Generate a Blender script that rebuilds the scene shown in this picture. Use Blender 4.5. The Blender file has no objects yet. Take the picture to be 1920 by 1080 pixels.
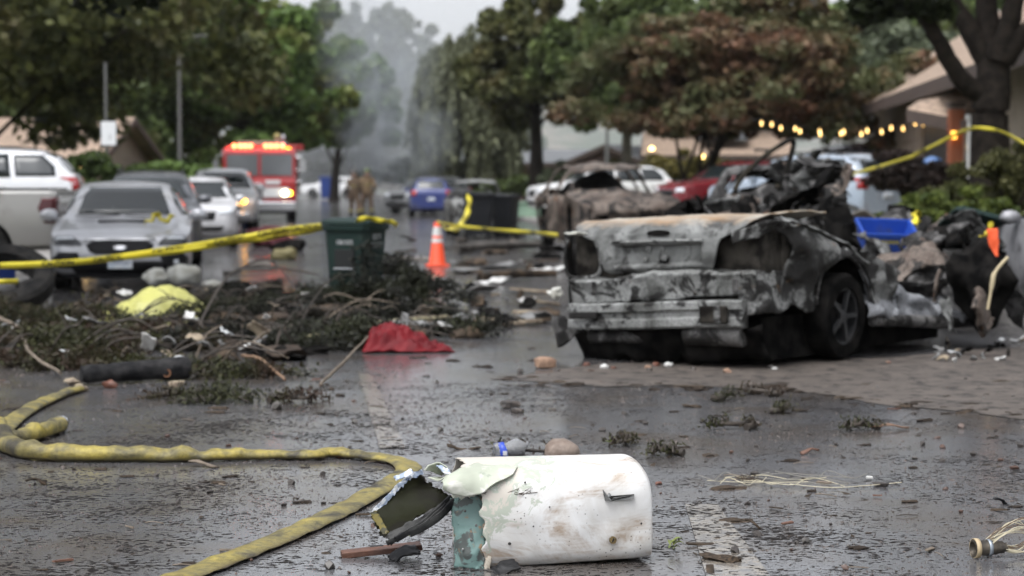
import bpy, bmesh, math, random
import numpy as np
from mathutils import Vector, Matrix, Euler, noise
from mathutils.bvhtree import BVHTree

SC = bpy.context.scene
COL = SC.collection
R = math.radians
random.seed(7)
NP = np.random.default_rng(7)

# ------------------------------------------------------------------ camera
FPX, HCAM, HORIZ = 3733.0, 1.38, 341.0          # focal length in photo pixels, eye height, horizon row
PITCH = math.atan((540 - HORIZ) / FPX)
cam = bpy.data.cameras.new('camera')
cam.sensor_width = 36.0
cam.lens = 70.0
cam.clip_start = 0.1
cam.clip_end = 6000
cam.dof.use_dof = True
cam.dof.focus_distance = 7.6
cam.dof.aperture_fstop = 2.9
cam_o = bpy.data.objects.new('camera', cam)
COL.objects.link(cam_o)
cam_o.location = (0, 0, HCAM)
cam_o.rotation_euler = (math.pi / 2 - PITCH, 0, 0)
SC.camera = cam_o

# ------------------------------------------------------------------ overcast sky and soft sun
SUN_EL, SUN_AZ = R(66), R(215)                   # azimuth measured clockwise from +Y: high, behind the camera to the left
world = bpy.data.worlds.new('World')
SC.world = world
world.use_nodes = True
wn, wl = world.node_tree.nodes, world.node_tree.links
wn.clear()
sky = wn.new('ShaderNodeTexSky')
sky.sky_type = 'NISHITA'
sky.sun_disc = False
sky.sun_elevation = SUN_EL
sky.sun_rotation = SUN_AZ
sky.air_density = 1.0
sky.dust_density = 4.0
sky.ozone_density = 1.0
bw = wn.new('ShaderNodeRGBToBW')
tint = wn.new('ShaderNodeMix'); tint.data_type = 'RGBA'; tint.blend_type = 'MULTIPLY'
tint.inputs['Factor'].default_value = 1.0
tint.inputs['B'].default_value = (0.97, 0.985, 1.03, 1)
mixs = wn.new('ShaderNodeMix'); mixs.data_type = 'RGBA'
mixs.inputs['Factor'].default_value = 0.92
bg = wn.new('ShaderNodeBackground')
bg.inputs['Strength'].default_value = 0.15
wo = wn.new('ShaderNodeOutputWorld')
wl.new(sky.outputs['Color'], bw.inputs['Color'])
wl.new(bw.outputs['Val'], tint.inputs['A'])
wl.new(sky.outputs['Color'], mixs.inputs['A'])
wl.new(tint.outputs['Result'], mixs.inputs['B'])
wl.new(mixs.outputs['Result'], bg.inputs['Color'])
wl.new(bg.outputs['Background'], wo.inputs['Surface'])

sun = bpy.data.lights.new('sun', 'SUN')
sun.energy = 0.6
sun.angle = R(35)
sun.color = (1.0, 0.98, 0.95)
sun_o = bpy.data.objects.new('sun', sun)
COL.objects.link(sun_o)
_sd = Vector((math.sin(SUN_AZ) * math.cos(SUN_EL), math.cos(SUN_AZ) * math.cos(SUN_EL), math.sin(SUN_EL)))
sun_o.rotation_euler = (-_sd).to_track_quat('-Z', 'Y').to_euler()
sun_o.location = _sd * 50

SC.view_settings.view_transform = 'Standard'
SC.view_settings.look = 'None'
SC.view_settings.gamma = 1.0
SC.view_settings.exposure = 1.25
SC.view_settings.use_curve_mapping = False
SC.render.engine = 'CYCLES'
SC.cycles.use_denoising = True
SC.cycles.use_adaptive_sampling = True
SC.cycles.adaptive_threshold = 0.015
SC.cycles.max_bounces = 6
SC.cycles.diffuse_bounces = 3
SC.cycles.glossy_bounces = 3
SC.cycles.transmission_bounces = 4
SC.cycles.volume_bounces = 1
SC.cycles.volume_step_rate = 2.0
SC.cycles.caustics_reflective = False
SC.cycles.caustics_refractive = False
SC.cycles.sample_clamp_indirect = 6


# ------------------------------------------------------------------ from a photo row to a place on the ground
def ray(px, py):
    x, y, z = px - 960.0, FPX, 540.0 - py
    c, s = math.cos(PITCH), math.sin(PITCH)
    return Vector((x, y * c + z * s, z * c - y * s))


def at(px, py, z=0.0):
    d = ray(px, py)
    t = (z - HCAM) / d.z
    return Vector((d.x * t, d.y * t, z))


def pos(px, py, Y):
    d = ray(px, py)
    t = Y / d.y
    return Vector((d.x * t, Y, HCAM + d.z * t))


# ------------------------------------------------------------------ materials
MATS = {}


def nodes_of(name):
    m = bpy.data.materials.new(name)
    m.use_nodes = True
    nt = m.node_tree
    return m, nt.nodes, nt.links, nt.nodes['Principled BSDF']


def ramp_node(n, stops, interp='LINEAR'):
    r = n.new('ShaderNodeValToRGB')
    cr = r.color_ramp
    cr.interpolation = interp
    while len(cr.elements) < len(stops):
        cr.elements.new(0.5)
    for e, (p, c) in zip(cr.elements, stops):
        e.position = p
        e.color = (c[0], c[1], c[2], 1) if not isinstance(c, (int, float)) else (c, c, c, 1)
    return r


def noise_node(n, l, scale, detail=5, rough=.55, coord='Object', stretch=None, dist=0):
    tc = n.new('ShaderNodeTexCoord')
    t = n.new('ShaderNodeTexNoise')
    t.inputs['Scale'].default_value = scale
    t.inputs['Detail'].default_value = detail
    t.inputs['Roughness'].default_value = rough
    t.inputs['Distortion'].default_value = dist
    if coord == 'World':
        g = n.new('ShaderNodeNewGeometry')
        src = g.outputs['Position']
    else:
        src = tc.outputs[coord]
    if stretch:
        mp = n.new('ShaderNodeMapping')
        mp.inputs['Scale'].default_value = stretch
        l.new(src, mp.inputs['Vector'])
        src = mp.outputs['Vector']
    l.new(src, t.inputs['Vector'])
    return t


def mixc(n, l, fac, a, b, blend='MIX'):
    m = n.new('ShaderNodeMix')
    m.data_type = 'RGBA'
    m.blend_type = blend
    for key, v in (('Factor', fac), ('A', a), ('B', b)):
        if isinstance(v, (int, float)) and key == 'Factor':
            m.inputs[key].default_value = v
        elif isinstance(v, tuple):
            m.inputs[key].default_value = (v[0], v[1], v[2], 1)
        else:
            l.new(v, m.inputs[key])
    return m.outputs['Result']


def bump_node(n, l, b, height, strength, dist=.01):
    bn = n.new('ShaderNodeBump')
    bn.inputs['Strength'].default_value = strength
    bn.inputs['Distance'].default_value = dist
    l.new(height, bn.inputs['Height'])
    l.new(bn.outputs['Normal'], b.inputs['Normal'])
    return bn


def mat(name, col, rough=.6, metal=0., col2=None, scale=6., lo=.4, hi=.62, bump=0., bscale=60., spec=.5, coat=0.,
        emit=None, estr=0., dirt=None, dscale=3., dlo=.55, dhi=.75, coord='Object'):
    if name in MATS:
        return MATS[name]
    m, n, l, b = nodes_of(name)
    b.inputs['Base Color'].default_value = (*col, 1)
    b.inputs['Roughness'].default_value = rough
    b.inputs['Metallic'].default_value = metal
    b.inputs['Specular IOR Level'].default_value = spec
    b.inputs['Coat Weight'].default_value = coat
    out = None
    if col2:
        t = noise_node(n, l, scale, coord=coord)
        r = ramp_node(n, [(lo, col), (hi, col2)])
        l.new(t.outputs['Fac'], r.inputs['Fac'])
        out = r.outputs['Color']
    if dirt:
        t = noise_node(n, l, dscale, 8, .65, coord=coord)
        r = ramp_node(n, [(dlo, 0.), (dhi, 1.)])
        l.new(t.outputs['Fac'], r.inputs['Fac'])
        out = mixc(n, l, r.outputs['Color'], out if out else tuple(col), tuple(dirt))
        rr = n.new('ShaderNodeMapRange')
        rr.inputs['To Min'].default_value = rough
        rr.inputs['To Max'].default_value = max(rough, .75)
        l.new(r.outputs['Color'], rr.inputs['Value'])
        l.new(rr.outputs['Result'], b.inputs['Roughness'])
    if out:
        l.new(out, b.inputs['Base Color'])
    if bump:
        t = noise_node(n, l, bscale, 6, coord=coord)
        bump_node(n, l, b, t.outputs['Fac'], bump)
    if emit:
        b.inputs['Emission Color'].default_value = (*emit, 1)
        b.inputs['Emission Strength'].default_value = estr
    MATS[name] = m
    return m


def burnt(name, ash=(.34, .345, .345), mid=(.13, .132, .135), soot=(.018, .017, .016), rust=(.26, .14, .07),
          sootlo=.5, rustlo=.62, metal=.25, scale=2.2, rough=.62):
    """fire-bleached steel: pale ash, blue-grey scale, soot and rust in patches of their own shape"""
    if name in MATS:
        return MATS[name]
    m, n, l, b = nodes_of(name)
    t1 = noise_node(n, l, scale, 8, .62, dist=.6)
    r1 = ramp_node(n, [(.36, mid), (.56, ash)])
    l.new(t1.outputs['Fac'], r1.inputs['Fac'])
    t2 = noise_node(n, l, scale * 1.7, 9, .68, dist=.8)
    r2 = ramp_node(n, [(sootlo, 0.), (sootlo + .03, .85), (sootlo + .10, 1.)])
    l.new(t2.outputs['Fac'], r2.inputs['Fac'])
    c = mixc(n, l, r2.outputs['Color'], r1.outputs['Color'], tuple(soot))
    t3 = noise_node(n, l, scale * 1.2, 8, .7, stretch=(1, 1, 1.6), dist=.4)
    r3 = ramp_node(n, [(rustlo, 0.), (rustlo + .1, 1.)])
    l.new(t3.outputs['Fac'], r3.inputs['Fac'])
    c = mixc(n, l, r3.outputs['Color'], c, tuple(rust))
    t4 = noise_node(n, l, 70, 4)
    r4 = ramp_node(n, [(.3, .45), (.7, 1.2)])
    l.new(t4.outputs['Fac'], r4.inputs['Fac'])
    c = mixc(n, l, 1.0, c, r4.outputs['Color'], 'MULTIPLY')
    l.new(c, b.inputs['Base Color'])
    b.inputs['Metallic'].default_value = metal
    b.inputs['Roughness'].default_value = rough
    b.inputs['Specular IOR Level'].default_value = .22
    t5 = noise_node(n, l, 24, 8, .6)
    bump_node(n, l, b, t5.outputs['Fac'], .35, .012)
    MATS[name] = m
    return m


def leafmat(name, dark, light, tint=None, tscale=.5, tlo=.5, thi=.68):
    if name in MATS:
        return MATS[name]
    m, n, l, b = nodes_of(name)
    g = n.new('ShaderNodeNewGeometry')
    r = ramp_node(n, [(0., dark), (.75, light), (1., tuple(min(1, x * 1.5) for x in light))])
    l.new(g.outputs['Random Per Island'], r.inputs['Fac'])
    c = r.outputs['Color']
    if tint:
        t = noise_node(n, l, tscale, 4, coord='World')
        r2 = ramp_node(n, [(tlo, 0.), (thi, 1.)])
        l.new(t.outputs['Fac'], r2.inputs['Fac'])
        c = mixc(n, l, r2.outputs['Color'], c, tuple(tint))
    l.new(c, b.inputs['Base Color'])
    b.inputs['Roughness'].default_value = .6
    b.inputs['Specular IOR Level'].default_value = .3
    tr = n.new('ShaderNodeBsdfTranslucent')
    l.new(c, tr.inputs['Color'])
    mx = n.new('ShaderNodeMixShader')
    mx.inputs['Fac'].default_value = .25
    out = n['Material Output']
    l.new(b.outputs['BSDF'], mx.inputs[1])
    l.new(tr.outputs['BSDF'], mx.inputs[2])
    l.new(mx.outputs['Shader'], out.inputs['Surface'])
    MATS[name] = m
    return m


# ------------------------------------------------------------------ mesh building
class MB:
    def __init__(self):
        self.v = []
        self.f = []

    def add(self, v, f):
        o = len(self.v)
        self.v += [tuple(p) for p in v]
        self.f += [tuple(i + o for i in q) for q in f]
        return self

    def box(self, c, s, rot=(0, 0, 0), taper=1.0):
        e = Euler(rot).to_matrix()
        vs = []
        for dz in (-.5, .5):
            k = taper if dz > 0 else 1.0
            for dx, dy in ((-.5, -.5), (.5, -.5), (.5, .5), (-.5, .5)):
                vs.append(Vector(c) + e @ Vector((dx * s[0] * k, dy * s[1] * k, dz * s[2])))
        return self.add(vs, [(3, 2, 1, 0), (4, 5, 6, 7), (0, 1, 5, 4), (1, 2, 6, 5), (2, 3, 7, 6), (3, 0, 4, 7)])

    def loft(self, rings, closed=True, cap=True):
        n = len(rings[0])
        vs = [p for r in rings for p in r]
        fs = []
        for i in range(len(rings) - 1):
            for j in range(n if closed else n - 1):
                k = (j + 1) % n
                fs.append((i * n + j, i * n + k, (i + 1) * n + k, (i + 1) * n + j))
        if cap and closed:
            fs.append(tuple(range(n - 1, -1, -1)))
            fs.append(tuple((len(rings) - 1) * n + j for j in range(n)))
        return self.add(vs, fs)

    def tube(self, pts, r, n=8, cap=True, flat=1.0):
        pts = [Vector(p) for p in pts]
        rings = []
        rr = r if isinstance(r, (list, tuple)) else [r] * len(pts)
        up = Vector((0, 0, 1))
        for i, p in enumerate(pts):
            d = (pts[min(i + 1, len(pts) - 1)] - pts[max(i - 1, 0)])
            d = d.normalized() if d.length > 1e-9 else Vector((0, 1, 0))
            a = d.cross(up)
            if a.length < .05:
                a = d.cross(Vector((0, 1, 0)))
            a.normalize()
            b = a.cross(d).normalized()
            rings.append([p + a * math.cos(t) * rr[i] + b * math.sin(t) * rr[i] * flat
                          for t in (2 * math.pi * k / n for k in range(n))])
        return self.loft(rings, True, cap)

    def lathe(self, prof, c=(0, 0, 0), n=24, axis='Z', cap=True):
        rings = []
        for r, h in prof:
            ring = []
            for k in range(n):
                t = 2 * math.pi * k / n
                a, b = r * math.cos(t), r * math.sin(t)
                p = {'Z': (a, b, h), 'X': (h, a, b), 'Y': (b, h, a)}[axis]
                ring.append(Vector(c) + Vector(p))
            rings.append(ring)
        return self.loft(rings, True, cap)

    def grid(self, fn, nu, nv, skip=None):
        vs = [fn(i / nu, j / nv) for j in range(nv + 1) for i in range(nu + 1)]
        fs = []
        for j in range(nv):
            for i in range(nu):
                if skip and skip((i + .5) / nu, (j + .5) / nv):
                    continue
                a = j * (nu + 1) + i
                fs.append((a, a + 1, a + nu + 2, a + nu + 1))
        return self.add(vs, fs)

    def prism(self, outline, depth, fn):
        """outline of (a, b) pairs; fn(a, b, d) -> point for d in (0, depth)"""
        n = len(outline)
        vs = [fn(a, b, 0) for a, b in outline] + [fn(a, b, depth) for a, b in outline]
        fs = [tuple(range(n - 1, -1, -1)), tuple(range(n, 2 * n))]
        fs += [(i, (i + 1) % n, n + (i + 1) % n, n + i) for i in range(n)]
        return self.add(vs, fs)

    def rock(self, c, s, sub=2, rough=.25, seed=0, flat=1.0):
        bm = bmesh.new()
        bmesh.ops.create_icosphere(bm, subdivisions=sub, radius=1)
        o = Vector((seed * 3.7, seed * 1.3, seed * 7.1))
        vs = []
        for v in bm.verts:
            p = v.co.copy()
            k = 1 + rough * noise.noise(p * 1.3 + o) * 1.6 + rough * .5 * noise.noise(p * 3.1 + o)
            p *= k
            p = Vector((p.x * s[0], p.y * s[1], p.z * s[2] * flat))
            vs.append(Vector(c) + p)
        fs = [tuple(x.index for x in f.verts) for f in bm.faces]
        bm.free()
        return self.add(vs, fs)

    def crumple(self, amp, freq, seed=0, octaves=2):
        o = Vector((seed * 5.3, seed * 2.9, seed * 1.7))
        out = []
        for p in self.v:
            p = Vector(p)
            d = noise.noise_vector(p * freq + o) * amp
            if octaves > 1:
                d += noise.noise_vector(p * freq * 2.7 + o * 2) * amp * .4
            out.append(tuple(p + d))
        self.v = out
        return self

    def fold(self, amp, freq, seed=0):
        """sharp creases, as in buckled sheet metal"""
        o = Vector((seed * 4.1, seed * 2.3, seed * 3.7))
        out = []
        for p in self.v:
            p = Vector(p)
            d = noise.noise_vector(p * .8 + o)
            d = d.normalized() if d.length > 1e-6 else Vector((0, 0, 1))
            k = abs(noise.noise(p * freq + o)) * 1.6 + .5 * abs(noise.noise(p * freq * 2.3 + o))
            out.append(tuple(p + d * (k - .45) * amp))
        self.v = out
        return self

    def xform(self, M):
        self.v = [tuple(M @ Vector(p)) for p in self.v]
        return self

    def build(self, name, m, parent=None, smooth=None, bevel=0, solid=0, loc=None, rot=None, sub=0, seg=2):
        me = bpy.data.meshes.new(name)
        me.from_pydata(self.v, [], self.f)
        me.update()
        if smooth is not None:
            me.polygons.foreach_set('use_smooth', [True] * len(me.polygons))
            if smooth < 180:
                me.set_sharp_from_angle(angle=R(smooth))
        if m is not None:
            me.materials.append(m)
        o = bpy.data.objects.new(name, me)
        COL.objects.link(o)
        if parent is not None:
            o.parent = parent
        if loc is not None:
            o.location = loc
        if rot is not None:
            o.rotation_euler = rot
        if solid:
            md = o.modifiers.new('thickness', 'SOLIDIFY')
            md.thickness = solid
            md.offset = 0
        if bevel:
            md = o.modifiers.new('bevel', 'BEVEL')
            md.width = bevel
            md.segments = seg
            md.limit_method = 'ANGLE'
            md.angle_limit = R(40)
        if sub:
            md = o.modifiers.new('sub', 'SUBSURF')
            md.levels = md.render_levels = sub
        return o


def tag(o, label, cat, group=None, kind=None):
    o['label'] = label
    o['category'] = cat
    if group:
        o['group'] = group
    if kind:
        o['kind'] = kind
    return o


def struct(o, label=None, cat=None):
    o['kind'] = 'structure'
    if label:
        o['label'] = label
    if cat:
        o['category'] = cat
    return o


def thing(name, label, cat, loc=(0, 0, 0), rz=0., group=None, scale=None):
    o = bpy.data.objects.new(name, None)
    COL.objects.link(o)
    o.location = loc
    o.rotation_euler = (0, 0, rz)
    if scale:
        o.scale = (scale,) * 3 if isinstance(scale, (int, float)) else scale
    return tag(o, label, cat, group)


def copy_tree(o, parent=None):
    c = o.copy()
    COL.objects.link(c)
    c.parent = parent
    for ch in o.children:
        copy_tree(ch, c)
    return c


def text_mesh(s, size, name, m, parent, loc, rot, align='CENTER', ext=.001, sx=1.0, bold=0.):
    cu = bpy.data.curves.new(name, 'FONT')
    cu.body = s
    cu.size = size
    cu.align_x = align
    cu.align_y = 'CENTER'
    cu.extrude = ext
    cu.offset = bold * size
    cu.resolution_u = 2
    to = bpy.data.objects.new('tmp', cu)
    me = bpy.data.meshes.new_from_object(to)
    bpy.data.objects.remove(to)
    bpy.data.curves.remove(cu)
    me.materials.clear()
    me.materials.append(m)
    o = bpy.data.objects.new(name, me)
    COL.objects.link(o)
    o.parent = parent
    o.location = loc
    o.rotation_euler = rot
    o.scale = (sx, 1, 1)
    return o


def catmull(pts, n=6):
    pts = [Vector(p) for p in pts]
    out = []
    for i in range(len(pts) - 1):
        p0, p1, p2, p3 = pts[max(i - 1, 0)], pts[i], pts[i + 1], pts[min(i + 2, len(pts) - 1)]
        for k in range(n):
            t = k / n
            out.append(.5 * ((2 * p1) + (p2 - p0) * t + (2 * p0 - 5 * p1 + 4 * p2 - p3) * t * t
                             + (3 * p1 - p0 - 3 * p2 + p3) * t ** 3))
    out.append(pts[-1])
    return out


def quadmesh(name, verts, m, parent=None):
    """mesh of loose quads from an (n, 4, 3) array"""
    n = len(verts)
    me = bpy.data.meshes.new(name)
    me.vertices.add(n * 4)
    me.vertices.foreach_set('co', np.asarray(verts, dtype=np.float32).ravel())
    me.loops.add(n * 4)
    me.loops.foreach_set('vertex_index', np.arange(n * 4, dtype=np.int32))
    me.polygons.add(n)
    me.polygons.foreach_set('loop_start', np.arange(0, n * 4, 4, dtype=np.int32))
    me.polygons.foreach_set('loop_total', np.full(n, 4, dtype=np.int32))
    me.update(calc_edges=True)
    me.materials.append(m)
    o = bpy.data.objects.new(name, me)
    COL.objects.link(o)
    if parent is not None:
        o.parent = parent
    return o


def leaf_quads(p, size, rng, elong=1.7, droop=0.):
    """leaf-shaped quads (a bent diamond) at points p"""
    n = len(p)
    a = rng.normal(size=(n, 3))
    if droop:
        a[:, 2] = -abs(a[:, 2]) - droop
    a /= np.linalg.norm(a, axis=1)[:, None]
    b = np.cross(a, rng.normal(size=(n, 3)))
    b /= np.linalg.norm(b, axis=1)[:, None] + 1e-9
    s = size * rng.uniform(.6, 1.35, n)[:, None]
    L = a * s * elong * .5
    W = b * s * .5
    return np.stack([p - L, p + W, p + L, p - W], axis=1)


def clump_points(n, c, r, rng, nclump=70, spread=.2, hollow=.5, lump=.28, flatb=-.75):
    """points of a lumpy crown: clumps spread through an ellipsoid's outer shell"""
    d = rng.normal(size=(nclump, 3))
    d /= np.linalg.norm(d, axis=1)[:, None]
    d[:, 2] = np.where(d[:, 2] < flatb, flatb * rng.uniform(.3, 1, nclump), d[:, 2])
    rad = rng.uniform(hollow ** 3, 1, nclump) ** (1 / 3) * (1 + lump * rng.normal(size=nclump))
    cl = d * np.clip(rad, .15, 1.35)[:, None]
    w = rng.uniform(.4, 1.6, nclump)
    idx = rng.choice(nclump, n, p=w / w.sum())
    off = rng.normal(size=(n, 3))
    off /= (np.linalg.norm(off, axis=1)[:, None] + 1e-9)
    off *= (rng.uniform(0, 1, n) ** .45)[:, None] * (spread * w[idx] ** .4)[:, None]
    off[:, 2] *= .8
    return (cl[idx] + off) * np.array(r) + np.array(c), cl * np.array(r) + np.array(c)
# ================================================================== the ground
SLOPE = -.087                                     # the street runs a little to the left of the view


def street(lat, Y, z=0.):
    return Vector((lat + SLOPE * Y, Y, z))


def sstep(a, b, x):
    t = max(0., min(1., (x - a) / (b - a)))
    return t * t * (3 - 2 * t)


def terrain(lat):
    if lat > 6.5:
        return .13 + .5 * sstep(7.5, 13, lat) + .6 * sstep(13, 30, lat)
    if lat < -4.1:
        return .13 + .25 * sstep(-5.5, -10, lat) + .6 * sstep(-10, -26, lat)
    return 0.


def road_mat(name='wet_asphalt', line=None):
    m, n, l, b = nodes_of(name)
    big = noise_node(n, l, .45, 5, .6, 'World', stretch=(1, .8, 1), dist=.5)
    med = noise_node(n, l, 3.2, 6, .62, 'World', dist=.4)
    fine = noise_node(n, l, 52, 4, .6, 'World', stretch=(.75, 1, 1))
    grit = noise_node(n, l, 170, 3, .6, 'World')

    def madd(a, k, c):
        q = n.new('ShaderNodeMath')
        q.operation = 'MULTIPLY_ADD'
        l.new(a, q.inputs[0])
        q.inputs[1].default_value = k
        if isinstance(c, float):
            q.inputs[2].default_value = c
        else:
            l.new(c, q.inputs[2])
        return q.outputs[0]

    def mrange(v, a, b_, c, d):
        q = n.new('ShaderNodeMapRange')
        for k, x in zip(('From Min', 'From Max', 'To Min', 'To Max'), (a, b_, c, d)):
            q.inputs[k].default_value = x
        l.new(v, q.inputs['Value'])
        return q.outputs['Result']
    # dark crumbs and stones that stand out of the water film, thicker in some places than in others
    spots = noise_node(n, l, 34, 6, .68, 'World', stretch=(.8, 1, 1), dist=.3)
    s = madd(med.outputs['Fac'], .45, madd(big.outputs['Fac'], .55, spots.outputs['Fac']))
    s = madd(fine.outputs['Fac'], .22, s)
    dry = mrange(s, 1.165, 1.195, 0., 1.)
    base = ramp_node(n, [(.3, (.075, .075, .079)), (.62, (.115, .115, .12)), (.8, (.165, .165, .17))])
    l.new(grit.outputs['Fac'], base.inputs['Fac'])
    mudn = noise_node(n, l, 1.1, 7, .66, 'World', dist=.7)
    mudr = ramp_node(n, [(.44, 0.), (.64, .8)])
    l.new(mudn.outputs['Fac'], mudr.inputs['Fac'])
    c = mixc(n, l, mudr.outputs['Color'], base.outputs['Color'], (.070, .055, .042))
    if line:
        wn_ = noise_node(n, l, 14, 8, .7, 'World')
        wr_ = ramp_node(n, [(.36, 0.), (.58, 1.)])
        l.new(wn_.outputs['Fac'], wr_.inputs['Fac'])
        c = mixc(n, l, wr_.outputs['Color'], c, line)
    c = mixc(n, l, dry, c, (.012, .010, .009))
    l.new(c, b.inputs['Base Color'])
    l.new(mrange(dry, 0, 1, .11, .7), b.inputs['Roughness'])
    l.new(mrange(dry, 0, 1, 1., .08), b.inputs['Specular IOR Level'])
    b.inputs['IOR'].default_value = 1.5
    h = madd(grit.outputs['Fac'], .30, madd(dry, .8, fine.outputs['Fac']))
    bn = bump_node(n, l, b, h, .14, .010)
    l.new(mrange(dry, 0, 1, .10, .6), bn.inputs['Strength'])
    return m


ROAD = road_mat()
Ys = [-8, 0, 4, 8, 12, 16, 20, 26, 34, 46, 60, 80, 110, 150, 200, 240]


def strip(name, la, lb, m, z=None, y0=-8, y1=240, nl=6, ny=40):
    mb = MB()
    ys = [y0 + (y1 - y0) * (k / ny) ** 1.7 for k in range(ny + 1)]

    def fn(u, v):
        lat = la + (lb - la) * u
        Y = ys[min(ny, round(v * ny))]
        return street(lat, Y, terrain(lat) if z is None else z)
    mb.grid(fn, nl, ny)
    return struct(mb.build(name, m, smooth=180))


g = MB()
g.add([(-2500, -200, -.35), (2500, -200, -.35), (2500, 4000, -.35), (-2500, 4000, -.35)], [(0, 1, 2, 3)])
struct(g.build('ground', mat('dry_earth', (.09, .085, .05), .95, col2=(.05, .06, .03), scale=.05)))
strip('road', -4.0, 6.5, ROAD, 0.)
GRASS = mat('lawn_grass', (.055, .075, .025), .9, col2=(.10, .11, .035), scale=.7, bump=.8, bscale=14, coord='Object')
CONC = mat('concrete', (.30, .285, .265), .55, col2=(.22, .21, .2), scale=1.5, bump=.2, bscale=30, dirt=(.1, .085, .07), dscale=.8)
strip('lawn_right', 8.2, 60, GRASS, nl=24)
strip('lawn_left', -5.6, -60, GRASS, nl=24)
strip('pavement_right', 6.65, 8.2, CONC)
strip('pavement_left', -4.15, -5.6, CONC)
for nm, la, lb in (('kerb_right', 6.5, 6.66), ('kerb_left', -4.16, -4.0)):
    mb = MB()
    ys = [-8 + 248 * (k / 40) ** 1.7 for k in range(41)]
    mb.loft([[street(la, y, -.05), street(lb, y, -.05), street(lb, y, .135), street(la, y, .135)] for y in ys])
    struct(mb.build(nm, CONC, bevel=.02))


def sheet(name, outline, z, m, seed=0, amp=.12, n=8):
    """irregular flat sheet lying on the road"""
    pts = catmull(list(outline) + [outline[0]], n)[:-1]
    out = []
    for p in pts:
        d = noise.noise_vector(Vector((p.x * 1.9, p.y * .8, seed))) * amp + noise.noise_vector(Vector((p.x * 7, p.y * 3, seed))) * amp * .5
        out.append((p.x + d.x, p.y + d.y * 1.6, z))
    mb = MB()
    cx = sum(p[0] for p in out) / len(out)
    cy = sum(p[1] for p in out) / len(out)
    k = len(out)
    mb.add(out + [(cx, cy, z)], [(i, (i + 1) % k, k) for i in range(k)])
    return struct(mb.build(name, m))


def drive(name, la, lb, ya, yb):
    mb = MB()
    mb.grid(lambda u, v: street(la + (lb - la) * u, ya + (yb - ya) * v, terrain(la + (lb - la) * u) + .012), 10, 2)
    struct(mb.build(name, CONC))


drive('driveway_left', -4.2, -18, 26.5, 33)
drive('driveway_right', 6.7, 22, 56, 64)
drive('driveway_upper', 6.7, 22, 40, 48)

# dried mud and darker tar patch, worn paint lines
MUD = mat('dried_mud', (.10, .083, .07), .6, col2=(.068, .057, .048), scale=3.2, bump=.5, bscale=50, dirt=(.018, .015, .013), dscale=7, dlo=.5, dhi=.62)
sheet('dried_mud', [at(930, 712), at(1060, 690), at(1150, 683), at(1420, 676), at(1700, 668), at(1960, 650), at(2100, 690),
                    at(1990, 778), at(1800, 770), at(1640, 752), at(1480, 735), at(1300, 724), at(1100, 722)], .004, MUD, 3, .13, 14)


PAINT = road_mat('worn_paint', (.24, .21, .17))
for q in ([(1285, 945), (1345, 945), (1460, 1100), (1330, 1100)], [(672, 700), (694, 700), (760, 838), (712, 840)]):
    mb = MB()
    mb.add([at(x, y, .005) for x, y in q], [(3, 2, 1, 0)])
    struct(mb.build('road_marking', PAINT))

# ================================================================== far hills
mb = MB()


def hillfn(u, v):
    x = -900 + 1800 * u
    y = 750 + 600 * v
    h = (150 + 40 * math.sin(u * 7 + 1)) * sstep(0, .8, v) * (1 + .35 * noise.noise(Vector((x * .004, y * .004, 1))))
    return Vector((x, y, -5 + h * .62))


mb.grid(hillfn, 60, 16)
struct(mb.build('hills', mat('hill_scrub', (.15, .13, .10), .95, col2=(.05, .065, .035), scale=.035, lo=.45, hi=.55), smooth=180))

# ================================================================== trees
BARK = mat('bark', (.030, .024, .019), .9, spec=.15, col2=(.015, .012, .010), scale=8, bump=.9, bscale=22)
BARKL = mat('bark_pale', (.16, .14, .12), .9, col2=(.08, .07, .06), scale=8, bump=.6, bscale=22)
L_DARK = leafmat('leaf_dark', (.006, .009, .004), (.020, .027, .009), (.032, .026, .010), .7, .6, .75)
L_GREEN = leafmat('leaf_green', (0.045, 0.081, 0.021), (0.136, 0.209, 0.054), (0.164, 0.164, 0.045), .35)
L_MID = leafmat('leaf_mid', (0.051, 0.077, 0.029), (0.127, 0.173, 0.055), (0.155, 0.137, 0.055), .35)
L_OLIVE = leafmat('leaf_olive', (.034, .042, .014), (.098, .105, .034), (.098, .078, .030), .5, .5, .75)
L_BRIGHT = leafmat('leaf_bright', (.035, .052, .016), (.105, .140, .042), (.075, .085, .032), .4)
L_RED = leafmat('leaf_red', (0.061, 0.037, 0.022), (0.165, 0.086, 0.051), (0.094, 0.105, 0.044), .6, .40, .60)
L_WILLOW = leafmat('leaf_willow', (.085, .095, .055), (.185, .195, .115))
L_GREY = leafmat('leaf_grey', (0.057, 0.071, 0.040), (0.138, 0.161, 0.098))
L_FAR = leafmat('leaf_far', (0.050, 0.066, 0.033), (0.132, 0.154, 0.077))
L_GOLD = leafmat('leaf_gold', (.05, .045, .012), (.15, .125, .03))
L_SHRUB = leafmat('leaf_shrub', (.035, .055, .012), (.12, .15, .03), (.10, .035, .025), 1.2, .62, .75)
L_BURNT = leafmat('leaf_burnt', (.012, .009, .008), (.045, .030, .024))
L_CHAR = leafmat('leaf_char', (.006, .006, .005), (.020, .021, .014), (.03, .034, .013), 1.3, .5, .66)


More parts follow.
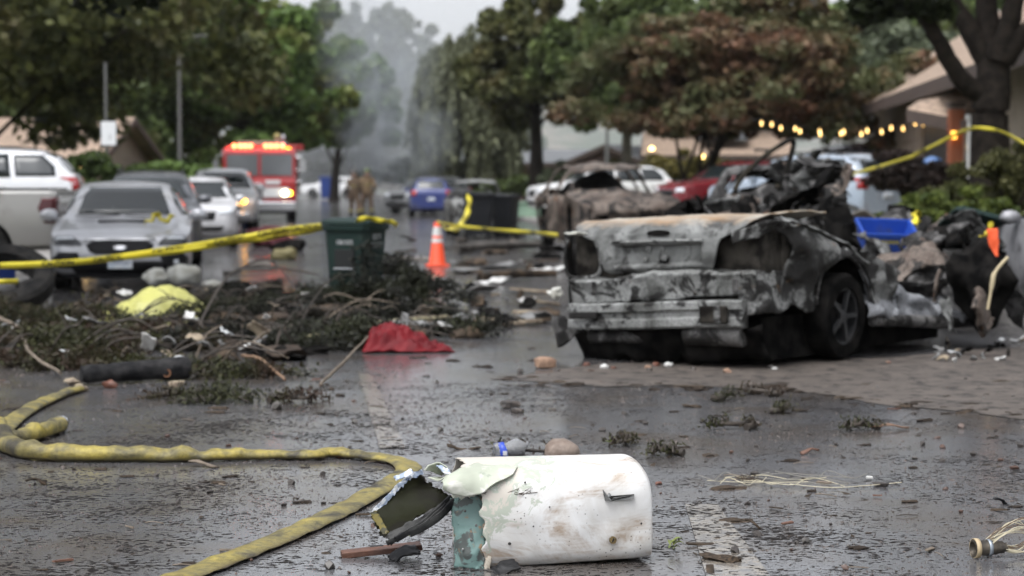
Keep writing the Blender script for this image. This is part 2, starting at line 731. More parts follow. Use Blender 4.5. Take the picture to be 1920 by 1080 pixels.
def tree(label, base, h_trunk, r_trunk, crown_c, crown_r, lm, n=16000, leaf=.2, nclump=90, name='broadleaf_tree', bark=None,
         limbs=7, seed=1, spread=.2, hollow=.5, group=None, lump=.28, lean=(0, 0), droop=0., flatb=-.75):
    rng = np.random.default_rng(seed)
    rnd = random.Random(seed)
    t = thing(name, label, 'tree', base, 0, group)
    B = Vector(base)
    cc = Vector(crown_c) - B
    pts, cl = clump_points(n, cc, crown_r, rng, nclump, spread, hollow, lump, flatb)
    quadmesh('crown', leaf_quads(pts, leaf, rng, 1.6, droop), lm, t)
    mb = MB()
    top = Vector((cc.x * .55 + lean[0], cc.y * .55 + lean[1], h_trunk))
    path = catmull([(0, 0, -.3), (top.x * .25, top.y * .25, h_trunk * .4), top, cc * .85 + Vector((0, 0, crown_r[2] * .3))], 5)
    rr = [r_trunk * (1.25 if k == 0 else 1) * (1 - .75 * k / (len(path) - 1)) for k in range(len(path))]
    mb.tube(path, rr, 9)
    for k in range(limbs):
        c = Vector(cl[rnd.randrange(len(cl))])
        s = path[rnd.randrange(5, len(path) - 2)]
        mid = s.lerp(c, .5) + Vector((rnd.uniform(-.3, .3), rnd.uniform(-.3, .3), rnd.uniform(0, .4)))
        lp = catmull([s, mid, c], 4)
        mb.tube(lp, [r_trunk * .24 * (1 - .8 * q / (len(lp) - 1)) for q in range(len(lp))], 6)
    mb.build('trunk', bark or BARK, t, smooth=60)
    return t


# near tree whose dark foliage hangs into the upper left
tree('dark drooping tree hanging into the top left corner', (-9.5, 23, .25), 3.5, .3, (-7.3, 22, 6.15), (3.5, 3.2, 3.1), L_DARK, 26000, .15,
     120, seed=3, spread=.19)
tree('olive tree with brown tinge behind the white car on the left', (-14.5, 52, .5), 3., .3, (-12.6, 50, 5.4), (5.4, 4, 3.9), L_OLIVE, 26000, .2, 120, seed=4)
tree('tall green tree left of the street behind the fire engine', (-12.8, 92, .4), 4., .4, (-11.9, 90, 5.9), (4.6, 4.4, 3.8), L_GREEN, 34000, .3, 120, seed=5, spread=.22, group=None)
tree('broad green tree to the left of the street lamp', (-19, 84, .6), 4., .4, (-17.6, 82, 7.6), (4.8, 4.6, 6.6), L_MID, 30000, .3, 110, seed=6, bark=BARKL)
tree('dark tall tree far left above the brown roof', (-27, 88, .7), 5., .5, (-25.5, 86, 8.5), (6.5, 5, 7.5), L_MID, 26000, .32, 110, seed=7)
tree('dense dark tree directly behind the fire engine', (-15.5, 118, .4), 4., .4, (-15.5, 116, 7.2), (5., 4, 3.4), L_MID, 22000, .32, 100, seed=8)
tree('dark green tree at the left end of the smoke', (-12.5, 140, .3), 4., .4, (-11.6, 138, 7.6), (3.4, 3.4, 3.7), L_GREEN, 18000, .34, 80, seed=9)
# far trees seen through the smoke
tree('hazy tall round tree above the smoke', (-15, 246, .3), 8, .4, (-14, 244, 18.6), (2.9, 3, 4.6), L_FAR, 9000, .45, 50, seed=10, name='far_tree')
tree('hazy twin topped tree right of the tall round one', (-9.7, 252, .3), 7, .4, (-9.7, 252, 16.4), (4., 3, 4.4), L_FAR, 10000, .45, 46, seed=11, name='far_tree', lump=.4)
tree('pale green tree in the far middle of the street end', (-7.4, 205, .3), 5, .5, (-7.4, 205, 7.6), (5.6, 4, 6.4), L_GREY, 20000, .4, 90, seed=12, name='far_tree')
tree('hazy tree behind the left edge of the smoke', (-19, 212, .3), 5, .5, (-18.2, 210, 9.8), (4.6, 4, 8.2), L_FAR, 18000, .4, 80, seed=13, name='far_tree')
tree('low dark tree at the far end of the street', (-14.5, 190, .3), 3, .4, (-13.2, 190, 5.5), (6.5, 3.5, 4.6), L_GREY, 18000, .4, 80, seed=14, name='far_tree')
tree('round green tree at the far right of the street end', (-2.2, 186, .3), 4, .4, (-2., 186, 7.), (4.8, 4, 6.), L_GREEN, 18000, .4, 80, seed=15, name='far_tree')
tree('pale hazy tree left of the smoke top', (-23.5, 262, .3), 7, .4, (-23.2, 260, 14.), (4.5, 3.4, 6.), L_FAR, 9000, .45, 50, seed=24, name='far_tree')
tree('pale hazy tree right of the smoke top', (-4.6, 268, .3), 7, .4, (-4.4, 266, 14.), (3.6, 3.4, 6.5), L_FAR, 9000, .45, 50, seed=25, name='far_tree')
tree('grey green tree filling the street end beside the fire engine', (-15.6, 196, .3), 6, .4, (-15.2, 196, 12.), (3.8, 3.4, 6.4), L_GREY, 10000, .42, 60, seed=26, name='far_tree')
tree('rounded hazy tree between the smoke and the willow', (-3.4, 214, .3), 6, .4, (-3.2, 214, 12.), (4.0, 3.4, 5.4), L_GREY, 11000, .42, 60, seed=27, name='far_tree')
# right of the street
tree('tall olive brown tree beside the willow', (1.05, 84, .4), 3.6, .42, (1.0, 83, 6.1), (2.6, 2.6, 3.0), L_OLIVE, 26000, .26, 100, seed=16, spread=.22)
tree('bright green tall tree behind the red leaved tree', (4.6, 80, .4), 4., .3, (4.5, 78, 6.0), (2.8, 2.7, 2.9), L_BRIGHT, 26000, .26, 90, seed=17, bark=BARKL, spread=.2)
tree('second bright green tree further right', (9.6, 92, .4), 4., .3, (9.2, 90, 6.7), (4.2, 3.4, 2.8), L_BRIGHT, 20000, .3, 80, seed=18)
tree('wide tree with dull red autumn leaves', (4.4, 56, .45), 1.5, .26, (6.6, 56, 4.1), (3.7, 2.8, 2.0), L_RED, 52000, .15, 190, seed=19, spread=.22, lump=.24, flatb=-.7, hollow=.3, limbs=5)
tree('grey green tree behind the roof on the right', (15.8, 92, .8), 4., .4, (15.4, 90, 6.6), (3.9, 3.6, 3.0), L_GREY, 22000, .3, 90, seed=20)
tree('tall tree closing the gap right of the red tree', (22, 104, .8), 5., .4, (21, 102, 9.), (5., 4, 5.), L_MID, 18000, .34, 80, seed=21)


def willow():
    rng = np.random.default_rng(33)
    b = Vector((-2.0, 96, .3))
    t = thing('willow_tree', 'pale weeping willow left of the olive brown tree', 'tree', b)
    mb = MB()
    mb.tube(catmull([(0, 0, -.3), (.2, 0, 2), (0, 0, 4), (.1, 0, 6.4)], 5), [.36 - .018 * k for k in range(16)], 9)
    P = []
    for k in range(190):
        a = rng.uniform(0, 2 * math.pi)
        rad = 2.5 * math.sqrt(rng.uniform(.02, 1))
        z0 = 7.9 - 1.9 * (rad / 2.5) ** 2 + rng.normal() * .3
        zl = rng.uniform(.8, 3.8)
        m = int(100 + 40 * (z0 - zl))
        s = rng.uniform(0, 1, m)
        sway = rng.normal() * .25
        x = math.cos(a) * (rad + .5 * s ** .7) + sway * s
        y = math.sin(a) * (rad + .5 * s ** .7)
        P.append(np.stack([x + rng.normal(size=m) * .07, y + rng.normal(size=m) * .07, z0 + (zl - z0) * s], axis=1))
        if k % 9 == 0:
            mb.tube(catmull([(0, 0, 4.5), (math.cos(a) * rad * .6, math.sin(a) * rad * .6, z0 - .1), (math.cos(a) * rad, math.sin(a) * rad, z0 - .4)], 4),
                    [.12 - .012 * q for q in range(9)], 5)
    quadmesh('crown', leaf_quads(np.concatenate(P), .14, rng, 2.6, 1.2), L_WILLOW, t)
    mb.build('trunk', BARK, t, smooth=60)


willow()


def near_right_tree():
    """the forked dark trunk in front of the house"""
    b = pos(1862, 341, 30)
    b.z = terrain(b.x - SLOPE * 30) - .1
    t = thing('forked_tree', 'big dark forked tree trunk in front of the right house', 'tree', b)
    mb = MB()

    def pp(px, py, dy=0.):
        return pos(px, py, 30 + dy) - b
    mb.tube(catmull([(0, 0, -.3), pp(1858, 330), pp(1856, 240), pp(1860, 170), pp(1862, 100, .1), pp(1850, 20, .3), pp(1842, -120, .5), pp(1850, -330, .8)], 6),
            [.46, .40, .36, .335, .325, .32, .315, .31, .305, .30, .30, .30, .295, .29, .285, .28, .28, .275] + [.27 - .008 * k for k in range(25)], 12)
    mb.tube(catmull([pp(1842, 175), pp(1805, 150, -.2), pp(1768, 92, -.4), pp(1738, 42, -.5), pp(1700, -20, -.7), pp(1640, -140, -1)], 6),
            [.17 - .0035 * k for k in range(31)], 9)
    mb.tube(catmull([pp(1852, 110, .1), pp(1815, 50, .2), pp(1780, -10, .4), pp(1740, -150, .6)], 6), [.2 - .006 * k for k in range(19)], 9)
    mb.tube(catmull([pp(1872, 110, -.1), pp(1893, 40, -.2), pp(1908, -20, -.3), pp(1960, -200, -.5)], 6), [.2 - .006 * k for k in range(19)], 9)
    mb.tube(catmull([pp(1880, 110, -.1), pp(1940, 40, -.4), pp(2010, -50, -.6)], 6), [.18 - .007 * k for k in range(13)], 9)
    mb.crumple(.03, 2.5, 3)
    mb.build('trunk', BARK, t, smooth=60)
    rng = np.random.default_rng(40)
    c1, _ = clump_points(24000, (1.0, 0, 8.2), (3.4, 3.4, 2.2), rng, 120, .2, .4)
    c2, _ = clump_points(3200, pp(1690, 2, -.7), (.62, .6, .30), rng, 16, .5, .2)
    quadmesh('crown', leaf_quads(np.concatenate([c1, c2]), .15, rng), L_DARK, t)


near_right_tree()


def shrub(label, c, r, lm, n=4000, leaf=.07, seed=1, name='garden_shrub', nclump=40, spread=.28, up=0., group=None):
    rng = np.random.default_rng(seed)
    base = Vector((c[0], c[1], c[2] - r[2] * .8))
    t = thing(name, label, 'shrub', base, 0, group)
    pts, cl = clump_points(n, (0, 0, r[2] * .8), r, rng, nclump, spread, .4)
    pts[:, 2] = np.maximum(pts[:, 2], .0)
    quadmesh('foliage', leaf_quads(pts, leaf, rng, 1.8, -up if up else 0), lm, t)
    mb = MB()
    for k in range(7):
        q = Vector(cl[k % len(cl)])
        mb.tube([(0, 0, -.1), q * .5 + Vector((0, 0, .05)), q], [.03, .02, .008], 5)
    mb.build('stems', BARK, t)
    return t


def shrub_px(label, px, py, Y, rx, rz, lm, **k):
    p = pos(px, py, Y)
    return shrub(label, p, (rx, k.pop('ry', rx * .8), rz), lm, **k)


shrub_px('light green clipped hedge beyond the black bins', 985, 352, 92, 1.6, .6, L_BRIGHT, n=5000, leaf=.12, seed=51)
shrub_px('bush dotted with white flowers beside the hedge', 1058, 335, 82, .9, .55, L_GREY, n=3000, leaf=.1, seed=52)
shrub_px('brown topped bush left of the white van', 1130, 322, 84, 1.0, .5, L_OLIVE, n=2500, leaf=.1, seed=53)
shrub_px('golden green shrub behind the burnt pickup', 1255, 325, 72, 1.0, .62, L_GOLD, n=4500, leaf=.09, seed=54)
shrub_px('orange tinged shrub left of the red car', 1312, 322, 74, .9, .6, L_GOLD, n=3500, leaf=.09, seed=55)
shrub_px('charred black shrub in front of the brick pillar', 1695, 335, 36, .80, .46, L_BURNT, n=7000, leaf=.06, seed=56, ry=.7)
shrub_px('second charred shrub nearer the tree trunk', 1765, 352, 34.5, .42, .34, L_BURNT, n=3500, leaf=.055, seed=57)
shrub_px('low bright green shrub behind the toppled bin', 1745, 403, 27.5, .55, .26, L_SHRUB, n=5200, leaf=.055, seed=58)
shrub_px('green shrub with reddish leaves at the right edge', 1850, 412, 26.5, .50, .30, L_SHRUB, n=5200, leaf=.055, seed=59)
shrub_px('tall olive shrub beside the tree trunk', 1893, 345, 28, .55, .55, leafmat('leaf_sage', (.03, .032, .012), (.10, .098, .035)), n=8000, leaf=.05, seed=60, ry=.5)
shrub_px('brown dry shrub under the forked tree', 1800, 375, 29.5, .5, .3, L_OLIVE, n=4000, leaf=.055, seed=61)
shrub_px('green bush behind the silver pickup', 168, 345, 42, 1.05, .52, leafmat('leaf_rose', (.025, .04, .012), (.075, .11, .03)), n=6500, leaf=.08, seed=62)
shrub_px('small bush on the lawn left of the pickup', 118, 372, 38, .5, .35, L_GREEN, n=2500, leaf=.07, seed=63)
shrub_px('low green planting under the left trees', 300, 338, 70, 2.4, .55, L_GREEN, n=6000, leaf=.14, seed=64)
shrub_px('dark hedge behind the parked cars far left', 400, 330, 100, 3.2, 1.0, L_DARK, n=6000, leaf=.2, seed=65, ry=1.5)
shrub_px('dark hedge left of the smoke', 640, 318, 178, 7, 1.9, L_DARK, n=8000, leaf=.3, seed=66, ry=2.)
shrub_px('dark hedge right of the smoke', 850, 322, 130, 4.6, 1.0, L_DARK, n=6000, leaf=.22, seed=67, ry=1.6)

# ================================================================== houses


def shingle_mat():
    m, n, l, b = nodes_of('shingles')
    tc = n.new('ShaderNodeTexCoord')
    br = n.new('ShaderNodeTexBrick')
    mp = n.new('ShaderNodeMapping')
    mp.inputs['Scale'].default_value = (1, 1, 1)
    l.new(tc.outputs['UV'], mp.inputs['Vector'])
    l.new(mp.outputs['Vector'], br.inputs['Vector'])
    br.inputs['Color1'].default_value = (.36, .265, .195, 1)
    br.inputs['Color2'].default_value = (.28, .205, .15, 1)
    br.inputs['Mortar'].default_value = (.07, .05, .04, 1)
    br.inputs['Scale'].default_value = 1
    br.inputs['Mortar Size'].default_value = .012
    br.inputs['Brick Width'].default_value = .42
    br.inputs['Row Height'].default_value = .16
    l.new(br.outputs['Color'], b.inputs['Base Color'])
    b.inputs['Roughness'].default_value = .85
    bn = bump_node(n, l, b, br.outputs['Fac'], .6, .02)
    bn.invert = True
    return m


SHINGLE = shingle_mat()
STUCCO = mat('stucco_tan', (.30, .25, .20), .9, col2=(.26, .215, .17), scale=2, bump=.2, bscale=60)
WHITE_TRIM = mat('white_trim', (.72, .72, .70), .6, col2=(.62, .62, .6), scale=3)
FASCIA = mat('brown_fascia', (.075, .052, .042), .6, col2=(.06, .042, .035), scale=5)
DARKWIN = mat('dark_glass', (.012, .014, .016), .08, spec=.6)
DOORDARK = mat('dark_door', (.02, .018, .018), .5)
BRICK_COL = mat('brick_red', (.34, .105, .045), .85, col2=(.26, .08, .035), scale=12, bump=.3, bscale=60)
MORTAR = mat('mortar', (.22, .2, .18), .9)
GREYROOF = mat('grey_roof', (.14, .145, .15), .8, col2=(.11, .115, .12), scale=4)
PINKWALL = mat('mauve_wall', (.20, .135, .125), .9, col2=(.17, .115, .105), scale=2)
LAMPGLOW = mat('lamp_glow', (.9, .6, .2), .5, emit=(1, .62, .2), estr=4)
BULB = mat('string_bulb', (.9, .7, .35), .5, emit=(1., .58, .18), estr=2.2)


def slab(name, corners, th, m, parent, uv=True, flip=False):
    """roof slab: corners given eave-left, eave-right, ridge-right, ridge-left; thickness below"""
    c = [Vector(p) for p in corners]
    nrm = (c[1] - c[0]).cross(c[3] - c[0]).normalized()
    if nrm.z < 0:
        nrm = -nrm
    lo = [p - nrm * th for p in c]
    me = bpy.data.meshes.new(name)
    me.from_pydata([tuple(p) for p in c + lo], [], [(0, 1, 2, 3), (7, 6, 5, 4), (0, 4, 5, 1), (1, 5, 6, 2), (2, 6, 7, 3), (3, 7, 4, 0)])
    if uv:
        lay = me.uv_layers.new(name='UVMap')
        ax = (c[1] - c[0]).normalized()
        ay = (c[3] - c[0]) - ax * (c[3] - c[0]).dot(ax)
        ay.normalize()
        for lp in me.loops:
            p = Vector(me.vertices[lp.vertex_index].co) - c[0]
            lay.data[lp.index].uv = (p.dot(ax), p.dot(ay))
    me.materials.append(m)
    o = bpy.data.objects.new(name, me)
    COL.objects.link(o)
    o.parent = parent
    return o


def right_house():
    # the eave runs along the street from far (left in the picture) to near (right)
    E0, E1 = pos(1572, 216, 70), Vector((8.45, 28., 3.55))
    E0.z = 3.55
    t = thing('street_house', 'tan house with shingle roof and porch behind the forked tree', 'house', (0, 0, 0))
    d = (E1 - E0); d.z = 0
    L = d.length
    d.normalize()
    nrm = Vector((-d.y, d.x, 0))                     # away from the street (to the right)
    if nrm.x < 0:
        nrm = -nrm

    def H(s, o, z):                                  # s metres along the facade from the far end, o metres inwards
        return E0 + d * s + nrm * o + Vector((0, 0, z - E0.z))
    EZ = 3.5
    # roof plane rising away from the street
    slab('roof', [H(-.5, -.6, EZ), H(L, -.6, EZ), H(L, 6.5, EZ + 4.4), H(-.5, 6.5, EZ + 4.4)], .16, SHINGLE, t)
    slab('roof', [H(L, 13.5, EZ), H(-.5, 13.5, EZ), H(-.5, 6.5, EZ + 3.3), H(L, 6.5, EZ + 3.3)], .16, SHINGLE, t)
    a = math.atan2(d.y, d.x)
    mb = MB()
    mb.box((0, 0, 0), (L + .5, .06, .30))
    mb.build('fascia', FASCIA, t, loc=H((L - .5) / 2, -.64, EZ - .14), rot=(0, 0, a))

    def wall(name, s0, s1, o, z0, z1, m, th=.18, par=None):
        mb = MB()
        mb.box((0, 0, 0), (abs(s1 - s0), th, z1 - z0))
        return mb.build(name, m, par or t, loc=H((s0 + s1) / 2, o, (z0 + z1) / 2), rot=(0, 0, a), bevel=.008)
    wall('facade_wall', -.1, L, .35, 0, EZ + .02, STUCCO)
    wall('end_wall', -.1, .1, 6.5, 0, EZ - .1, STUCCO, 12.2)
    mb = MB()
    mb.prism([(.3, EZ - .15), (12.8, EZ - .15), (6.5, EZ + 4.2)], .15, lambda p, z, e: H(e - .1, p, z))
    mb.build('gable_end', STUCCO, t)
    gx = wall('garage_door', 11.5, 20.5, .22, .6, 3.0, mat('garage_tan', (.25, .20, .16), .7), .06)
    for q in range(4):
        for w in range(6):
            mb = MB()
            mb.box((0, 0, 0), (1.35, .03, .50))
            mb.build('panel', mat('garage_tan', (.25, .20, .16), .7), gx, loc=(-3.72 + w * 1.49, -.045, -.88 + q * .585), bevel=.01)
    for s0, s1 in ((.3, 3.4), (5.4, 9.)):
        wall('white_panel', s0, s1, .16, .2, 3.42, WHITE_TRIM, .2)
    wall('window', 3.9, 5.1, .22, 1.6, 2.8, DARKWIN, .06)
    wall('entry_recess', 21.2, 25.4, .2, .6, 3.1, DOORDARK, .1)
    wall('window', 27.5, 31, .22, 1.6, 2.8, DARKWIN, .06)
    # lower porch roof that steps towards the viewer
    P0, P1, P2, P3 = pos(1700, 205, 41), pos(1990, 259, 38), pos(1990, 96, 41.5), pos(1722, 188, 44)
    slab('porch_roof', [P0, P1, P2, P3], .14, SHINGLE, t)
    mb = MB()
    mb.loft([[q + Vector((0, -.05, -.26)), q + Vector((0, .03, -.26)), q + Vector((0, .03, -.02)), q + Vector((0, -.05, -.02))] for q in (P0, P1)])
    mb.build('porch_fascia', FASCIA, t)
    c = H((9. + L) / 2, 8.6, 8.)
    mb = MB()
    mb.box((0, 0, 0), (L - 9., 4.6, 5.))
    mb.build('upper_storey', STUCCO, t, loc=c, rot=(0, 0, a))
    wall('corner_board', 8.9, 9.2, 6.22, 5.6, 10.4, WHITE_TRIM, .08)
    wall('window', 12, 14, 6.26, 7.4, 8.9, DARKWIN, .06)
    slab('upper_roof', [H(8.4, 5.4, 10.4), H(L, 5.4, 10.4), H(L, 8.8, 11.9), H(8.4, 8.8, 11.9)], .15, SHINGLE, t)
    return t, H, a


HOUSE, HH, HA = right_house()


def brick_pillar():
    p = pos(1791, 300, 40)
    t = thing('brick_pillar', 'orange brick porch pillar with glowing wall lamp', 'pillar', (p.x, p.y, .55))
    t.scale = (1.2, 1.2, 1.05)
    w = .20
    mb = MB()
    mb.box((0, 0, 1.1), (w - .012, w - .012, 2.2))
    mb.build('mortar_core', MORTAR, t)
    b = MB()
    b.box((0, 0, 0), (.115, .095, .062))
    proto = None
    for row in range(30):
        z = .035 + row * .0725
        for sx, sy, rz in ((-.052, -.055, 0), (.062, -.055, 0), (.052, .055, 0), (-.062, .055, 0)):
            k = 1 if row % 2 else -1
            if proto is None:
                o = proto = b.build('brick', BRICK_COL, t)
            else:
                o = proto.copy()
                COL.objects.link(o)
                o.parent = t
            o.location = (sx + .004 * k, sy, z)
    mb = MB()
    mb.box((0, 0, 2.26), (.27, .27, .1))
    mb.build('cap', FASCIA, t, bevel=.01)
    lm = thing('wall_lamp', 'amber wall lamp on the brick pillar', 'lamp', (p.x - .08, p.y - .20, pos(1783, 253, 39.8).z))
    mb = MB()
    mb.box((0, 0, 0), (.1, .1, .15), taper=.8)
    mb.build('shade', mat('amber_glass', (.8, .4, .08), .4, emit=(1, .42, .06), estr=2.2), lm, bevel=.01)
    mb = MB()
    mb.box((0, .07, 0), (.03, .08, .03))
    mb.box((0, 0, .09), (.12, .12, .02))
    mb.build('bracket', DOORDARK, lm)
    q = pos(1822, 300, 39)
    c = thing('porch_column', 'white porch column right of the brick pillar', 'column', (q.x, q.y, .4))
    mb = MB()
    mb.box((0, 0, 1.12), (.16, .16, 2.24))
    mb.build('shaft', WHITE_TRIM, c, bevel=.01)
    mb = MB()
    mb.box((0, 0, .06), (.22, .22, .12))
    mb.box((0, 0, 2.24), (.22, .22, .1))
    mb.build('base_and_cap', WHITE_TRIM, c, bevel=.01)


brick_pillar()


def simple_house(name, label, base, rz, w, dpt, hw, hr, wallm, roofm, over=.5, door=True, windows=2):
    """gabled house: ridge along local X, front (door, windows) towards -Y"""
    t = thing(name, label, 'house', base, rz)
    mb = MB()
    mb.box((0, 0, hw / 2 - .3), (w, dpt, hw + .6))
    mb.build('wall', wallm, t)
    x, y = w / 2 + over, dpt / 2 + over
    ze = hw - over * hr / (dpt / 2)
    slab('roof', [(-x, -y, ze), (x, -y, ze), (x, 0, hw + hr), (-x, 0, hw + hr)], .15, roofm, t)
    slab('roof', [(x, y, ze), (-x, y, ze), (-x, 0, hw + hr), (x, 0, hw + hr)], .15, roofm, t)
    for s in (-1, 1):
        mb = MB()
        mb.prism([(-dpt / 2, hw - .05), (dpt / 2, hw - .05), (0, hw + hr - .12)], .14, lambda a, b, e: Vector((s * (w / 2 - .16) + e * s, a, b)))
        mb.build('gable_wall', wallm, t)
        mb = MB()
        mb.prism([(-y, ze - .22), (-y, ze - .02), (0, hw + hr - .02), (y, ze - .02), (y, ze - .22), (0, hw + hr - .24)], .05, lambda a, b, e: Vector((s * (x + .003) + e * s, a, b)))
        mb.build('rake_board', FASCIA, t)
    mb = MB()
    mb.box((0, -y - .03, ze - .12), (2 * x, .05, .2))
    mb.build('fascia', FASCIA, t)
    for k in range(windows):
        cx = -w / 2 + (k + .6) * w / (windows + .4)
        mb = MB()
        mb.box((cx, -dpt / 2 - .03, hw * .55), (1.3, .08, 1.0))
        f = mb.build('window_frame', WHITE_TRIM, t, bevel=.01)
        for s in (-1, 1):
            mb = MB()
            mb.box((cx + s * .31, -dpt / 2 - .075, hw * .55), (.56, .03, .86))
            mb.build('pane', DARKWIN, f)
    if door:
        mb = MB()
        mb.box((w * .38, -dpt / 2 - .04, 1.05), (.95, .08, 2.1))
        mb.build('door', DOORDARK, t, bevel=.01)
    return t


p = pos(30, 300, 66)
simple_house('bungalow', 'brown roofed bungalow behind the cars on the left', (p.x - 5, 70, .0), R(-8), 16, 8, 1.85, 1.75, STUCCO, SHINGLE)
p = pos(1040, 300, 104)
simple_house('garage', 'mauve garage behind the willow on the right', (p.x + .6, 106, .3), R(4), 8.2, 5, 2.2, .6, PINKWALL, GREYROOF, windows=1)
p = pos(1180, 290, 88)
simple_house('garage', 'small grey roofed garage behind the burnt pickup', (p.x + .3, 92, .5), R(66), 6, 3.6, 1.85, .72, PINKWALL, GREYROOF, .35, windows=1, door=False)
p = pos(1340, 280, 84)
t = simple_house('bungalow', 'tan house with flat grey roof light behind the red car', (p.x + .5, 88, .7), R(-6), 5.4, 5, 2.0, .9, STUCCO, SHINGLE)
mb = MB()
mb.box((.3, -1.7, 2.72), (2.1, 1.5, .12), (R(20), 0, 0))
mb.build('roof_light', GREYROOF, t, bevel=.02)
p = pos(790, 195, 230)
simple_house('far_house', 'reddish house on the slope beyond the smoke', (p.x, 236, 6.2), 0, 4.2, 5, 3.6, 1.6, PINKWALL, SHINGLE, windows=1, door=False)
p = pos(735, 265, 215)
simple_house('far_house', 'small orange roofed house low in the smoke', (p.x - 1, 220, 1.2), R(10), 6, 5, 3.0, 1.6, STUCCO, SHINGLE, windows=2, door=False)
p = pos(935, 325, 98)


# string of lights along the right houses
def string_lights():
    t = thing('string_lights', 'string of warm glowing bulbs hung along the right house', 'lights', (0, 0, 0))
    P = [(1428, 233), (1447, 235), (1464, 242), (1491, 243), (1500, 248), (1537, 248), (1538, 253), (1577, 252), (1582, 249), (1615, 253), (1626, 247),
         (1653, 249), (1671, 242), (1693, 243), (1716, 233), (1731, 234)]
    proto = None
    W = []
    for i, (x, y) in enumerate(P):
        Y = 52 - (x - 1428) * .012 + (.8 if i % 2 else -.2)
        q = pos(x, y, Y)
        W.append(q + Vector((0, 0, .13)))
        if proto is None:
            mb = MB()
            mb.lathe([(.012, .085), (.02, .06), (.027, .022), (.030, 0), (.023, -.022), (.008, -.034)], n=12)
            proto = o = mb.build('bulb', BULB, t, smooth=60)
        else:
            o = proto.copy()
            COL.objects.link(o)
            o.parent = t
        o.location = q
    mb = MB()
    mb.tube([pos(1400, 225, 53.5)] + W + [pos(1760, 222, 49)], .008, 5)
    mb.build('wire', DOORDARK, t)


string_lights()
for nm, lab, px, py, Y in (('porch_lamp', 'yellow porch lamp on the grey roofed garage', 1222, 280, 86), ('porch_lamp', 'yellow lamp on the bungalow at the left', 162, 305, 62),
                           ('porch_lamp', 'orange lamp low on the left bungalow', 145, 315, 61.8), ('porch_lamp', 'dim lamp at the tan house with roof light', 1316, 294, 83)):
    q = pos(px, py, Y)
    t = thing(nm, lab, 'lamp', q)
    mb = MB()
    mb.lathe([(.02, .12), (.09, .08), (.12, 0), (.09, -.08), (.02, -.12)], n=12)
    mb.build('globe', LAMPGLOW, t, smooth=60)
    mb = MB()
    mb.box((0, .16, 0), (.04, .2, .04))
    mb.build('bracket', DOORDARK, t)


# sign post, street lamps, green utility box
def pole_sign():
    b = at(200, 0, 0) if False else pos(200, 341, 44)
    b.z = .25
    t = thing('street_sign', 'white rectangular sign on a grey pole at the left', 'sign', b)
    s = 3733 / 44
    mb = MB()
    mb.box((0, 0, 1.8), (.06, .06, 3.9))
    mb.build('pole', mat('galvanised', (.10, .10, .095), .7), t, bevel=.008)
    c = pos(203, 250, 43.9) - b
    mb = MB()
    mb.box((c.x, -.06, c.z), (.33, .012, .52))
    pl = mb.build('plate', mat('sign_white', (.72, .73, .74), .5), t, bevel=.005)
    text_mesh('2', .12, 'lettering', DOORDARK, pl, (c.x + .03, -.068, c.z - .08), (R(90), 0, 0))


pole_sign()


def street_lamp(label, px, Y, ytop, arm):
    b = pos(px, 341, Y)
    b.z = .2
    h = pos(px, ytop, Y).z - .2
    t = thing('street_lamp', label, 'street lamp', b, group=None)
    m = mat('galvanised', (.10, .10, .095), .7)
    mb = MB()
    mb.tube([(0, 0, -.2), (0, 0, h * .5), (0, 0, h)], [.09, .075, .055], 10)
    mb.build('pole', m, t, smooth=60)
    mb = MB()
    mb.tube(catmull([(0, 0, h - .05), (arm * .4, 0, h + .05), (arm, 0, h + .02)], 4), .035, 8)
    mb.build('arm', m, t, smooth=60)
    mb = MB()
    mb.box((arm + .25 * (1 if arm > 0 else -1), 0, h), (.75, .26, .11))
    mb.build('lamp_head', mat('lamp_head', (.45, .46, .46), .5), t, bevel=.03)


street_lamp('grey street lamp in front of the left trees', 338, 76, 70, 1.9)
street_lamp('slender street lamp pole behind the white van', 1138, 74, 222, -1.1)

b = at(998, 406, .14)
t = thing('utility_box', 'pale green utility box on the right lawn', 'utility box', (b.x, b.y, .13))
GREENBOX = mat('utility_green', (.23, .34, .25), .6, col2=(.19, .29, .21), scale=3)
mb = MB()
mb.box((0, 0, .24), (1.25, 1., .48))
mb.build('cabinet', GREENBOX, t, bevel=.03)
mb = MB()
mb.box((0, -.02, .51), (1.3, 1.06, .06))
mb.build('lid', GREENBOX, t, bevel=.02)
# ================================================================== vehicles
GLASS = mat('car_glass', (.012, .016, .017), .05, spec=.7, dirt=(.06, .058, .052), dscale=6, dlo=.62, dhi=.9)
RUBBER = mat('tyre_rubber', (.012, .012, .012), .8, spec=.15, col2=(.03, .028, .026), scale=8, bump=.3)
BLACKPL = mat('black_plastic', (.010, .010, .011), .45, spec=.25, dirt=(.06, .055, .05), dscale=5)
CHROME = mat('chrome', (.75, .75, .76), .18, 1.)
RIMM = mat('alloy_rim', (.16, .16, .165), .4, .8, dirt=(.05, .045, .04))
LENS = mat('lamp_lens', (.62, .65, .68), .1, spec=.8)
LENSDARK = mat('lamp_housing', (.05, .052, .056), .15)
REDLENS = mat('tail_lens', (.30, .012, .012), .15)
DARKRED = mat('tail_lens_dark', (.08, .008, .010), .2)
PLATE_W = mat('number_plate', (.62, .63, .64), .5, col2=(.5, .56, .62), scale=9)
PLATE_B = mat('plate_ink', (.035, .05, .12), .5)
HEADON = mat('headlamp_on', (1, .9, .7), .4, emit=(1., .82, .5), estr=9)
AMBERON = mat('amber_on', (1, .5, .05), .4, emit=(1., .42, .03), estr=8)
REDON = mat('red_on', (.9, .05, .02), .4, emit=(1., .05, .03), estr=4)


def paint(name, c, dirt=(.13, .12, .105), rough=.28, metal=.0, dlo=.52, dhi=.8):
    return mat(name, c, rough, metal, coat=.5, dirt=dirt, dscale=2.2, dlo=dlo, dhi=dhi)


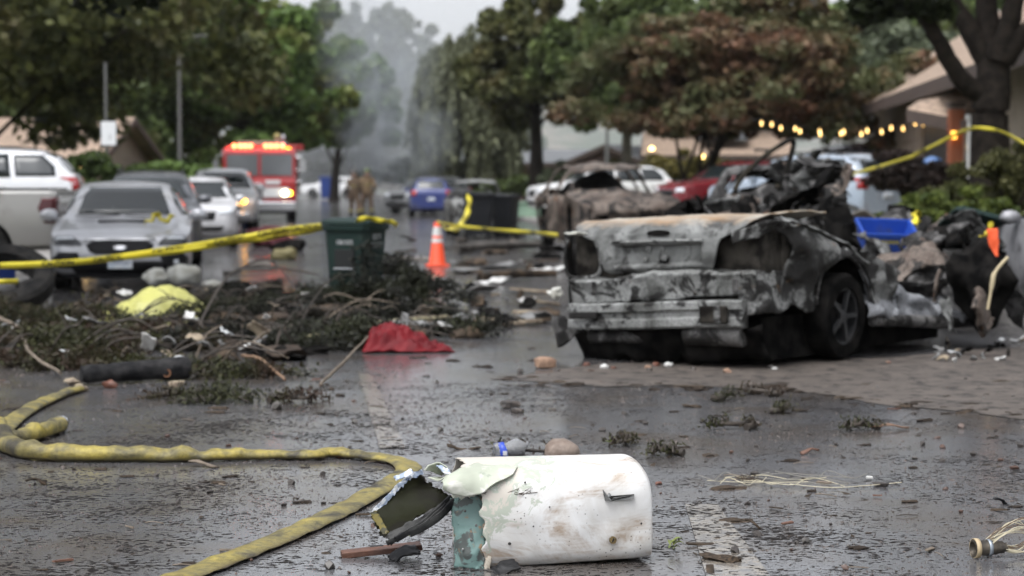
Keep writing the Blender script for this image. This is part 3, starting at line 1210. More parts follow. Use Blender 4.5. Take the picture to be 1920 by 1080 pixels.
def interp(st, y):
    if y <= st[0][0]:
        return st[0][1:]
    for a, b in zip(st, st[1:]):
        if y <= b[0]:
            t = (y - a[0]) / (b[0] - a[0])
            return tuple(p + (q - p) * t for p, q in zip(a[1:], b[1:]))
    return st[-1][1:]


def section(s, W):
    z0, zb, zt, wb, wt = s
    wb *= W
    wt *= W
    h = zb - z0
    pr = [(0, z0), (.80 * wb, z0), (.955 * wb, z0 + .06), (.99 * wb, z0 + .16 * h + .04), (wb, z0 + .5 * h), (.995 * wb, z0 + .75 * h),
          (.975 * wb, zb)]
    g = zt - zb
    pr += [(.975 * wb + (wt - .975 * wb) * .35, zb + g * .38), (.975 * wb + (wt - .975 * wb) * .72, zb + g * .74), (wt, zb + g * .92),
           (wt * .86, zt - .02 * min(1, g * 4)), (wt * .5, zt), (0, zt + .012)]
    return pr


def loft_body(st, W, n=64, close=True):
    L0, L1 = st[0][0], st[-1][0]
    ys = sorted(set([round(L0 + (L1 - L0) * k / n, 4) for k in range(n + 1)] + [s[0] for s in st]))
    rings = []
    for y in ys:
        pr = section(interp(st, y), W)
        rings.append([Vector((x, y, z)) for x, z in pr] + [Vector((-x, y, z)) for x, z in pr[-2:0:-1]])
    mb = MB()
    mb.loft(rings)
    return mb


def cut_arches(mb, arches, W, name, m, parent):
    """body mesh with the wheel arches cut out"""
    body = mb.build(name, m, None, smooth=32)
    cb = MB()
    for y, z, r in arches:
        for s in (-1, 1):
            cb.lathe([(r, -.24), (r, .24)], (s * (W - .06), y, z), 28, 'X')
    cut = cb.build('cutter', None)
    md = body.modifiers.new('b', 'BOOLEAN')
    md.operation = 'DIFFERENCE'
    md.solver = 'EXACT'
    md.object = cut
    dg = bpy.context.evaluated_depsgraph_get()
    me = bpy.data.meshes.new_from_object(body.evaluated_get(dg))
    old = body.data
    body.modifiers.clear()
    body.data = me
    bpy.data.meshes.remove(old)
    bpy.data.objects.remove(cut)
    me.materials.clear()
    me.materials.append(m)
    body.parent = parent
    return body


def bvh_of(o):
    me = o.data
    return BVHTree.FromPolygons([v.co for v in me.vertices], [tuple(p.vertices) for p in me.polygons])


def decal(bvh, rows, view, name, m, parent, nx=8, off=.004, sub=3, th=.012):
    """a pane or trim piece fitted to the body. view 'F'/'B': rows of (x0, x1, z); 'L'/'R': rows of (y0, y1, z)"""
    rr = []
    for a, b in zip(rows, rows[1:]):
        for k in range(sub):
            t = k / sub
            rr.append(tuple(p + (q - p) * t for p, q in zip(a, b)))
    rr.append(rows[-1])
    pts = []
    for a, b, z in rr:
        row = []
        for i in range(nx + 1):
            h = a + (b - a) * i / nx
            if view in 'FB':
                d = Vector((0, 1 if view == 'F' else -1, 0))
                o = Vector((h, -9 if view == 'F' else 9, z))
            else:
                d = Vector((1 if view == 'L' else -1, 0, 0))
                o = Vector((-9 if view == 'L' else 9, h, z))
            hit = bvh.ray_cast(o, d)
            p = hit[0] if hit[0] is not None else (row[-1] + Vector((0, 0, 0)) if row else o + d * 9)
            if hit[0] is not None:
                nn = hit[1] if hit[1].dot(d) < 0 else -hit[1]
                p = p + nn * off
            row.append(p)
        pts.append(row)
    mb = MB()
    nr = len(pts)
    mb.add([p for r in pts for p in r], [(j * (nx + 1) + i, j * (nx + 1) + i + 1, (j + 1) * (nx + 1) + i + 1, (j + 1) * (nx + 1) + i)
                                         for j in range(nr - 1) for i in range(nx)])
    return mb.build(name, m, parent, smooth=40, solid=th)


def add_wheel(parent, x, y, r, w=.22, rim=None, spokes=10, tm=None, name='wheel'):
    s = 1 if x > 0 else -1
    mb = MB()
    mb.lathe([(r * .66, -w / 2), (r * .93, -w / 2), (r, -w * .36), (r, w * .36), (r * .93, w / 2), (r * .66, w / 2), (r * .66, -w / 2)], n=32, axis='X', cap=False)
    t = mb.build(name, tm or RUBBER, parent, smooth=35, loc=(x, y, r))
    mb = MB()
    e = s * w * .42
    mb.lathe([(.12 * r, e * .6), (.16 * r, e), (.05 * r, e * 1.05), (.001, e * 1.05)], n=16, axis='X')
    mb.lathe([(r * .68, s * -w * .3), (r * .68, e), (r * .6, e * .98), (r * .6, s * -w * .3), (r * .68, s * -w * .3)], n=28, axis='X', cap=False)
    for k in range(spokes):
        a = 2 * math.pi * k / spokes
        mb.box((e * .9, math.cos(a) * r * .36, math.sin(a) * r * .36), (.03, r * .52, r * .10), (a, 0, 0))
    mb.build('rim', rim or RIMM, t, smooth=40)
    mb = MB()
    mb.lathe([(r * .3, e * .2), (r * .3, e * .5), (.01, e * .5)], n=16, axis='X')
    mb.build('brake_disc', BLACKPL, t)
    return t


def mirror_part(parent, x, y, z, m, s):
    mb = MB()
    mb.rock((x + s * .12, y, z), (.13, .09, .085), 2, .05)
    mb.box((x + s * .02, y + .01, z - .05), (.14, .05, .03))
    return mb.build('wing_mirror', m, parent, smooth=60)


def seam(bvh, pts, view, parent):
    """door gap: thin dark strip along (h, z) points"""
    mb = MB()
    P = []
    for h, z in pts:
        d = Vector((1 if view == 'L' else -1, 0, 0))
        hit = bvh.ray_cast(Vector((-9 if view == 'L' else 9, h, z)), d)
        if hit[0] is not None:
            P.append(hit[0] - d * .002)
    if len(P) > 1:
        mb.tube(P, .006, 4)
        mb.build('door_gap', BLACKPL, parent)


def generic_car(name, label, cat, loc, rz, st, W, pm, wheels, wr, glass, scale=None, mirrors=None, seams=True, group=None, tw=.22):
    """st: stations (y, z_floor, z_belt, z_top, belt half width, roof half width). Front towards -Y. glass: dict of decals"""
    t = thing(name, label, cat, loc, rz, group, scale)
    mb = loft_body(st, W)
    body = cut_arches(mb, [(y, wr, wr + .055) for y in wheels], W, 'body', pm, t)
    bv = bvh_of(body)
    for nm, rows, view, m in glass:
        decal(bv, rows, view, nm, m, t)
    for y in wheels:
        for s in (-1, 1):
            add_wheel(t, s * (W - tw / 2 - .01), y, wr, tw)
    if mirrors:
        for s in (-1, 1):
            mirror_part(t, s * mirrors[0], mirrors[1], mirrors[2], pm, s)
    return t, bv, body


def flip(rows):
    return [(-b, -a, z) for a, b, z in rows]


# ---------------- silver grey saloon, front towards the camera
SEDAN = [(0.0, .34, .50, .53, .70, .62), (.04, .28, .60, .64, .82, .70), (.14, .22, .68, .72, .93, .76), (.35, .19, .73, .78, .985, .78),
         (.9, .18, .79, .85, 1., .80), (1.28, .18, .82, .89, 1., .80), (1.42, .18, .83, .92, 1., .79), (2.08, .18, .86, 1.32, 1., .655),
         (2.5, .18, .88, 1.385, 1., .64), (3.0, .18, .90, 1.385, 1., .63), (3.45, .18, .92, 1.33, 1., .63), (4.02, .19, .96, 1.08, .99, .70),
         (4.35, .22, .97, 1.05, .96, .72), (4.58, .30, .93, 1.0, .88, .68), (4.66, .40, .85, .92, .78, .62)]


def car_saloon():
    p = at(226, 547)
    rz = R(9)
    W = .90
    pm = paint('paint_silver_grey', (.46, .465, .485), (.33, .32, .30), .28, .35, .5, .85)
    ws = [(-.60, .60, 1.30), (-.70, .70, 1.12), (-.76, .76, .955)]
    G = [('windscreen', ws, 'F', GLASS),
         ('rear_window', [(-.56, .56, 1.30), (-.62, .62, 1.13)], 'B', GLASS)]
    for v in 'LR':
        G += [('side_window', [(2.02, 2.62, 1.28), (1.72, 2.62, 1.06), (1.58, 2.62, .94)], v, GLASS),
              ('side_window', [(2.70, 3.28, 1.29), (2.70, 3.45, 1.15), (2.70, 3.50, 1.02)], v, GLASS)]
    # grille, lamps, lower intake, fog lamps
    G += [('grille', [(-.34, .34, .635), (-.42, .42, .585), (-.38, .38, .505), (-.30, .30, .47)], 'F', BLACKPL),
          ('lower_intake', [(-.50, .50, .385), (-.62, .62, .33), (-.55, .55, .235)], 'F', BLACKPL),
          ('fog_recess', [(.52, .76, .50), (.50, .84, .42), (.56, .84, .30)], 'F', BLACKPL),
          ('fog_recess', flip([(.52, .76, .50), (.50, .84, .42), (.56, .84, .30)]), 'F', BLACKPL),
          ('headlight', [(.60, .80, .695), (.50, .84, .635), (.47, .80, .58)], 'F', LENSDARK),
          ('headlight', flip([(.60, .80, .695), (.50, .84, .635), (.47, .80, .58)]), 'F', LENSDARK)]
    t, bv, body = generic_car('parked_car', 'silver grey saloon parked on the left, front facing, number plate showing', 'car',
                              (p.x, p.y, 0), rz, SEDAN, W, pm, (.92, 3.6), .325, G, mirrors=(.86, 1.66, .94))
    for s in (-1, 1):
        r = [(.60, .78, .68), (.56, .80, .65)]
        decal(bv, r if s > 0 else flip(r), 'F', 'light_bar', LENS, t, off=.014, th=.01)
        r = [(.66, .72, .40), (.66, .72, .35)]
        decal(bv, r if s > 0 else flip(r), 'F', 'fog_lamp', LENS, t, nx=3, off=.016)
    decal(bv, [(-.43, .43, .655), (-.44, .44, .64)], 'F', 'grille_bar', CHROME, t, off=.012, th=.015)
    decal(bv, [(-.06, .06, .575), (-.09, .09, .55), (-.06, .06, .525)], 'F', 'emblem', CHROME, t, nx=4, off=.016)
    decal(bv, [(-.70, .70, .225), (-.66, .66, .20)], 'F', 'splitter', BLACKPL, t, off=.02, th=.04)
    # bonnet scoop
    mb = MB()
    mb.loft([[Vector((x, y, z)) for x, y, z in ((-.36, .92, .83), (.36, .92, .83), (.33, .92, .895), (-.33, .92, .895))],
             [Vector((x, y, z)) for x, y, z in ((-.34, 1.3, .87), (.34, 1.3, .87), (.30, 1.3, .905), (-.30, 1.3, .905))]])
    sc = mb.build('bonnet_scoop', pm, t, bevel=.012)
    mb = MB()
    mb.box((0, .915, .868), (.62, .012, .036))
    mb.build('scoop_mouth', BLACKPL, sc)
    # plate
    h = bv.ray_cast(Vector((0, -9, .36)), Vector((0, 1, 0)))[0]
    mb = MB()
    mb.box((0, h.y - .03, .37), (.305, .012, .155), (R(-4), 0, 0))
    pl = mb.build('number_plate', PLATE_W, t, bevel=.004)
    text_mesh('CNV7303', .072, 'lettering', PLATE_B, pl, (0, h.y - .0375, .362), (R(86), 0, 0), sx=.85)
    # wipers and debris on the bonnet corner
    for k in (-.35, .3):
        mb = MB()
        mb.tube([(k - .28, 1.42, .935), (k, 1.38, .925), (k + .3, 1.44, .95)], .008, 5)
        mb.build('wiper', BLACKPL, t)
    return t


SALOON = car_saloon()

SUV = [(0.0, .42, .72, .78, .72, .62), (.05, .34, .86, .92, .84, .70), (.18, .26, .94, 1.0, .95, .78), (.5, .24, 1.0, 1.06, .99, .80),
       (1.15, .23, 1.06, 1.13, 1., .80), (1.3, .23, 1.07, 1.16, 1., .79), (1.95, .23, 1.08, 1.60, 1., .68), (2.4, .23, 1.085, 1.675, 1., .67),
       (3.2, .23, 1.09, 1.69, 1., .665), (4.0, .23, 1.10, 1.655, 1., .65), (4.35, .26, 1.10, 1.55, .98, .64), (4.62, .32, 1.08, 1.22, .94, .70),
       (4.72, .42, .98, 1.05, .86, .66)]


def suv(label, loc, rz, pm, scale=None, lamps=None, cat='car', name='parked_car', lensm=None, rearm=None):
    ws = [(-.60, .60, 1.57), (-.72, .72, 1.37), (-.76, .76, 1.18)]
    G = [('windscreen', ws, 'F', GLASS), ('rear_window', [(-.58, .58, 1.60), (-.68, .68, 1.40), (-.70, .70, 1.24)], 'B', GLASS)]
    for v in 'LR':
        G += [('side_window', [(1.98, 2.60, 1.58), (1.62, 2.60, 1.30), (1.52, 2.60, 1.16)], v, GLASS),
              ('side_window', [(2.68, 3.45, 1.59), (2.68, 3.50, 1.16)], v, GLASS),
              ('side_window', [(3.53, 4.05, 1.57), (3.55, 4.28, 1.36), (3.58, 4.30, 1.18)], v, GLASS)]
    G += [('grille', [(-.42, .42, .86), (-.38, .38, .66)], 'F', BLACKPL), ('lower_intake', [(-.62, .62, .52), (-.55, .55, .40)], 'F', BLACKPL)]
    hl = [(.50, .80, .92), (.47, .84, .80)]
    tl = [(.62, .86, 1.16), (.66, .88, .92)]
    G += [('headlight', hl, 'F', lensm or LENS), ('headlight', flip(hl), 'F', lensm or LENS),
          ('tail_light', tl, 'B', rearm or REDLENS), ('tail_light', flip(tl), 'B', rearm or REDLENS),
          ('number_plate', [(-.16, .16, .84), (-.16, .16, .70)], 'B', PLATE_W)]
    t, bv, body = generic_car(name, label, cat, loc, rz, SUV, .94, pm, (.95, 3.72), .36, G, mirrors=(.88, 1.62, 1.17), scale=scale)
    for v in 'LR':
        seam(bv, [(2.64, 1.12), (2.64, .8), (2.62, .45)], v, t)
        seam(bv, [(3.5, 1.12), (3.5, .8), (3.4, .62)], v, t)
        h = bv.ray_cast(Vector((-9 if v == 'L' else 9, 2.5, .98)), Vector((1 if v == 'L' else -1, 0, 0)))[0]
        for y in (2.45, 3.3):
            mb = MB()
            mb.box((h.x * 1.012, y, .98), (.03, .2, .03))
            mb.build('handle', CHROME, t, bevel=.008)
    for s in (-1, 1):
        mb = MB()
        mb.tube([(s * .60, 2.2, 1.66), (s * .59, 2.6, 1.72), (s * .58, 3.6, 1.72), (s * .58, 3.95, 1.67)], .018, 6)
        mb.build('roof_rail', BLACKPL, t)
    return t, bv


# dark grey SUV behind the saloon
q = pos(298, 400, 33.5)
suv('dark grey four by four parked behind the silver saloon', (q.x, 32.5, 0), R(9), paint('paint_dark_grey', (.10, .105, .115), (.2, .19, .18), .28, .3), .93)
q = pos(385, 400, 42.5)
suv('white car third in the left row, black mirror showing', (q.x, 41.5, 0), R(8), paint('paint_white_car', (.55, .55, .56), (.3, .28, .25)), .88)

# white SUV high on the left drive, tail to the right
q = pos(92, 345, 35.5)
suv('white car on the left drive showing its rear quarter', (q.x - 4.45, 36.6, .30), R(-82), paint('paint_white_suv', (.68, .69, .71), (.5, .49, .47), .25), 1.0)


def pickup(label, loc, rz, pm, scale=None, burnt_m=None):
    """pickup truck: front towards -Y, bed at the rear"""
    st = [(0., .50, .80, .86, .80, .70), (.06, .42, .98, 1.04, .92, .76), (.2, .36, 1.06, 1.12, .97, .80), (1.25, .34, 1.14, 1.20, 1., .82),
          (1.4, .34, 1.15, 1.24, 1., .80), (1.95, .34, 1.16, 1.74, 1., .70), (2.4, .34, 1.17, 1.82, 1., .69), (3.25, .34, 1.18, 1.82, 1., .69),
          (3.55, .34, 1.19, 1.76, 1., .69), (3.60, .36, 1.19, 1.26, 1., .90), (3.62, .36, 1.19, 1.235, 1., .93), (5.55, .38, 1.20, 1.24, 1., .93), (5.62, .42, 1.18, 1.22, .97, .9)]
    G = [('windscreen', [(-.62, .62, 1.72), (-.78, .78, 1.28)], 'F', GLASS), ('grille', [(-.5, .5, 1.0), (-.5, .5, .70)], 'F', CHROME),
         ('rear_window', [(-.55, .55, 1.68), (-.60, .60, 1.38)], 'B', GLASS), ('bumper', [(-.88, .88, .64), (-.88, .88, .50)], 'F', CHROME),
         ('tailgate', [(-.70, .70, 1.16), (-.70, .70, .66)], 'B', pm), ('rear_bumper', [(-.90, .90, .60), (-.90, .90, .46)], 'B', CHROME)]
    hl = [(.58, .88, 1.0), (.56, .88, .80)]
    tl = [(.76, .95, 1.14), (.76, .95, .80)]
    G += [('headlight', hl, 'F', LENS), ('headlight', flip(hl), 'F', LENS), ('tail_light', tl, 'B', DARKRED), ('tail_light', flip(tl), 'B', DARKRED)]
    for v in 'LR':
        G += [('side_window', [(2.0, 2.65, 1.70), (1.66, 2.65, 1.26)], v, GLASS), ('side_window', [(2.73, 3.36, 1.70), (2.73, 3.40, 1.26)], v, GLASS),
              ('tail_light', [(5.42, 5.60, 1.13), (5.36, 5.60, .98), (5.46, 5.60, .76)], v, DARKRED)]
    t, bv, body = generic_car('pickup_truck', label, 'pickup', loc, rz, st, .98, pm, (1.0, 4.55), .39, G, mirrors=(.95, 1.75, 1.28), scale=scale, tw=.26)
    for v in 'LR':
        seam(bv, [(2.69, 1.2), (2.69, .8), (2.69, .5)], v, t)
        seam(bv, [(3.5, 1.2), (3.5, .8), (3.5, .5)], v, t)
    mb = MB()
    mb.box((0, 4.6, 1.252), (1.62, 1.8, .03))
    mb.build('bed_cover', BLACKPL, t, bevel=.01)
    return t


q = pos(103, 400, 28.4)
pickup('silver beige pickup on the left drive seen from its tail end', (q.x - 5.42, 28.8, .06), R(-87), paint('paint_silver_beige', (.36, .35, .33), (.24, .22, .2), .3, .3), .97)
q = pos(428, 400, 52)
pickup('silver pickup with headlight lit, last in the left row', (q.x, 51, 0), R(8), paint('paint_silver', (.42, .43, .44), (.3, .29, .27), .3, .3), .95)
q2 = pos(458, 377, 50.8)
t = thing('marker_lamp', 'small glowing amber marker lamp on the silver pickup', 'lamp', q2)
mb = MB()
mb.lathe([(.02, -.03), (.06, -.02), (.06, .02), (.02, .03)], n=12, axis='Y')
mb.build('lens', AMBERON, t)

# far white SUV crossing the end of the street, nose to the left
q = pos(620, 372, 166)
suv('white estate car standing across the far end of the street', (q.x - 2.4, 166, .05), R(-90), paint('paint_white_far', (.72, .72, .72), (.6, .6, .6), .25), 1.03)


# ---------------- fire engine
def fire_engine():
    p = at(487, 417)
    t = thing('fire_engine', 'red fire engine with flashing roof lights facing down the street', 'fire engine', (p.x, p.y, 0), R(6))
    RED = paint('paint_fire_red', (.30, .012, .012), (.22, .015, .015), .25)
    WHT = paint('paint_engine_white', (.65, .65, .65), (.5, .5, .48), .3)
    W = 1.24
    mb = MB()
    prof = [(0, .62), (0, 1.35), (.05, 1.5), (.18, 2.42), (.32, 2.52), (2.5, 2.52), (2.5, .62)]
    mb.prism(prof, 2 * W, lambda y, z, e: Vector((-W + e, y, z)))
    mb.build('cab', RED, t, bevel=.05)
    mb = MB()
    mb.box((0, 5.2, 1.65), (2 * W, 5.2, 2.0))
    mb.build('body', RED, t, bevel=.03)
    for s in (-1, 1):
        for k in range(3):
            mb = MB()
            mb.box((s * (W + .008), 3.5 + k * 1.6, 1.6), (.03, 1.35, 1.3))
            mb.build('locker_shutter', mat('shutter_alloy', (.5, .5, .51), .4, .7), t, bevel=.01)
        mb = MB()
        mb.box((s * (W + .006), 1.35, 2.05), (.03, .8, .62))
        mb.build('side_window', GLASS, t, bevel=.02)
        mb = MB()
        mb.prism([(.040, 1.60), (.140, 2.32), (.19, 2.32), (.09, 1.60)], 1.06, lambda y, z, e: Vector((s * .05 + s * e, y, z)))
        mb.build('windscreen', mat('engine_glass', (.10, .105, .11), .1, spec=.7), t)
        mb = MB()
        mb.tube([(s * 1.2, .1, 2.3), (s * 1.45, -.15, 2.25), (s * 1.45, -.15, 2.0)], .025, 6)
        mb.box((s * 1.46, -.15, 1.92), (.2, .1, .42))
        mb.build('wing_mirror', CHROME, t)
        mb = MB()
        mb.box((s * .92, -.03, 1.0), (.32, .06, .26))
        hb = mb.build('lamp_cluster', CHROME, t, bevel=.02)
        mb = MB()
        mb.lathe([(.10, -.05), (.10, 0), (.02, 0)], (s * .86, -.04, 1.0), 14, 'Y')
        mb.build('headlamp', HEADON if s > 0 else LENS, hb)
        mb = MB()
        mb.lathe([(.075, -.04), (.075, 0), (.02, 0)], (s * 1.03, -.04, 1.0), 14, 'Y')
        mb.build('indicator', AMBERON if s > 0 else LENS, hb)
        for y in (1.55, 5.9):
            add_wheel(t, s * (W - .18), y, .52, .32, CHROME, 8)
    # white waistband, grille, bumper
    mb = MB()
    mb.box((0, -.012, 1.02), (2 * W - .55, .04, .34))
    mb.build('white_band', WHT, t, bevel=.01)
    gr = MB()
    gr.box((-.28, -.04, 1.02), (.78, .05, .62))
    g_ = gr.build('grille', CHROME, t, bevel=.02)
    for k in range(5):
        mb = MB()
        mb.box((-.28, -.072, .80 + k * .11), (.70, .02, .035))
        mb.build('slat', BLACKPL, g_)
    mb = MB()
    mb.box((0, -.28, .56), (2 * W, .5, .3))
    mb.build('bumper', CHROME, t, bevel=.04)
    mb = MB()
    mb.box((0, .6, .45), (2., 1.2, .3))
    mb.build('chassis', BLACKPL, t)
    mb = MB()
    mb.box((.45, -.018, 1.37), (.5, .012, .14))
    mb.build('crest_plate', WHT, t)
    # light bar
    mb = MB()
    mb.box((0, .55, 2.58), (2.1, .34, .12))
    lb = mb.build('light_bar', mat('bar_red', (.35, .02, .02), .2), t, bevel=.02)
    for k, x in enumerate((-.85, -.65, -.48, -.30, .22, .40, .58, .78)):
        mb = MB()
        mb.lathe([(.02, -.07), (.075, -.05), (.075, .03), (.03, .05)], (x, .34, 2.60), 12, 'Y')
        mb.build('beacon', mat('beacon_on', (1, .5, .2), .4, emit=(1., .10, .035), estr=8), lb)
    for x in (-1.05, -.12, .04, .98):
        mb = MB()
        mb.box((x, .37, 2.50), (.15, .08, .08))
        mb.build('beacon', REDON if x != .98 else AMBERON, lb, bevel=.015)
    # equipment on the roof and side
    mb = MB()
    mb.box((0, 4.6, 2.74), (1.7, 3.2, .16))
    mb.build('hose_bed', mat('canvas', (.30, .22, .16), .9), t, bevel=.05)
    mb = MB()
    mb.tube([(.8, 1.9, 2.55), (.8, 1.9, 2.85), (.8, 1.1, 2.95)], [.09, .08, .06], 10)
    mb.build('water_cannon', CHROME, t, smooth=50)
    for z in (1.35, 1.75, 2.2):
        mb = MB()
        mb.lathe([(.03, -.1), (.11, -.06), (.11, .06), (.03, .1)], (1.33, 2.75, z), 14, 'X')
        mb.build('pump_cap', CHROME, t, smooth=50)
    mb = MB()
    mb.tube([(1.33, 2.62, .9), (1.33, 2.62, 2.5)], .035, 8)
    mb.build('grab_rail', CHROME, t)
    mb = MB()
    mb.box((1.25, 3.6, 2.6), (.5, .9, .2))
    mb.build('side_beacon_box', RED, t, bevel=.02)
    return t


fire_engine()

# ---------------- cars in the middle distance
q = at(795, 407)
suv('blue car with its tail towards the camera, left of the black bins', (q.x, q.y + 4.1, 0), R(184), paint('paint_blue', (.030, .045, .17), (.08, .08, .12), .3), .90)
q = at(735, 402)
suv('ash grey car half hidden in the smoke', (q.x + .1, q.y + 2, 0), R(-35), mat('ash_paint', (.20, .205, .21), .5, dirt=(.05, .05, .05), dlo=.45, dhi=.65), .95)
q = pos(1105, 330, 66)
suv('white van roof showing over the burnt pickup', (q.x - 1.9, 67, .22), R(-76), paint('paint_white_van', (.70, .70, .69), (.6, .6, .58), .25), 1.02)
# red car, nose to the left on the right drive
q = pos(1243, 385, 53)
suv('dark red car on the right drive with nose to the left', (q.x, 52, .38), R(-64), paint('paint_red', (.15, .012, .018), (.14, .05, .05), .22), .92)
q = pos(1508, 360, 43)
suv('pale blue car behind the burnt heap on the right', (4.95, 45.2, .35), R(-140), paint('paint_pale_blue', (.34, .40, .47), (.25, .27, .3), .25), .96)
q = pos(1590, 345, 50)
suv('silver car behind the pale blue one near the garage', (q.x - 2.6, 49.5, .55), R(-66), paint('paint_silver2', (.38, .38, .40), (.3, .3, .3), .25), .93)
q = pos(1585, 345, 56)
suv('plum coloured van nearest the garage door', (q.x - 2.6, 55, .62), R(-70), paint('paint_plum', (.16, .12, .14), (.2, .18, .19), .25), 1.06)
suv('grey streaked car cut off by the right edge of the picture', (5.62, 21.2, 0), R(187), mat('paint_streaked', (.30, .30, .31), .35, coat=.4, col2=(.16, .16, .17), scale=2.5, dirt=(.03, .03, .03), dscale=3, dlo=.5, dhi=.62), .88)
# ================================================================== burnt cars
B_PALE = burnt('burnt_pale', ash=(.30, .305, .295), mid=(.085, .086, .08), sootlo=.525, rustlo=.62, rust=(.17, .10, .055), scale=2.6)
B_STEEL = burnt('burnt_steel', ash=(.24, .242, .235), mid=(.055, .055, .052), sootlo=.475, rustlo=.60, rust=(.17, .10, .055))
B_RUST = burnt('burnt_rust', ash=(.20, .165, .14), mid=(.085, .062, .05), rust=(.22, .10, .045), sootlo=.50, rustlo=.60)
B_DARK = burnt('burnt_dark', ash=(.16, .155, .15), mid=(.05, .048, .047), sootlo=.46, rustlo=.68)
SOOT = mat('soot', (.003, .003, .003), .9, spec=.03, col2=(.014, .013, .012), scale=7, bump=.5, bscale=20)
CAVITY = mat('sooty_cavity', (.009, .008, .007), .9, spec=.08, col2=(.05, .045, .038), scale=6, bump=.4)


def deck_mat():
    """burnt lid: steel grey on its upright face, orange rust settled on its flat top"""
    m, n, l, b = nodes_of('burnt_lid')
    t1 = noise_node(n, l, 2.4, 8, .62, dist=.6)
    r1 = ramp_node(n, [(.38, (.050, .051, .048)), (.62, (.215, .22, .212))])
    l.new(t1.outputs['Fac'], r1.inputs['Fac'])
    t2 = noise_node(n, l, 5, 9, .68, dist=.8)
    r2 = ramp_node(n, [(.50, 0.), (.60, 1.)])
    l.new(t2.outputs['Fac'], r2.inputs['Fac'])
    c = mixc(n, l, r2.outputs['Color'], r1.outputs['Color'], (.035, .034, .032))
    tc = n.new('ShaderNodeTexCoord')
    sx = n.new('ShaderNodeSeparateXYZ')
    l.new(tc.outputs['Object'], sx.inputs['Vector'])
    t3 = noise_node(n, l, 3, 8, .7, dist=.5)
    ad = n.new('ShaderNodeMath'); ad.operation = 'MULTIPLY_ADD'; ad.inputs[1].default_value = .22
    l.new(t3.outputs['Fac'], ad.inputs[0]); l.new(sx.outputs['Z'], ad.inputs[2])
    r3 = ramp_node(n, [(.0, 0.), (1., 1.)])
    mr = n.new('ShaderNodeMapRange')
    mr.inputs['From Min'].default_value = 1.14
    mr.inputs['From Max'].default_value = 1.19
    l.new(ad.outputs[0], mr.inputs['Value'])
    rc = ramp_node(n, [(.35, (.30, .19, .10)), (.6, (.40, .36, .30))])
    l.new(t1.outputs['Fac'], rc.inputs['Fac'])
    c = mixc(n, l, mr.outputs['Result'], c, rc.outputs['Color'])
    l.new(c, b.inputs['Base Color'])
    b.inputs['Metallic'].default_value = .2
    b.inputs['Roughness'].default_value = .6
    bump_node(n, l, b, noise_node(n, l, 26, 8).outputs['Fac'], .3, .012)
    return m


LIDM = deck_mat()


def table(rows, t):
    x = t * (len(rows) - 1)
    i = min(int(x), len(rows) - 2)
    f = x - i
    return [a + (b - a) * f for a, b in zip(rows[i], rows[i + 1])]


def ease(rows, key):
    """interpolate a table on its first column"""
    for a, b in zip(rows, rows[1:]):
        if key <= b[0]:
            f = (key - a[0]) / (b[0] - a[0]) if b[0] > a[0] else 0
            f = max(0, min(1, f))
            return [p + (q - p) * f for p, q in zip(a[1:], b[1:])]
    return list(rows[-1][1:])


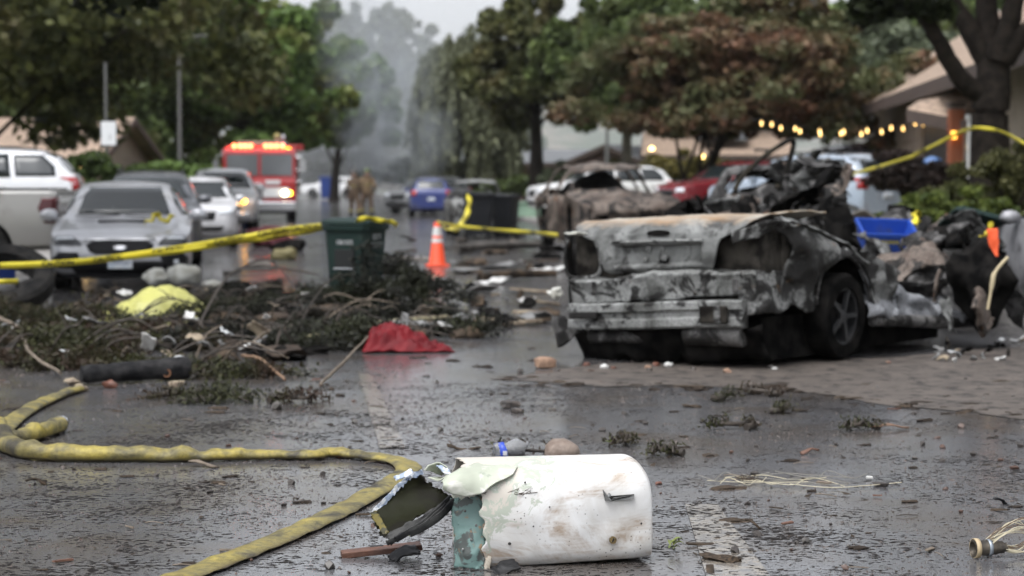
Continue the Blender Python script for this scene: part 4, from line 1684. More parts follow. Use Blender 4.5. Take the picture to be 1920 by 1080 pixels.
def main_burnt_car():
    t = thing('burnt_car', 'burnt out saloon shell with pale ashen boot lid and bumper beam', 'car', (1.13, 15.0, .01))
    t.rotation_euler = (0, R(-2.6), R(-38))
    # --- boot lid: flat deck, rolled edge, upright face with plate recess
    rows = [(.80, 1.15, 1.085), (.80, .95, 1.10), (.82, .7, 1.105), (.83, .45, 1.10), (.845, .25, 1.085), (.84, .12, 1.065), (.81, .05, 1.045), (.76, .02, 1.01),
            (.67, 0, .975), (.57, -.01, .935), (.545, -.015, .89), (.53, -.02, .83), (.51, -.02, .77), (.49, -.01, .72), (.45, .02, .69)]

    def lid(s, q):
        hw, v, z = table(rows, q)
        u = hw * (2 * s - 1)
        if abs(u) < .40 and .735 < z < .905:
            k = min(1, (.40 - abs(u)) / .03, (z - .735) / .02, (.905 - z) / .015)
            v += .05 * k
        if u > .35 and z > 1.:
            z += .02 * math.sin(u * 9) - .05 * max(0, u - .6)
        v += .02 * abs(u) ** 2
        return Vector((u, v, z))
    mb = MB()
    mb.grid(lid, 72, 84)
    mb.crumple(.014, 3.5, 2)
    mb.fold(.012, 3.2, 6)
    lid_o = mb.build('boot_lid', LIDM, t, smooth=50, solid=.012)
    mb = MB()
    mb.lathe([(.001, -.02), (.09, -.02), (.10, 0), (.09, .004), (.001, .004)], n=24, axis='Y')
    o = mb.build('lamp_slot', SOOT, lid_o, loc=(.02, -.012, .985))  # dark oval laid on the lid; its colour is the slot's inner shade
    o.scale = (1.05, 1, .24)
    for x, z in ((-.09, .87), (.03, .865), (-.13, .79), (.05, .80)):
        mb = MB()
        mb.lathe([(.026, -.012), (.026, 0), (.011, .0), (.010, .012)], n=16, axis='Y')
        mb.build('stud', B_PALE, lid_o, loc=(x, .02, z))
    mb = MB()
    mb.rock((.03, .025, .765), (.06, .012, .045), 2, .3, 4)
    mb.build('burn_hole', SOOT, lid_o)
    mb = MB()
    mb.tube([(-.41, -.03, .925), (-.2, -.035, .925), (.2, -.035, .925), (.42, -.03, .92)], .012, 6)
    mb.build('garnish_strip', B_PALE, lid_o, smooth=50)
    # --- dark boot interior behind the openings
    mb = MB()
    mb.box((0, .55, .70), (1.66, .9, .60))
    mb.build('boot_cavity', CAVITY, t)
    # --- left lamp bay with rim
    mb = MB()
    ring = [(-.86, .98), (-.72, 1.00), (-.60, .95), (-.56, .86), (-.545, .74), (-.60, .67), (-.80, .66), (-.895, .70), (-.905, .85)]
    mb.tube(catmull([(a, .02 + .1 * max(0, -a - .6), z) for a, z in ring + ring[:1]], 4), .014, 6)
    mb.build('lamp_bay_rim', B_STEEL, t, smooth=50)
    mb = MB()
    mb.grid(lambda a, b: Vector((-.92 + .36 * a, .16 + .06 * math.sin(a * 9) * b, .66 + .34 * b)), 14, 14)
    mb.crumple(.025, 7, 5)
    mb.build('lamp_bay', B_DARK, t, smooth=50, solid=.01)
    # --- left quarter edge
    mb = MB()
    LQ = [(-.90, .06), (-.925, .2), (-.935, .6), (-.935, 1.1), (-.93, 1.6)]
    mb.grid(lambda a, b: Vector((table(LQ, a)[0], table(LQ, a)[1], .36 + (1.03 - .36) * b)), 20, 10)
    mb.crumple(.02, 3, 8)
    mb.build('left_quarter', B_STEEL, t, smooth=50, solid=.01)
    # --- rear panel below the lid: shelf and pale upright
    rows2 = [(.80, .10, .685), (.83, -.03, .675), (.845, -.06, .655), (.84, -.05, .62), (.835, -.045, .58), (.83, -.04, .53), (.82, -.035, .48)]

    def panel(s, q):
        hw, v, z = table(rows2, q)
        u = hw * (2 * s - 1)
        sag = .018 * math.sin(u * 5 + 1) * (1 - q) + .02 * math.sin(u * 2.2)
        return Vector((u + .02, v + .05 * u * u, z + sag))
    mb = MB()
    mb.grid(panel, 60, 20)
    mb.crumple(.014, 6, 3)
    mb.fold(.016, 5, 3)
    mb.build('rear_panel', B_PALE, t, smooth=45, solid=.01)
    for u, w in ((-.55, .04), (.45, .03), (.72, .05)):
        mb = MB()
        mb.box((u, -.075, .575), (w, .012, .11))
        mb.build('bracket_mark', B_DARK, t, bevel=.004)
    # --- bumper beam: two ribs and a groove between
    prof = [(-.06, .265), (-.13, .27), (-.14, .285), (-.14, .335), (-.125, .345), (-.115, .35), (-.115, .39), (-.125, .395), (-.14, .405), (-.14, .455), (-.13, .465), (-.06, .47)]
    rings = []
    for k in range(41):
        u = -.80 + 1.58 * k / 40
        bow = .05 * (u / .8) ** 2
        rings.append([Vector((u, v + bow, z + .008 * math.sin(u * 3))) for v, z in prof])
    mb = MB()
    mb.loft(rings)
    mb.crumple(.004, 5, 6)
    bm_ = mb.build('bumper_beam', B_PALE, t, smooth=30)
    mb = MB()
    mb.box((.56, -.128, .372), (.24, .04, .13))
    mb.build('tow_recess', CAVITY, bm_, bevel=.015)  # dark block set on the beam, the recess's shade put into its colour
    mb = MB()
    mb.box((.60, -.140, .372), (.05, .03, .135))
    mb.build('recess_rib', B_STEEL, bm_, bevel=.006)
    mb = MB()
    mb.box((-.62, -.130, .372), (.26, .03, .055))
    mb.build('crush_patch', B_DARK, bm_, bevel=.01)
    # --- right quarter panel, crumpled over the wheel
    Q = [(0., .70, .0, 1.0), (.08, .80, .01, 1.01), (.16, .87, .06, 1.03), (.24, .915, .16, 1.05), (.36, .935, .40, 1.06), (.55, .95, .80, .98), (.7, .955, 1.15, .87),
         (.82, .96, 1.5, .76), (1., .97, 1.95, .62)]

    def quarter(a, b):
        u, v, zt = ease(Q, a)
        zb = .40 - .04 * a
        dv = v - 1.12
        if abs(dv) < .43:
            zb = max(zb, .33 + math.sqrt(max(0, .43 ** 2 - dv * dv)))
        z = zb + (zt - zb) * b
        uu = u - .10 * max(0, b - .55) ** 1.2 + .035 * math.sin(a * 11 + b * 4)
        return Vector((uu, v, z))

    def lampskip(a, b):
        p = quarter(a, b)
        return ((p.y - .14) / .30) ** 2 + ((p.z - .80) / .135) ** 2 < 1 and p.y < .42
    mb = MB()
    mb.grid(quarter, 96, 44, lampskip)
    mb.crumple(.036, 3.2, 11)
    mb.fold(.075, 3.0, 11)
    mb.build('right_quarter', B_STEEL, t, smooth=50, solid=.01)
    mb = MB()
    mb.grid(lambda a, b: Vector((.58 + .3 * a, .18 + .28 * a, .64 + .34 * b)), 10, 10)
    mb.crumple(.03, 5, 9)
    mb.build('lamp_bay', CAVITY, t, smooth=50, solid=.01)
    # folded shoulder where deck and quarter meet
    mb = MB()
    mb.grid(lambda a, b: Vector((.80 + .14 * b, .35 + 1.2 * a, 1.09 - .06 * b - .10 * a - .22 * a * a)), 30, 6)
    mb.crumple(.035, 4, 14)
    mb.fold(.05, 4, 14)
    mb.build('shoulder_fold', B_PALE, t, smooth=50, solid=.01)
    # arch lip
    mb = MB()
    mb.tube([(.95, 1.12 + .43 * math.cos(x), .33 + .43 * math.sin(x)) for x in [R(10 + 8 * k) for k in range(21)]], .014, 6)
    mb.crumple(.012, 4, 3)
    mb.build('arch_lip', B_DARK, t, smooth=60)
    # inner arch
    mb = MB()
    mb.grid(lambda a, b: Vector((.55 + .36 * b, 1.12 + .46 * math.cos(math.pi * a), .33 + .46 * math.sin(math.pi * a))), 20, 4)
    mb.build('inner_arch', SOOT, t, smooth=60)
    # wheel, tyre burnt away on top
    w = add_wheel(t, .85, 1.12, .335, .24, mat('burnt_rim', (.03, .031, .033), .5, .5, col2=(.055, .055, .056), scale=6), 5, SOOT)
    w.rotation_euler = (0, R(4), 0)
    w.location.z = .30
    # collapsed door skin running forward and down
    D = [(0., .93, 1.5, .76, .26), (.2, .97, 1.75, .68, .24), (.4, 1.01, 2.05, .58, .22), (.6, 1.05, 2.35, .48, .21), (.8, 1.10, 2.7, .38, .19), (1., 1.14, 3.05, .26, .15)]

    def door(a, b):
        u, v, zt, zb = ease(D, a)
        return Vector((u - .28 * b * b + .03 * math.sin(b * 9 + a * 5), v, zb + (zt - zb) * b))
    mb = MB()
    mb.grid(door, 72, 40)
    mb.crumple(.05, 3.0, 21)
    mb.fold(.10, 3.0, 21)
    mb.build('collapsed_door', burnt('burnt_blue', ash=(.25, .257, .27), mid=(.09, .093, .10), sootlo=.57, rustlo=.72, scale=2.6), t, smooth=50, solid=.012)
    mb = MB()
    mb.tube(catmull([(.97, 1.55, .24), (1.02, 2.2, .19), (1.12, 3.1, .14)], 5), .05, 8)
    mb.crumple(.02, 3, 2)
    mb.build('sill', B_DARK, t, smooth=50)
    # fallen inner structure between deck and front
    for k in range(12):
        r = random.Random(k + 50)
        mb = MB()
        mb.grid(lambda a, b: Vector(((a - .5) * r.uniform(.5, .5) * 1.2, (b - .5) * .8, .12 * math.sin(a * 6 + k))), 14, 12)
        mb.crumple(.10, 2.6, k + 30)
        mb.build('torn_panel', (B_STEEL, B_DARK, B_PALE, B_DARK)[k % 4], t, smooth=50, solid=.01,
                 loc=(r.uniform(-.7, .75), 1.45 + k * .14 + r.uniform(-.1, .1), .52 - .012 * k + r.uniform(-.1, .22)), rot=(r.uniform(-.7, .7), r.uniform(-.7, .7), r.uniform(0, 6)))
    # underside: black block down to the ground standing in for the shade below
    mb = MB()
    mb.box((.05, 1.62, .17), (1.46, 2.9, .32))
    mb.build('underbody_block', SOOT, t)
    mb = MB()
    mb.tube([(.25, -.02, .22), (.45, .0, .22), (.72, .02, .21)], .085, 14)
    mb.build('silencer', B_DARK, t, smooth=50)
    mb = MB()
    mb.tube([(-.65, .0, .2), (0, .03, .2), (.25, .02, .22)], .05, 10)
    mb.build('exhaust_pipe', B_DARK, t, smooth=50)
    mb = MB()
    mb.grid(lambda a, b: Vector((-.84 + 1.70 * a, -.04 + .10 * b + .10 * abs(2 * a - 1) ** 3, .28 - .27 * b)), 36, 6)
    mb.crumple(.04, 4, 17)
    mb.fold(.06, 5, 17)
    mb.build('black_skirt', SOOT, t, smooth=60, solid=.015)  # crumpled black sheet closing the gap from beam to ground
    # burnt scrap hanging at the left corner
    mb = MB()
    mb.grid(lambda a, b: Vector((-.98 + .24 * a, .0, .36 - .22 * b * (1 - .4 * a))), 10, 8)
    mb.crumple(.05, 4, 19)
    mb.build('hanging_scrap', B_DARK, t, smooth=60, solid=.01)
    # wisp of white foam on the deck and on the corner
    return t


MAIN = main_burnt_car()


def shell(name, label, loc, rz, st, W, m, cab, wheels, wr, crum=.05, seed=1, scale=None, wheel_parts=True, wind=None, rear=None, cut=None, cat='car'):
    """burnt out body: window and arch openings left empty. cab: (y0, y1) of side openings with pillar list"""
    t = thing(name, label, cat, loc, rz, None, scale)
    n = 80
    L0, L1 = st[0][0], st[-1][0]
    ys = [L0 + (L1 - L0) * k / n for k in range(n + 1)]
    rings = []
    for y in ys:
        pr = section(interp(st, y), W)
        rings.append([Vector((x, y, z)) for x, z in pr] + [Vector((-x, y, z)) for x, z in pr[-2:0:-1]])
    m_ = len(rings[0])
    half = 12
    mb = MB()
    fs = []
    for i in range(n):
        ym = (ys[i] + ys[i + 1]) / 2
        for j in range(m_):
            jj = j if j < half else m_ - 1 - j
            if jj == 0:
                continue
            if jj in (6, 7, 8) and cab[0] < ym < cab[1] and not any(abs(ym - p) < .06 for p in cab[2]):
                continue
            if jj in (9, 10, 11) and wind and wind[0] < ym < wind[1]:
                continue
            if jj in (9, 10, 11) and rear and rear[0] < ym < rear[1]:
                continue
            if cut and cut(ym, jj):
                continue
            if jj in (1, 2, 3, 4) and any(abs(ym - y) < wr + .04 for y in wheels):
                zc = rings[i][jj].z
                if (ym - wheels[0]) ** 2 + (zc - wr) ** 2 < (wr + .08) ** 2 or (ym - wheels[1]) ** 2 + (zc - wr) ** 2 < (wr + .08) ** 2:
                    continue
            k = (j + 1) % m_
            fs.append((i * m_ + j, i * m_ + k, (i + 1) * m_ + k, (i + 1) * m_ + j))
    mb.add([p for r in rings for p in r], fs)
    mb.crumple(crum, 2.2, seed, 2)
    mb.fold(crum * 1.3, 2.2, seed)
    b = mb.build('body_shell', m, t, smooth=45, solid=.02)
    # ends
    for y, nm in ((L0 + .06, 'nose_panel'), (L1 - .05, 'tail_panel')):
        s = interp(st, y)
        mb = MB()
        mb.grid(lambda a, q: Vector(((a - .5) * 2 * W * s[3] * .95, y, s[0] + (s[2] - s[0]) * q)), 20, 10,
                lambda a, q: (abs(a - .5) > .28 and q > .55 and abs(a - .5) < .47))
        mb.crumple(crum * .9, 3, seed + 3)
        mb.build(nm, m, t, smooth=45, solid=.015)
    mb = MB()
    mb.rock((0, (cab[0] + cab[1]) / 2, .95 * st[8][3] / 1.65), (W * .70, (cab[1] - cab[0]) * .42, (.62 if m is not B_PALE else .2)), 3, .3, seed)
    mb.build('dark_interior_fill', SOOT, t, smooth=60)  # dark bulk added so the window openings look black inside
    rnd = random.Random(seed)
    for k in range(8):
        mb = MB()
        mb.rock((rnd.uniform(-.5, .5) * W, L0 + (L1 - L0) * (k + .8) / 9, .55 + rnd.uniform(-.1, .15)), (.32, .26, .26), 2, .5, seed + k)
        mb.build('dark_interior_fill', SOOT if k % 2 else B_DARK, t, smooth=60)
    if wheel_parts:
        for y in wheels:
            for s in (-1, 1):
                w = add_wheel(t, s * (W - .12), y, wr * .88, .2, B_DARK, 5, SOOT)
    return t


# burnt pickup / four by four behind the boot
q = pos(1145, 400, 40)
shell('burnt_car', 'rust brown burnt four by four behind the pale boot lid', (q.x + .3, 37.6, 0), R(10), SUV, 1.0, B_RUST, (1.55, 4.4, (2.6, 3.5)), (.95, 3.72), .34, .085, 5, 1.02,
      wind=(1.32, 1.95), rear=(4.1, 4.6))
# centre burnt frame behind the black bins
q = at(905, 446)
shell('burnt_car', 'ashen burnt car frame directly behind the two black bins', (q.x, q.y + 1.2, 0), R(6), SUV, .90, B_PALE, (1.4, 4.5, (2.6, 3.5)), (.95, 3.72), .33, .05, 8, .84,
      wind=(1.28, 2.0), rear=(3.9, 4.7))
# burnt hatchbacks in the heap at the right
q = pos(1475, 420, 27)
shell('burnt_car', 'sooty burnt hatchback in the heap behind the upright door frame', (q.x + .6, 31.0, 0), R(168), SUV, .92, B_DARK, (1.4, 3.6, (2.6, 3.5)), (.95, 3.72), .33, .08, 12, .94,
      wind=(1.28, 2.0), rear=(4.15, 4.5))
q = pos(1345, 420, 34)
shell('burnt_car', 'collapsed burnt car low in the heap left of the door frame', (q.x - .6, 33.0, -.25), R(-70), SEDAN, .9, B_STEEL, (1.5, 3.9, (2.4,)), (.92, 3.6), .31, .10, 15, .9,
      wind=(1.42, 2.1), rear=(3.4, 4.0))
q = pos(1610, 400, 27.5)
mb = MB()
mb.grid(lambda a, b: Vector((-.48 + .96 * a, -.3 + .6 * b + .12 * math.sin(a * 3.1), .62 * math.sin(math.pi * (.08 + .84 * a)) * (1 - .25 * b * b))), 30, 16)
mb.crumple(.045, 3, 31)
o = mb.build('wheel_arch_panel', burnt('burnt_ashen', ash=(.42, .38, .34), mid=(.2, .185, .17), sootlo=.56, rustlo=.75), None, smooth=50, solid=.015, loc=(q.x, q.y, .36))
tag(o, 'domed ash coloured wing panel in front of the pale blue car', 'car panel')


# upright bent door frame
def door_frame():
    Y = 23.5
    P = [(1398, 420), (1385, 378), (1379, 356), (1400, 322), (1440, 288), (1478, 264), (1488, 268), (1484, 290), (1474, 322), (1456, 352)]
    W_ = [pos(x, y, Y + .004 * (x - 1400)) for x, y in P]
    b = Vector((W_[0].x, Y, 0))
    t = thing('door_frame', 'thin black bent door frame standing up from the heap', 'door frame', b)
    mb = MB()
    mb.tube(catmull([p - b for p in W_], 5), [.065] * 6 + [.058] * 5 + [.038] * 35, 8, flat=.8)
    mb.crumple(.012, 5, 2)
    mb.build('frame', mat('charred_frame', (.010, .009, .008), .8, spec=.1, col2=(.035, .030, .022), scale=6, bump=.4), t, smooth=60)
    mb = MB()
    mb.tube([(0, 0, 0), Vector((W_[0] - b)) * .5 + Vector((0, 0, .0)), W_[0] - b], [.05, .06, .055], 8)
    mb.build('post', SOOT, t, smooth=60)


door_frame()


# ---------------- torn scraps
def scrap(name, label, cat, c, size, m, rot=(0, 0, 0), amp=.08, freq=3., seed=1, bend=.3, group=None, th=.008, n=16):
    mb = MB()
    r = random.Random(seed)

    def fn(a, b):
        x, y = (a - .5), (b - .5)
        e = 1 + .25 * noise.noise(Vector((a * 4, b * 4, seed)))
        return Vector((x * size[0] * e, y * size[1] * e, size[2] * math.sin(a * 3.1 + seed) * bend))
    mb.grid(fn, n, n)
    mb.crumple(amp, freq, seed)
    mb.fold(amp * 1.2, freq, seed)
    o = mb.build(name, m, None, smooth=50, solid=th, loc=c, rot=rot)
    return tag(o, label, cat, group)


def lump(name, label, cat, c, s, m, seed=1, rough=.35, group=None, sub=3):
    mb = MB()
    mb.rock((0, 0, 0), s, sub, rough, seed)
    o = mb.build(name, m, None, smooth=60, loc=c)
    return tag(o, label, cat, group)


# front of the burnt saloon: black engine mass, rust folded sheet, tan bracket
lump('engine_block', 'black charred engine mass left of the orange flag', 'engine', pos(1835, 525, 16.4), (.24, .28, .36), SOOT, 5, .45)
scrap('folded_panel', 'orange rusted folded panel above the collapsed door', 'car panel', pos(1718, 495, 17.2), (.62, .5, .2), B_RUST, (R(18), R(-6), R(20)), .07, 4, 12, .5)
scrap('folded_panel', 'grey torn panel beneath the blue tub', 'car panel', pos(1640, 480, 18.0), (.5, .5, .2), B_STEEL, (R(40), R(20), R(60)), .09, 4, 13, .5)
scrap('broken_bracket', 'tan broken metal bracket below the black engine mass', 'bracket', pos(1838, 585, 15.6), (.30, .22, .12), B_RUST, (R(55), R(35), R(10)), .03, 5, 14, .8, th=.05)
scrap('bent_panel', 'pale grey bent strip beside the engine mass', 'car panel', pos(1778, 590, 15.9), (.10, .26, .1), B_PALE, (R(80), 0, R(15)), .03, 5, 15, .4)
mb = MB()
mb.tube([pos(1752, 565, 16.6), pos(1757, 520, 16.6), pos(1763, 505, 16.6)], [.02, .018, .015], 8)
tag(mb.build('steel_rod', B_RUST, None, smooth=60), 'thin pinkish rod standing in the wreckage', 'rod')
mb = MB()
mb.tube(catmull([pos(1852, 580, 15.4), pos(1860, 535, 15.4), pos(1866, 510, 15.4), pos(1890, 482, 15.4)], 4), [.012] * 4 + [.02] * 4 + [.014] * 5, 7)
tag(mb.build('frayed_cable', mat('cable_pale', (.45, .38, .24), .8), None, smooth=60), 'pale frayed cable in front of the streaked car', 'cable')
r = random.Random(91)
r2_ = random.Random(191)
for k in range(150):
    r = r2_
    px = r.uniform(1290, 1890)
    py = r.uniform(425, 560) if px > 1640 else (r.uniform(318, 450) if px > 1440 else r.uniform(385, 450))
    if 1580 < px < 1725 and py < 475:
        py = r.uniform(478, 540)
    Y = r.uniform(17.5, 23) if px > 1600 else r.uniform(19.5, 26)
    p = pos(px, py, Y)
    z = max(.05, min(p.z, 1.5))
    s = r.uniform(.2, .6) * (.55 if 1560 < px < 1760 else 1)
    scrap('torn_scrap', 'twisted burnt metal scrap in the heap right of the burnt saloon', 'scrap', (p.x, Y, z), (s, s * r.uniform(.4, 1), .2),
          (B_DARK, B_STEEL, SOOT, SOOT, B_DARK, B_RUST, SOOT, B_PALE)[k % 8], (r.uniform(-1, 1), r.uniform(-1, 1), r.uniform(0, 6)), .08, 3.5, k + 100, .5,
          'burnt scraps heaped right of the burnt saloon', n=10)
for k in range(34):
    px = r.uniform(1300, 1820)
    Y = r.uniform(19.5, 26)
    p = pos(px, 470, Y)
    lump('charred_lump', 'charred lump at the bottom of the wreckage heap', 'debris', (p.x, Y, r.uniform(.1, .75)), (r.uniform(.2, .5), r.uniform(.2, .5), r.uniform(.2, .45)),
         SOOT if k % 3 else B_DARK, k + 60, .5, 'charred lumps in the wreckage heap', 2)
r = random.Random(91)
# mid road scraps, behind cone and saloon
WOODP = mat('pale_wood', (.28, .23, .16), .8, col2=(.16, .12, .085), scale=7, dirt=(.03, .025, .02), dscale=6)
WOODD = mat('charred_wood', (.022, .018, .014), .8, spec=.15, col2=(.09, .065, .045), scale=7, bump=.4)
WHITEP = mat('white_scrap', (.62, .62, .60), .6, col2=(.4, .39, .37), scale=9)
GREYP = mat('grey_scrap', (.20, .20, .195), .7, col2=(.11, .11, .105), scale=6)
REDP = mat('red_scrap', (.2, .02, .02), .6)
for k in range(84):
    px = r.uniform(735, 1040)
    py = r.uniform(440, 640)
    if 790 < px < 850 and py < 510:
        continue
    p = at(px, py)
    L = r.uniform(.12, .7) * (1.2 if py < 520 else .8)
    m = (WOODD, GREYP, SOOT, B_DARK, WHITEP if k % 12 == 4 else GREYP, WOODD)[k % 6]
    if k % 3 == 0:
        mb = MB()
        mb.box((0, 0, 0), (L, L * r.uniform(.1, .3), .03), (r.uniform(-.1, .1), r.uniform(-.12, .12), 0))
        mb.crumple(.02, 3, k)
        o = mb.build('board_piece', WOODP if k % 2 else WOODD, None, bevel=.004, loc=(p.x, p.y, .04), rot=(0, 0, r.uniform(0, 3.1)))
        tag(o, 'broken board lying on the road around the orange cone', 'board', 'broken boards around the cone')
    elif k % 3 == 1:
        scrap('flat_scrap', 'crumpled sheet scrap on the road around the orange cone', 'scrap', (p.x, p.y, .06), (L * .8, L * .6, .10), m, (r.uniform(-.15, .15), r.uniform(-.15, .15), r.uniform(0, 6)),
              .035, 5, k, .3, 'sheet scraps around the cone', n=8)
    else:
        lump('ash_lump', 'dark clod of ash and mud around the orange cone', 'debris', (p.x, p.y, .03), (L * .35, L * .35, .07), m, k, .5, 'ash clods around the cone', 2)
# ================================================================== bins, cone, tape, people
def bin_(name, label, loc, rz, m, w=.55, d=.6, h=1.02, rot=None, lid_open=False, wheels=True, cat='wheelie bin', recess=True, inner=None):
    t = thing(name, label, cat, loc, rz)
    if rot:
        t.rotation_euler = rot
    hb = h * .93

    def ring(k, z, c=.05, off=0):
        a, b = w / 2 * k - off, d / 2 * k - off
        return [Vector(p) for p in ((-a + c, -b, z), (a - c, -b, z), (a, -b + c, z), (a, b - c, z), (a - c, b, z), (-a + c, b, z), (-a, b - c, z), (-a, -b + c, z))]
    mb = MB()
    if lid_open:
        mb.loft([ring(.80, .04), ring(.86, .3), ring(.95, .7), ring(1., hb), ring(1., hb, .05, .02), ring(.95, .7, .05, .02), ring(.82, .08, .05, .02)])
    else:
        mb.loft([ring(.80, .04), ring(.86, .3), ring(.95, .7), ring(1., hb)])
    mb.build('body', m, t, smooth=30, bevel=.012)
    mb = MB()
    mb.loft([ring(1.07, hb - .05), ring(1.09, hb - .03), ring(1.09, hb + .005), ring(1.0, hb + .005), ring(1.0, hb - .05)], cap=False)
    mb.build('rim', m, t, smooth=30)
    lid = MB()
    lid.loft([ring(1.11, hb + .012), ring(1.11, hb + .04), ring(1.04, hb + .065), ring(.7, hb + .085)])
    if lid_open:
        lid.xform(Matrix.Rotation(R(-115), 4, 'X') @ Matrix.Translation((0, -d / 2, -hb)))
        lid.build('lid', m, t, smooth=30, loc=(0, d / 2 + .03, hb - .02))
    else:
        lid.build('lid', m, t, smooth=30)
    mb = MB()
    mb.tube([(-w * .40, d / 2 + .01, hb - .06), (-w * .40, d / 2 + .10, hb - .01), (w * .40, d / 2 + .10, hb - .01), (w * .40, d / 2 + .01, hb - .06)], .016, 8)
    mb.build('handle', m, t, smooth=50)
    if recess:
        mb = MB()
        mb.box((0, -d * .455, h * .58), (w * .46, .05, h * .20))
        rc = mb.build('grab_recess', mat('bin_shadow', (.006, .007, .007), .8), t, bevel=.01)
        mb = MB()
        mb.tube([(-w * .24, -d * .50, h * .475), (w * .24, -d * .50, h * .475)], .012, 8)
        mb.build('lift_bar', mat('steel_bar', (.25, .26, .27), .5, .6), t)
    if wheels:
        for s in (-1, 1):
            mb = MB()
            mb.lathe([(.03, -.03), (.12, -.03), (.125, 0), (.12, .03), (.03, .03)], (s * (w / 2 * .84), d * .42, .125), 20, 'X')
            mb.build('wheel', RUBBER, t, smooth=40)
    return t


BIN_GREEN = mat('bin_green', (.012, .026, .023), .55, spec=.2, col2=(.016, .032, .028), scale=3, dirt=(.055, .055, .045), dscale=3, dlo=.55, dhi=.8)
BIN_BLACK = mat('bin_black', (.011, .012, .014), .55, spec=.2, dirt=(.04, .038, .035), dscale=3)
BIN_BLUE = mat('bin_blue', (.018, .045, .20), .45, dirt=(.05, .055, .075), dscale=4)
INK_W = mat('white_ink', (.55, .56, .57), .6, col2=(.35, .36, .36), scale=30)
p = at(664, 588)
gb = bin_('wheelie_bin', 'dark green wheelie bin with white number standing in the road debris', (p.x, p.y + .25, 0), R(-20), BIN_GREEN, .50, .58, .99)
text_mesh('1801005', .072, 'number', INK_W, gb, (0, -.283, .745), (R(90), 0, 0), sx=.8)
text_mesh('EDCO', .085, 'lettering', INK_W, gb, (.247, .0, .80), (R(90), 0, R(90)), sx=.9)
for k, s in enumerate((.30, .24)):
    mb = MB()
    mb.box((.246, 0, .735 - k * .035), (.004, s, .008))
    mb.build('small_print', INK_W, gb)
p = at(897, 449)
bin_('wheelie_bin', 'left of the two black wheelie bins beside the burnt frame', (p.x, p.y + .3, 0), R(4), BIN_BLACK, .70, .72, 1.13, recess=False)
p = at(947, 447)
bin_('wheelie_bin', 'right of the two black wheelie bins, turned slightly away', (p.x, p.y + .35, 0), R(-18), BIN_BLACK, .56, .66, 1.08, recess=False)
p = pos(468, 395, 56)
bin_('wheelie_bin', 'narrow blue wheelie bin beside the fire engine bumper', (p.x, p.y, 0), R(10), BIN_BLUE, .46, .6, 1.02, recess=False)
p = pos(612, 330, 150)
bin_('wheelie_bin', 'far blue wheelie bin left of the far white estate car', (p.x, p.y, .12), 0, BIN_BLUE, .9, .8, 1.7, recess=False)
# toppled ones at the right heap and at the left edge
p = pos(1775, 440, 20.5)
bin_('wheelie_bin', 'toppled dark green bin with its open mouth towards the camera', (p.x + .12, p.y + .95, .62), 0, BIN_GREEN, .62, .56, .95, rot=(R(96), R(14), R(4)), lid_open=True)
p = at(22, 560)
bin_('wheelie_bin', 'toppled blue bin lying behind the loose tyre at the left edge', (p.x - .25, p.y + .9, .30), 0, BIN_BLUE, .52, .52, .95, rot=(R(-84), 0, R(70)), recess=False)
p = pos(1748, 300, 36)
mb = MB()
mb.lathe([(.0015, .12), (.09, .10), (.17, .05), (.19, 0), (.17, -.01), (.001, .02)], n=18)
t = thing('water_cooler', 'pale blue domed bottle near the brick pillar', 'bottle', (p.x, p.y, p.z - .05))
mb.build('dome', mat('pale_blue_plastic', (.10, .20, .42), .4), t, smooth=60)
mb = MB()
mb.lathe([(.10, -.7), (.13, -.6), (.13, -.02), (.1, 0)], n=18)
mb.build('stem', BIN_BLUE, t, smooth=60)


def blue_tub():
    p = pos(1657, 442, 19.2)
    t = thing('recycling_tub', 'bright blue plastic tub lying tilted on the wreckage', 'tub', (p.x, p.y, p.z - .10))
    t.rotation_euler = (R(24), R(2), R(5))
    m = mat('tub_blue', (.02, .07, .36), .4, dirt=(.05, .07, .14), dscale=5)
    a, b, h = .26, .17, .20

    def rr(k, z):
        return [Vector(q) for q in ((-a * k, -b * k, z), (a * k, -b * k, z), (a * k, b * k, z), (-a * k, b * k, z))]
    mb = MB()
    mb.loft([rr(.86, 0), rr(1, h), rr(.96, h), rr(.84, .012)])
    mb.build('tub', m, t, bevel=.012)
    mb = MB()
    mb.loft([rr(1.05, h - .03), rr(1.05, h + .01), rr(.97, h + .01), rr(.97, h - .03)], cap=False)
    mb.build('rim', m, t)
    for k in range(6):
        mb = MB()
        mb.box((-.10 + k * .035, -b * .955, h * .62), (.024, .006, .04), (R(-9), 0, 0))
        mb.build('print_mark', mat('dull_yellow', (.35, .3, .05), .6), t)


blue_tub()


def cone():
    p = at(820, 499)
    t = thing('traffic_cone', 'bright orange traffic cone with two white collars', 'cone', (p.x, p.y, 0), R(8))
    OR = mat('cone_orange', (.78, .075, .018), .5, dirt=(.55, .09, .04), dscale=4)
    WB = mat('cone_white', (.66, .66, .64), .4, dirt=(.4, .4, .38), dscale=6)
    mb = MB()
    mb.lathe([(.15, .03), (.135, .05), (.052, .70), (.035, .72), (.025, .72)], n=28)
    mb.build('cone_body', OR, t, smooth=40)
    mb = MB()
    mb.box((0, 0, .016), (.37, .37, .032))
    mb.build('base', OR, t, bevel=.012)
    for z0, z1 in ((.50, .645), (.39, .455)):
        r0, r1 = .135 - .083 * (z0 - .05) / .65, .135 - .083 * (z1 - .05) / .65
        mb = MB()
        mb.lathe([(r0 + .003, z0), (r1 + .003, z1)], n=28, cap=False)
        mb.build('white_collar', WB, t, smooth=60)
    return p


CONEP = cone()
TAPE = mat('tape_yellow', (.70, .60, .045), .42, col2=(.62, .52, .03), scale=4)
TAPEINK = mat('tape_ink', (.012, .012, .010), .5)


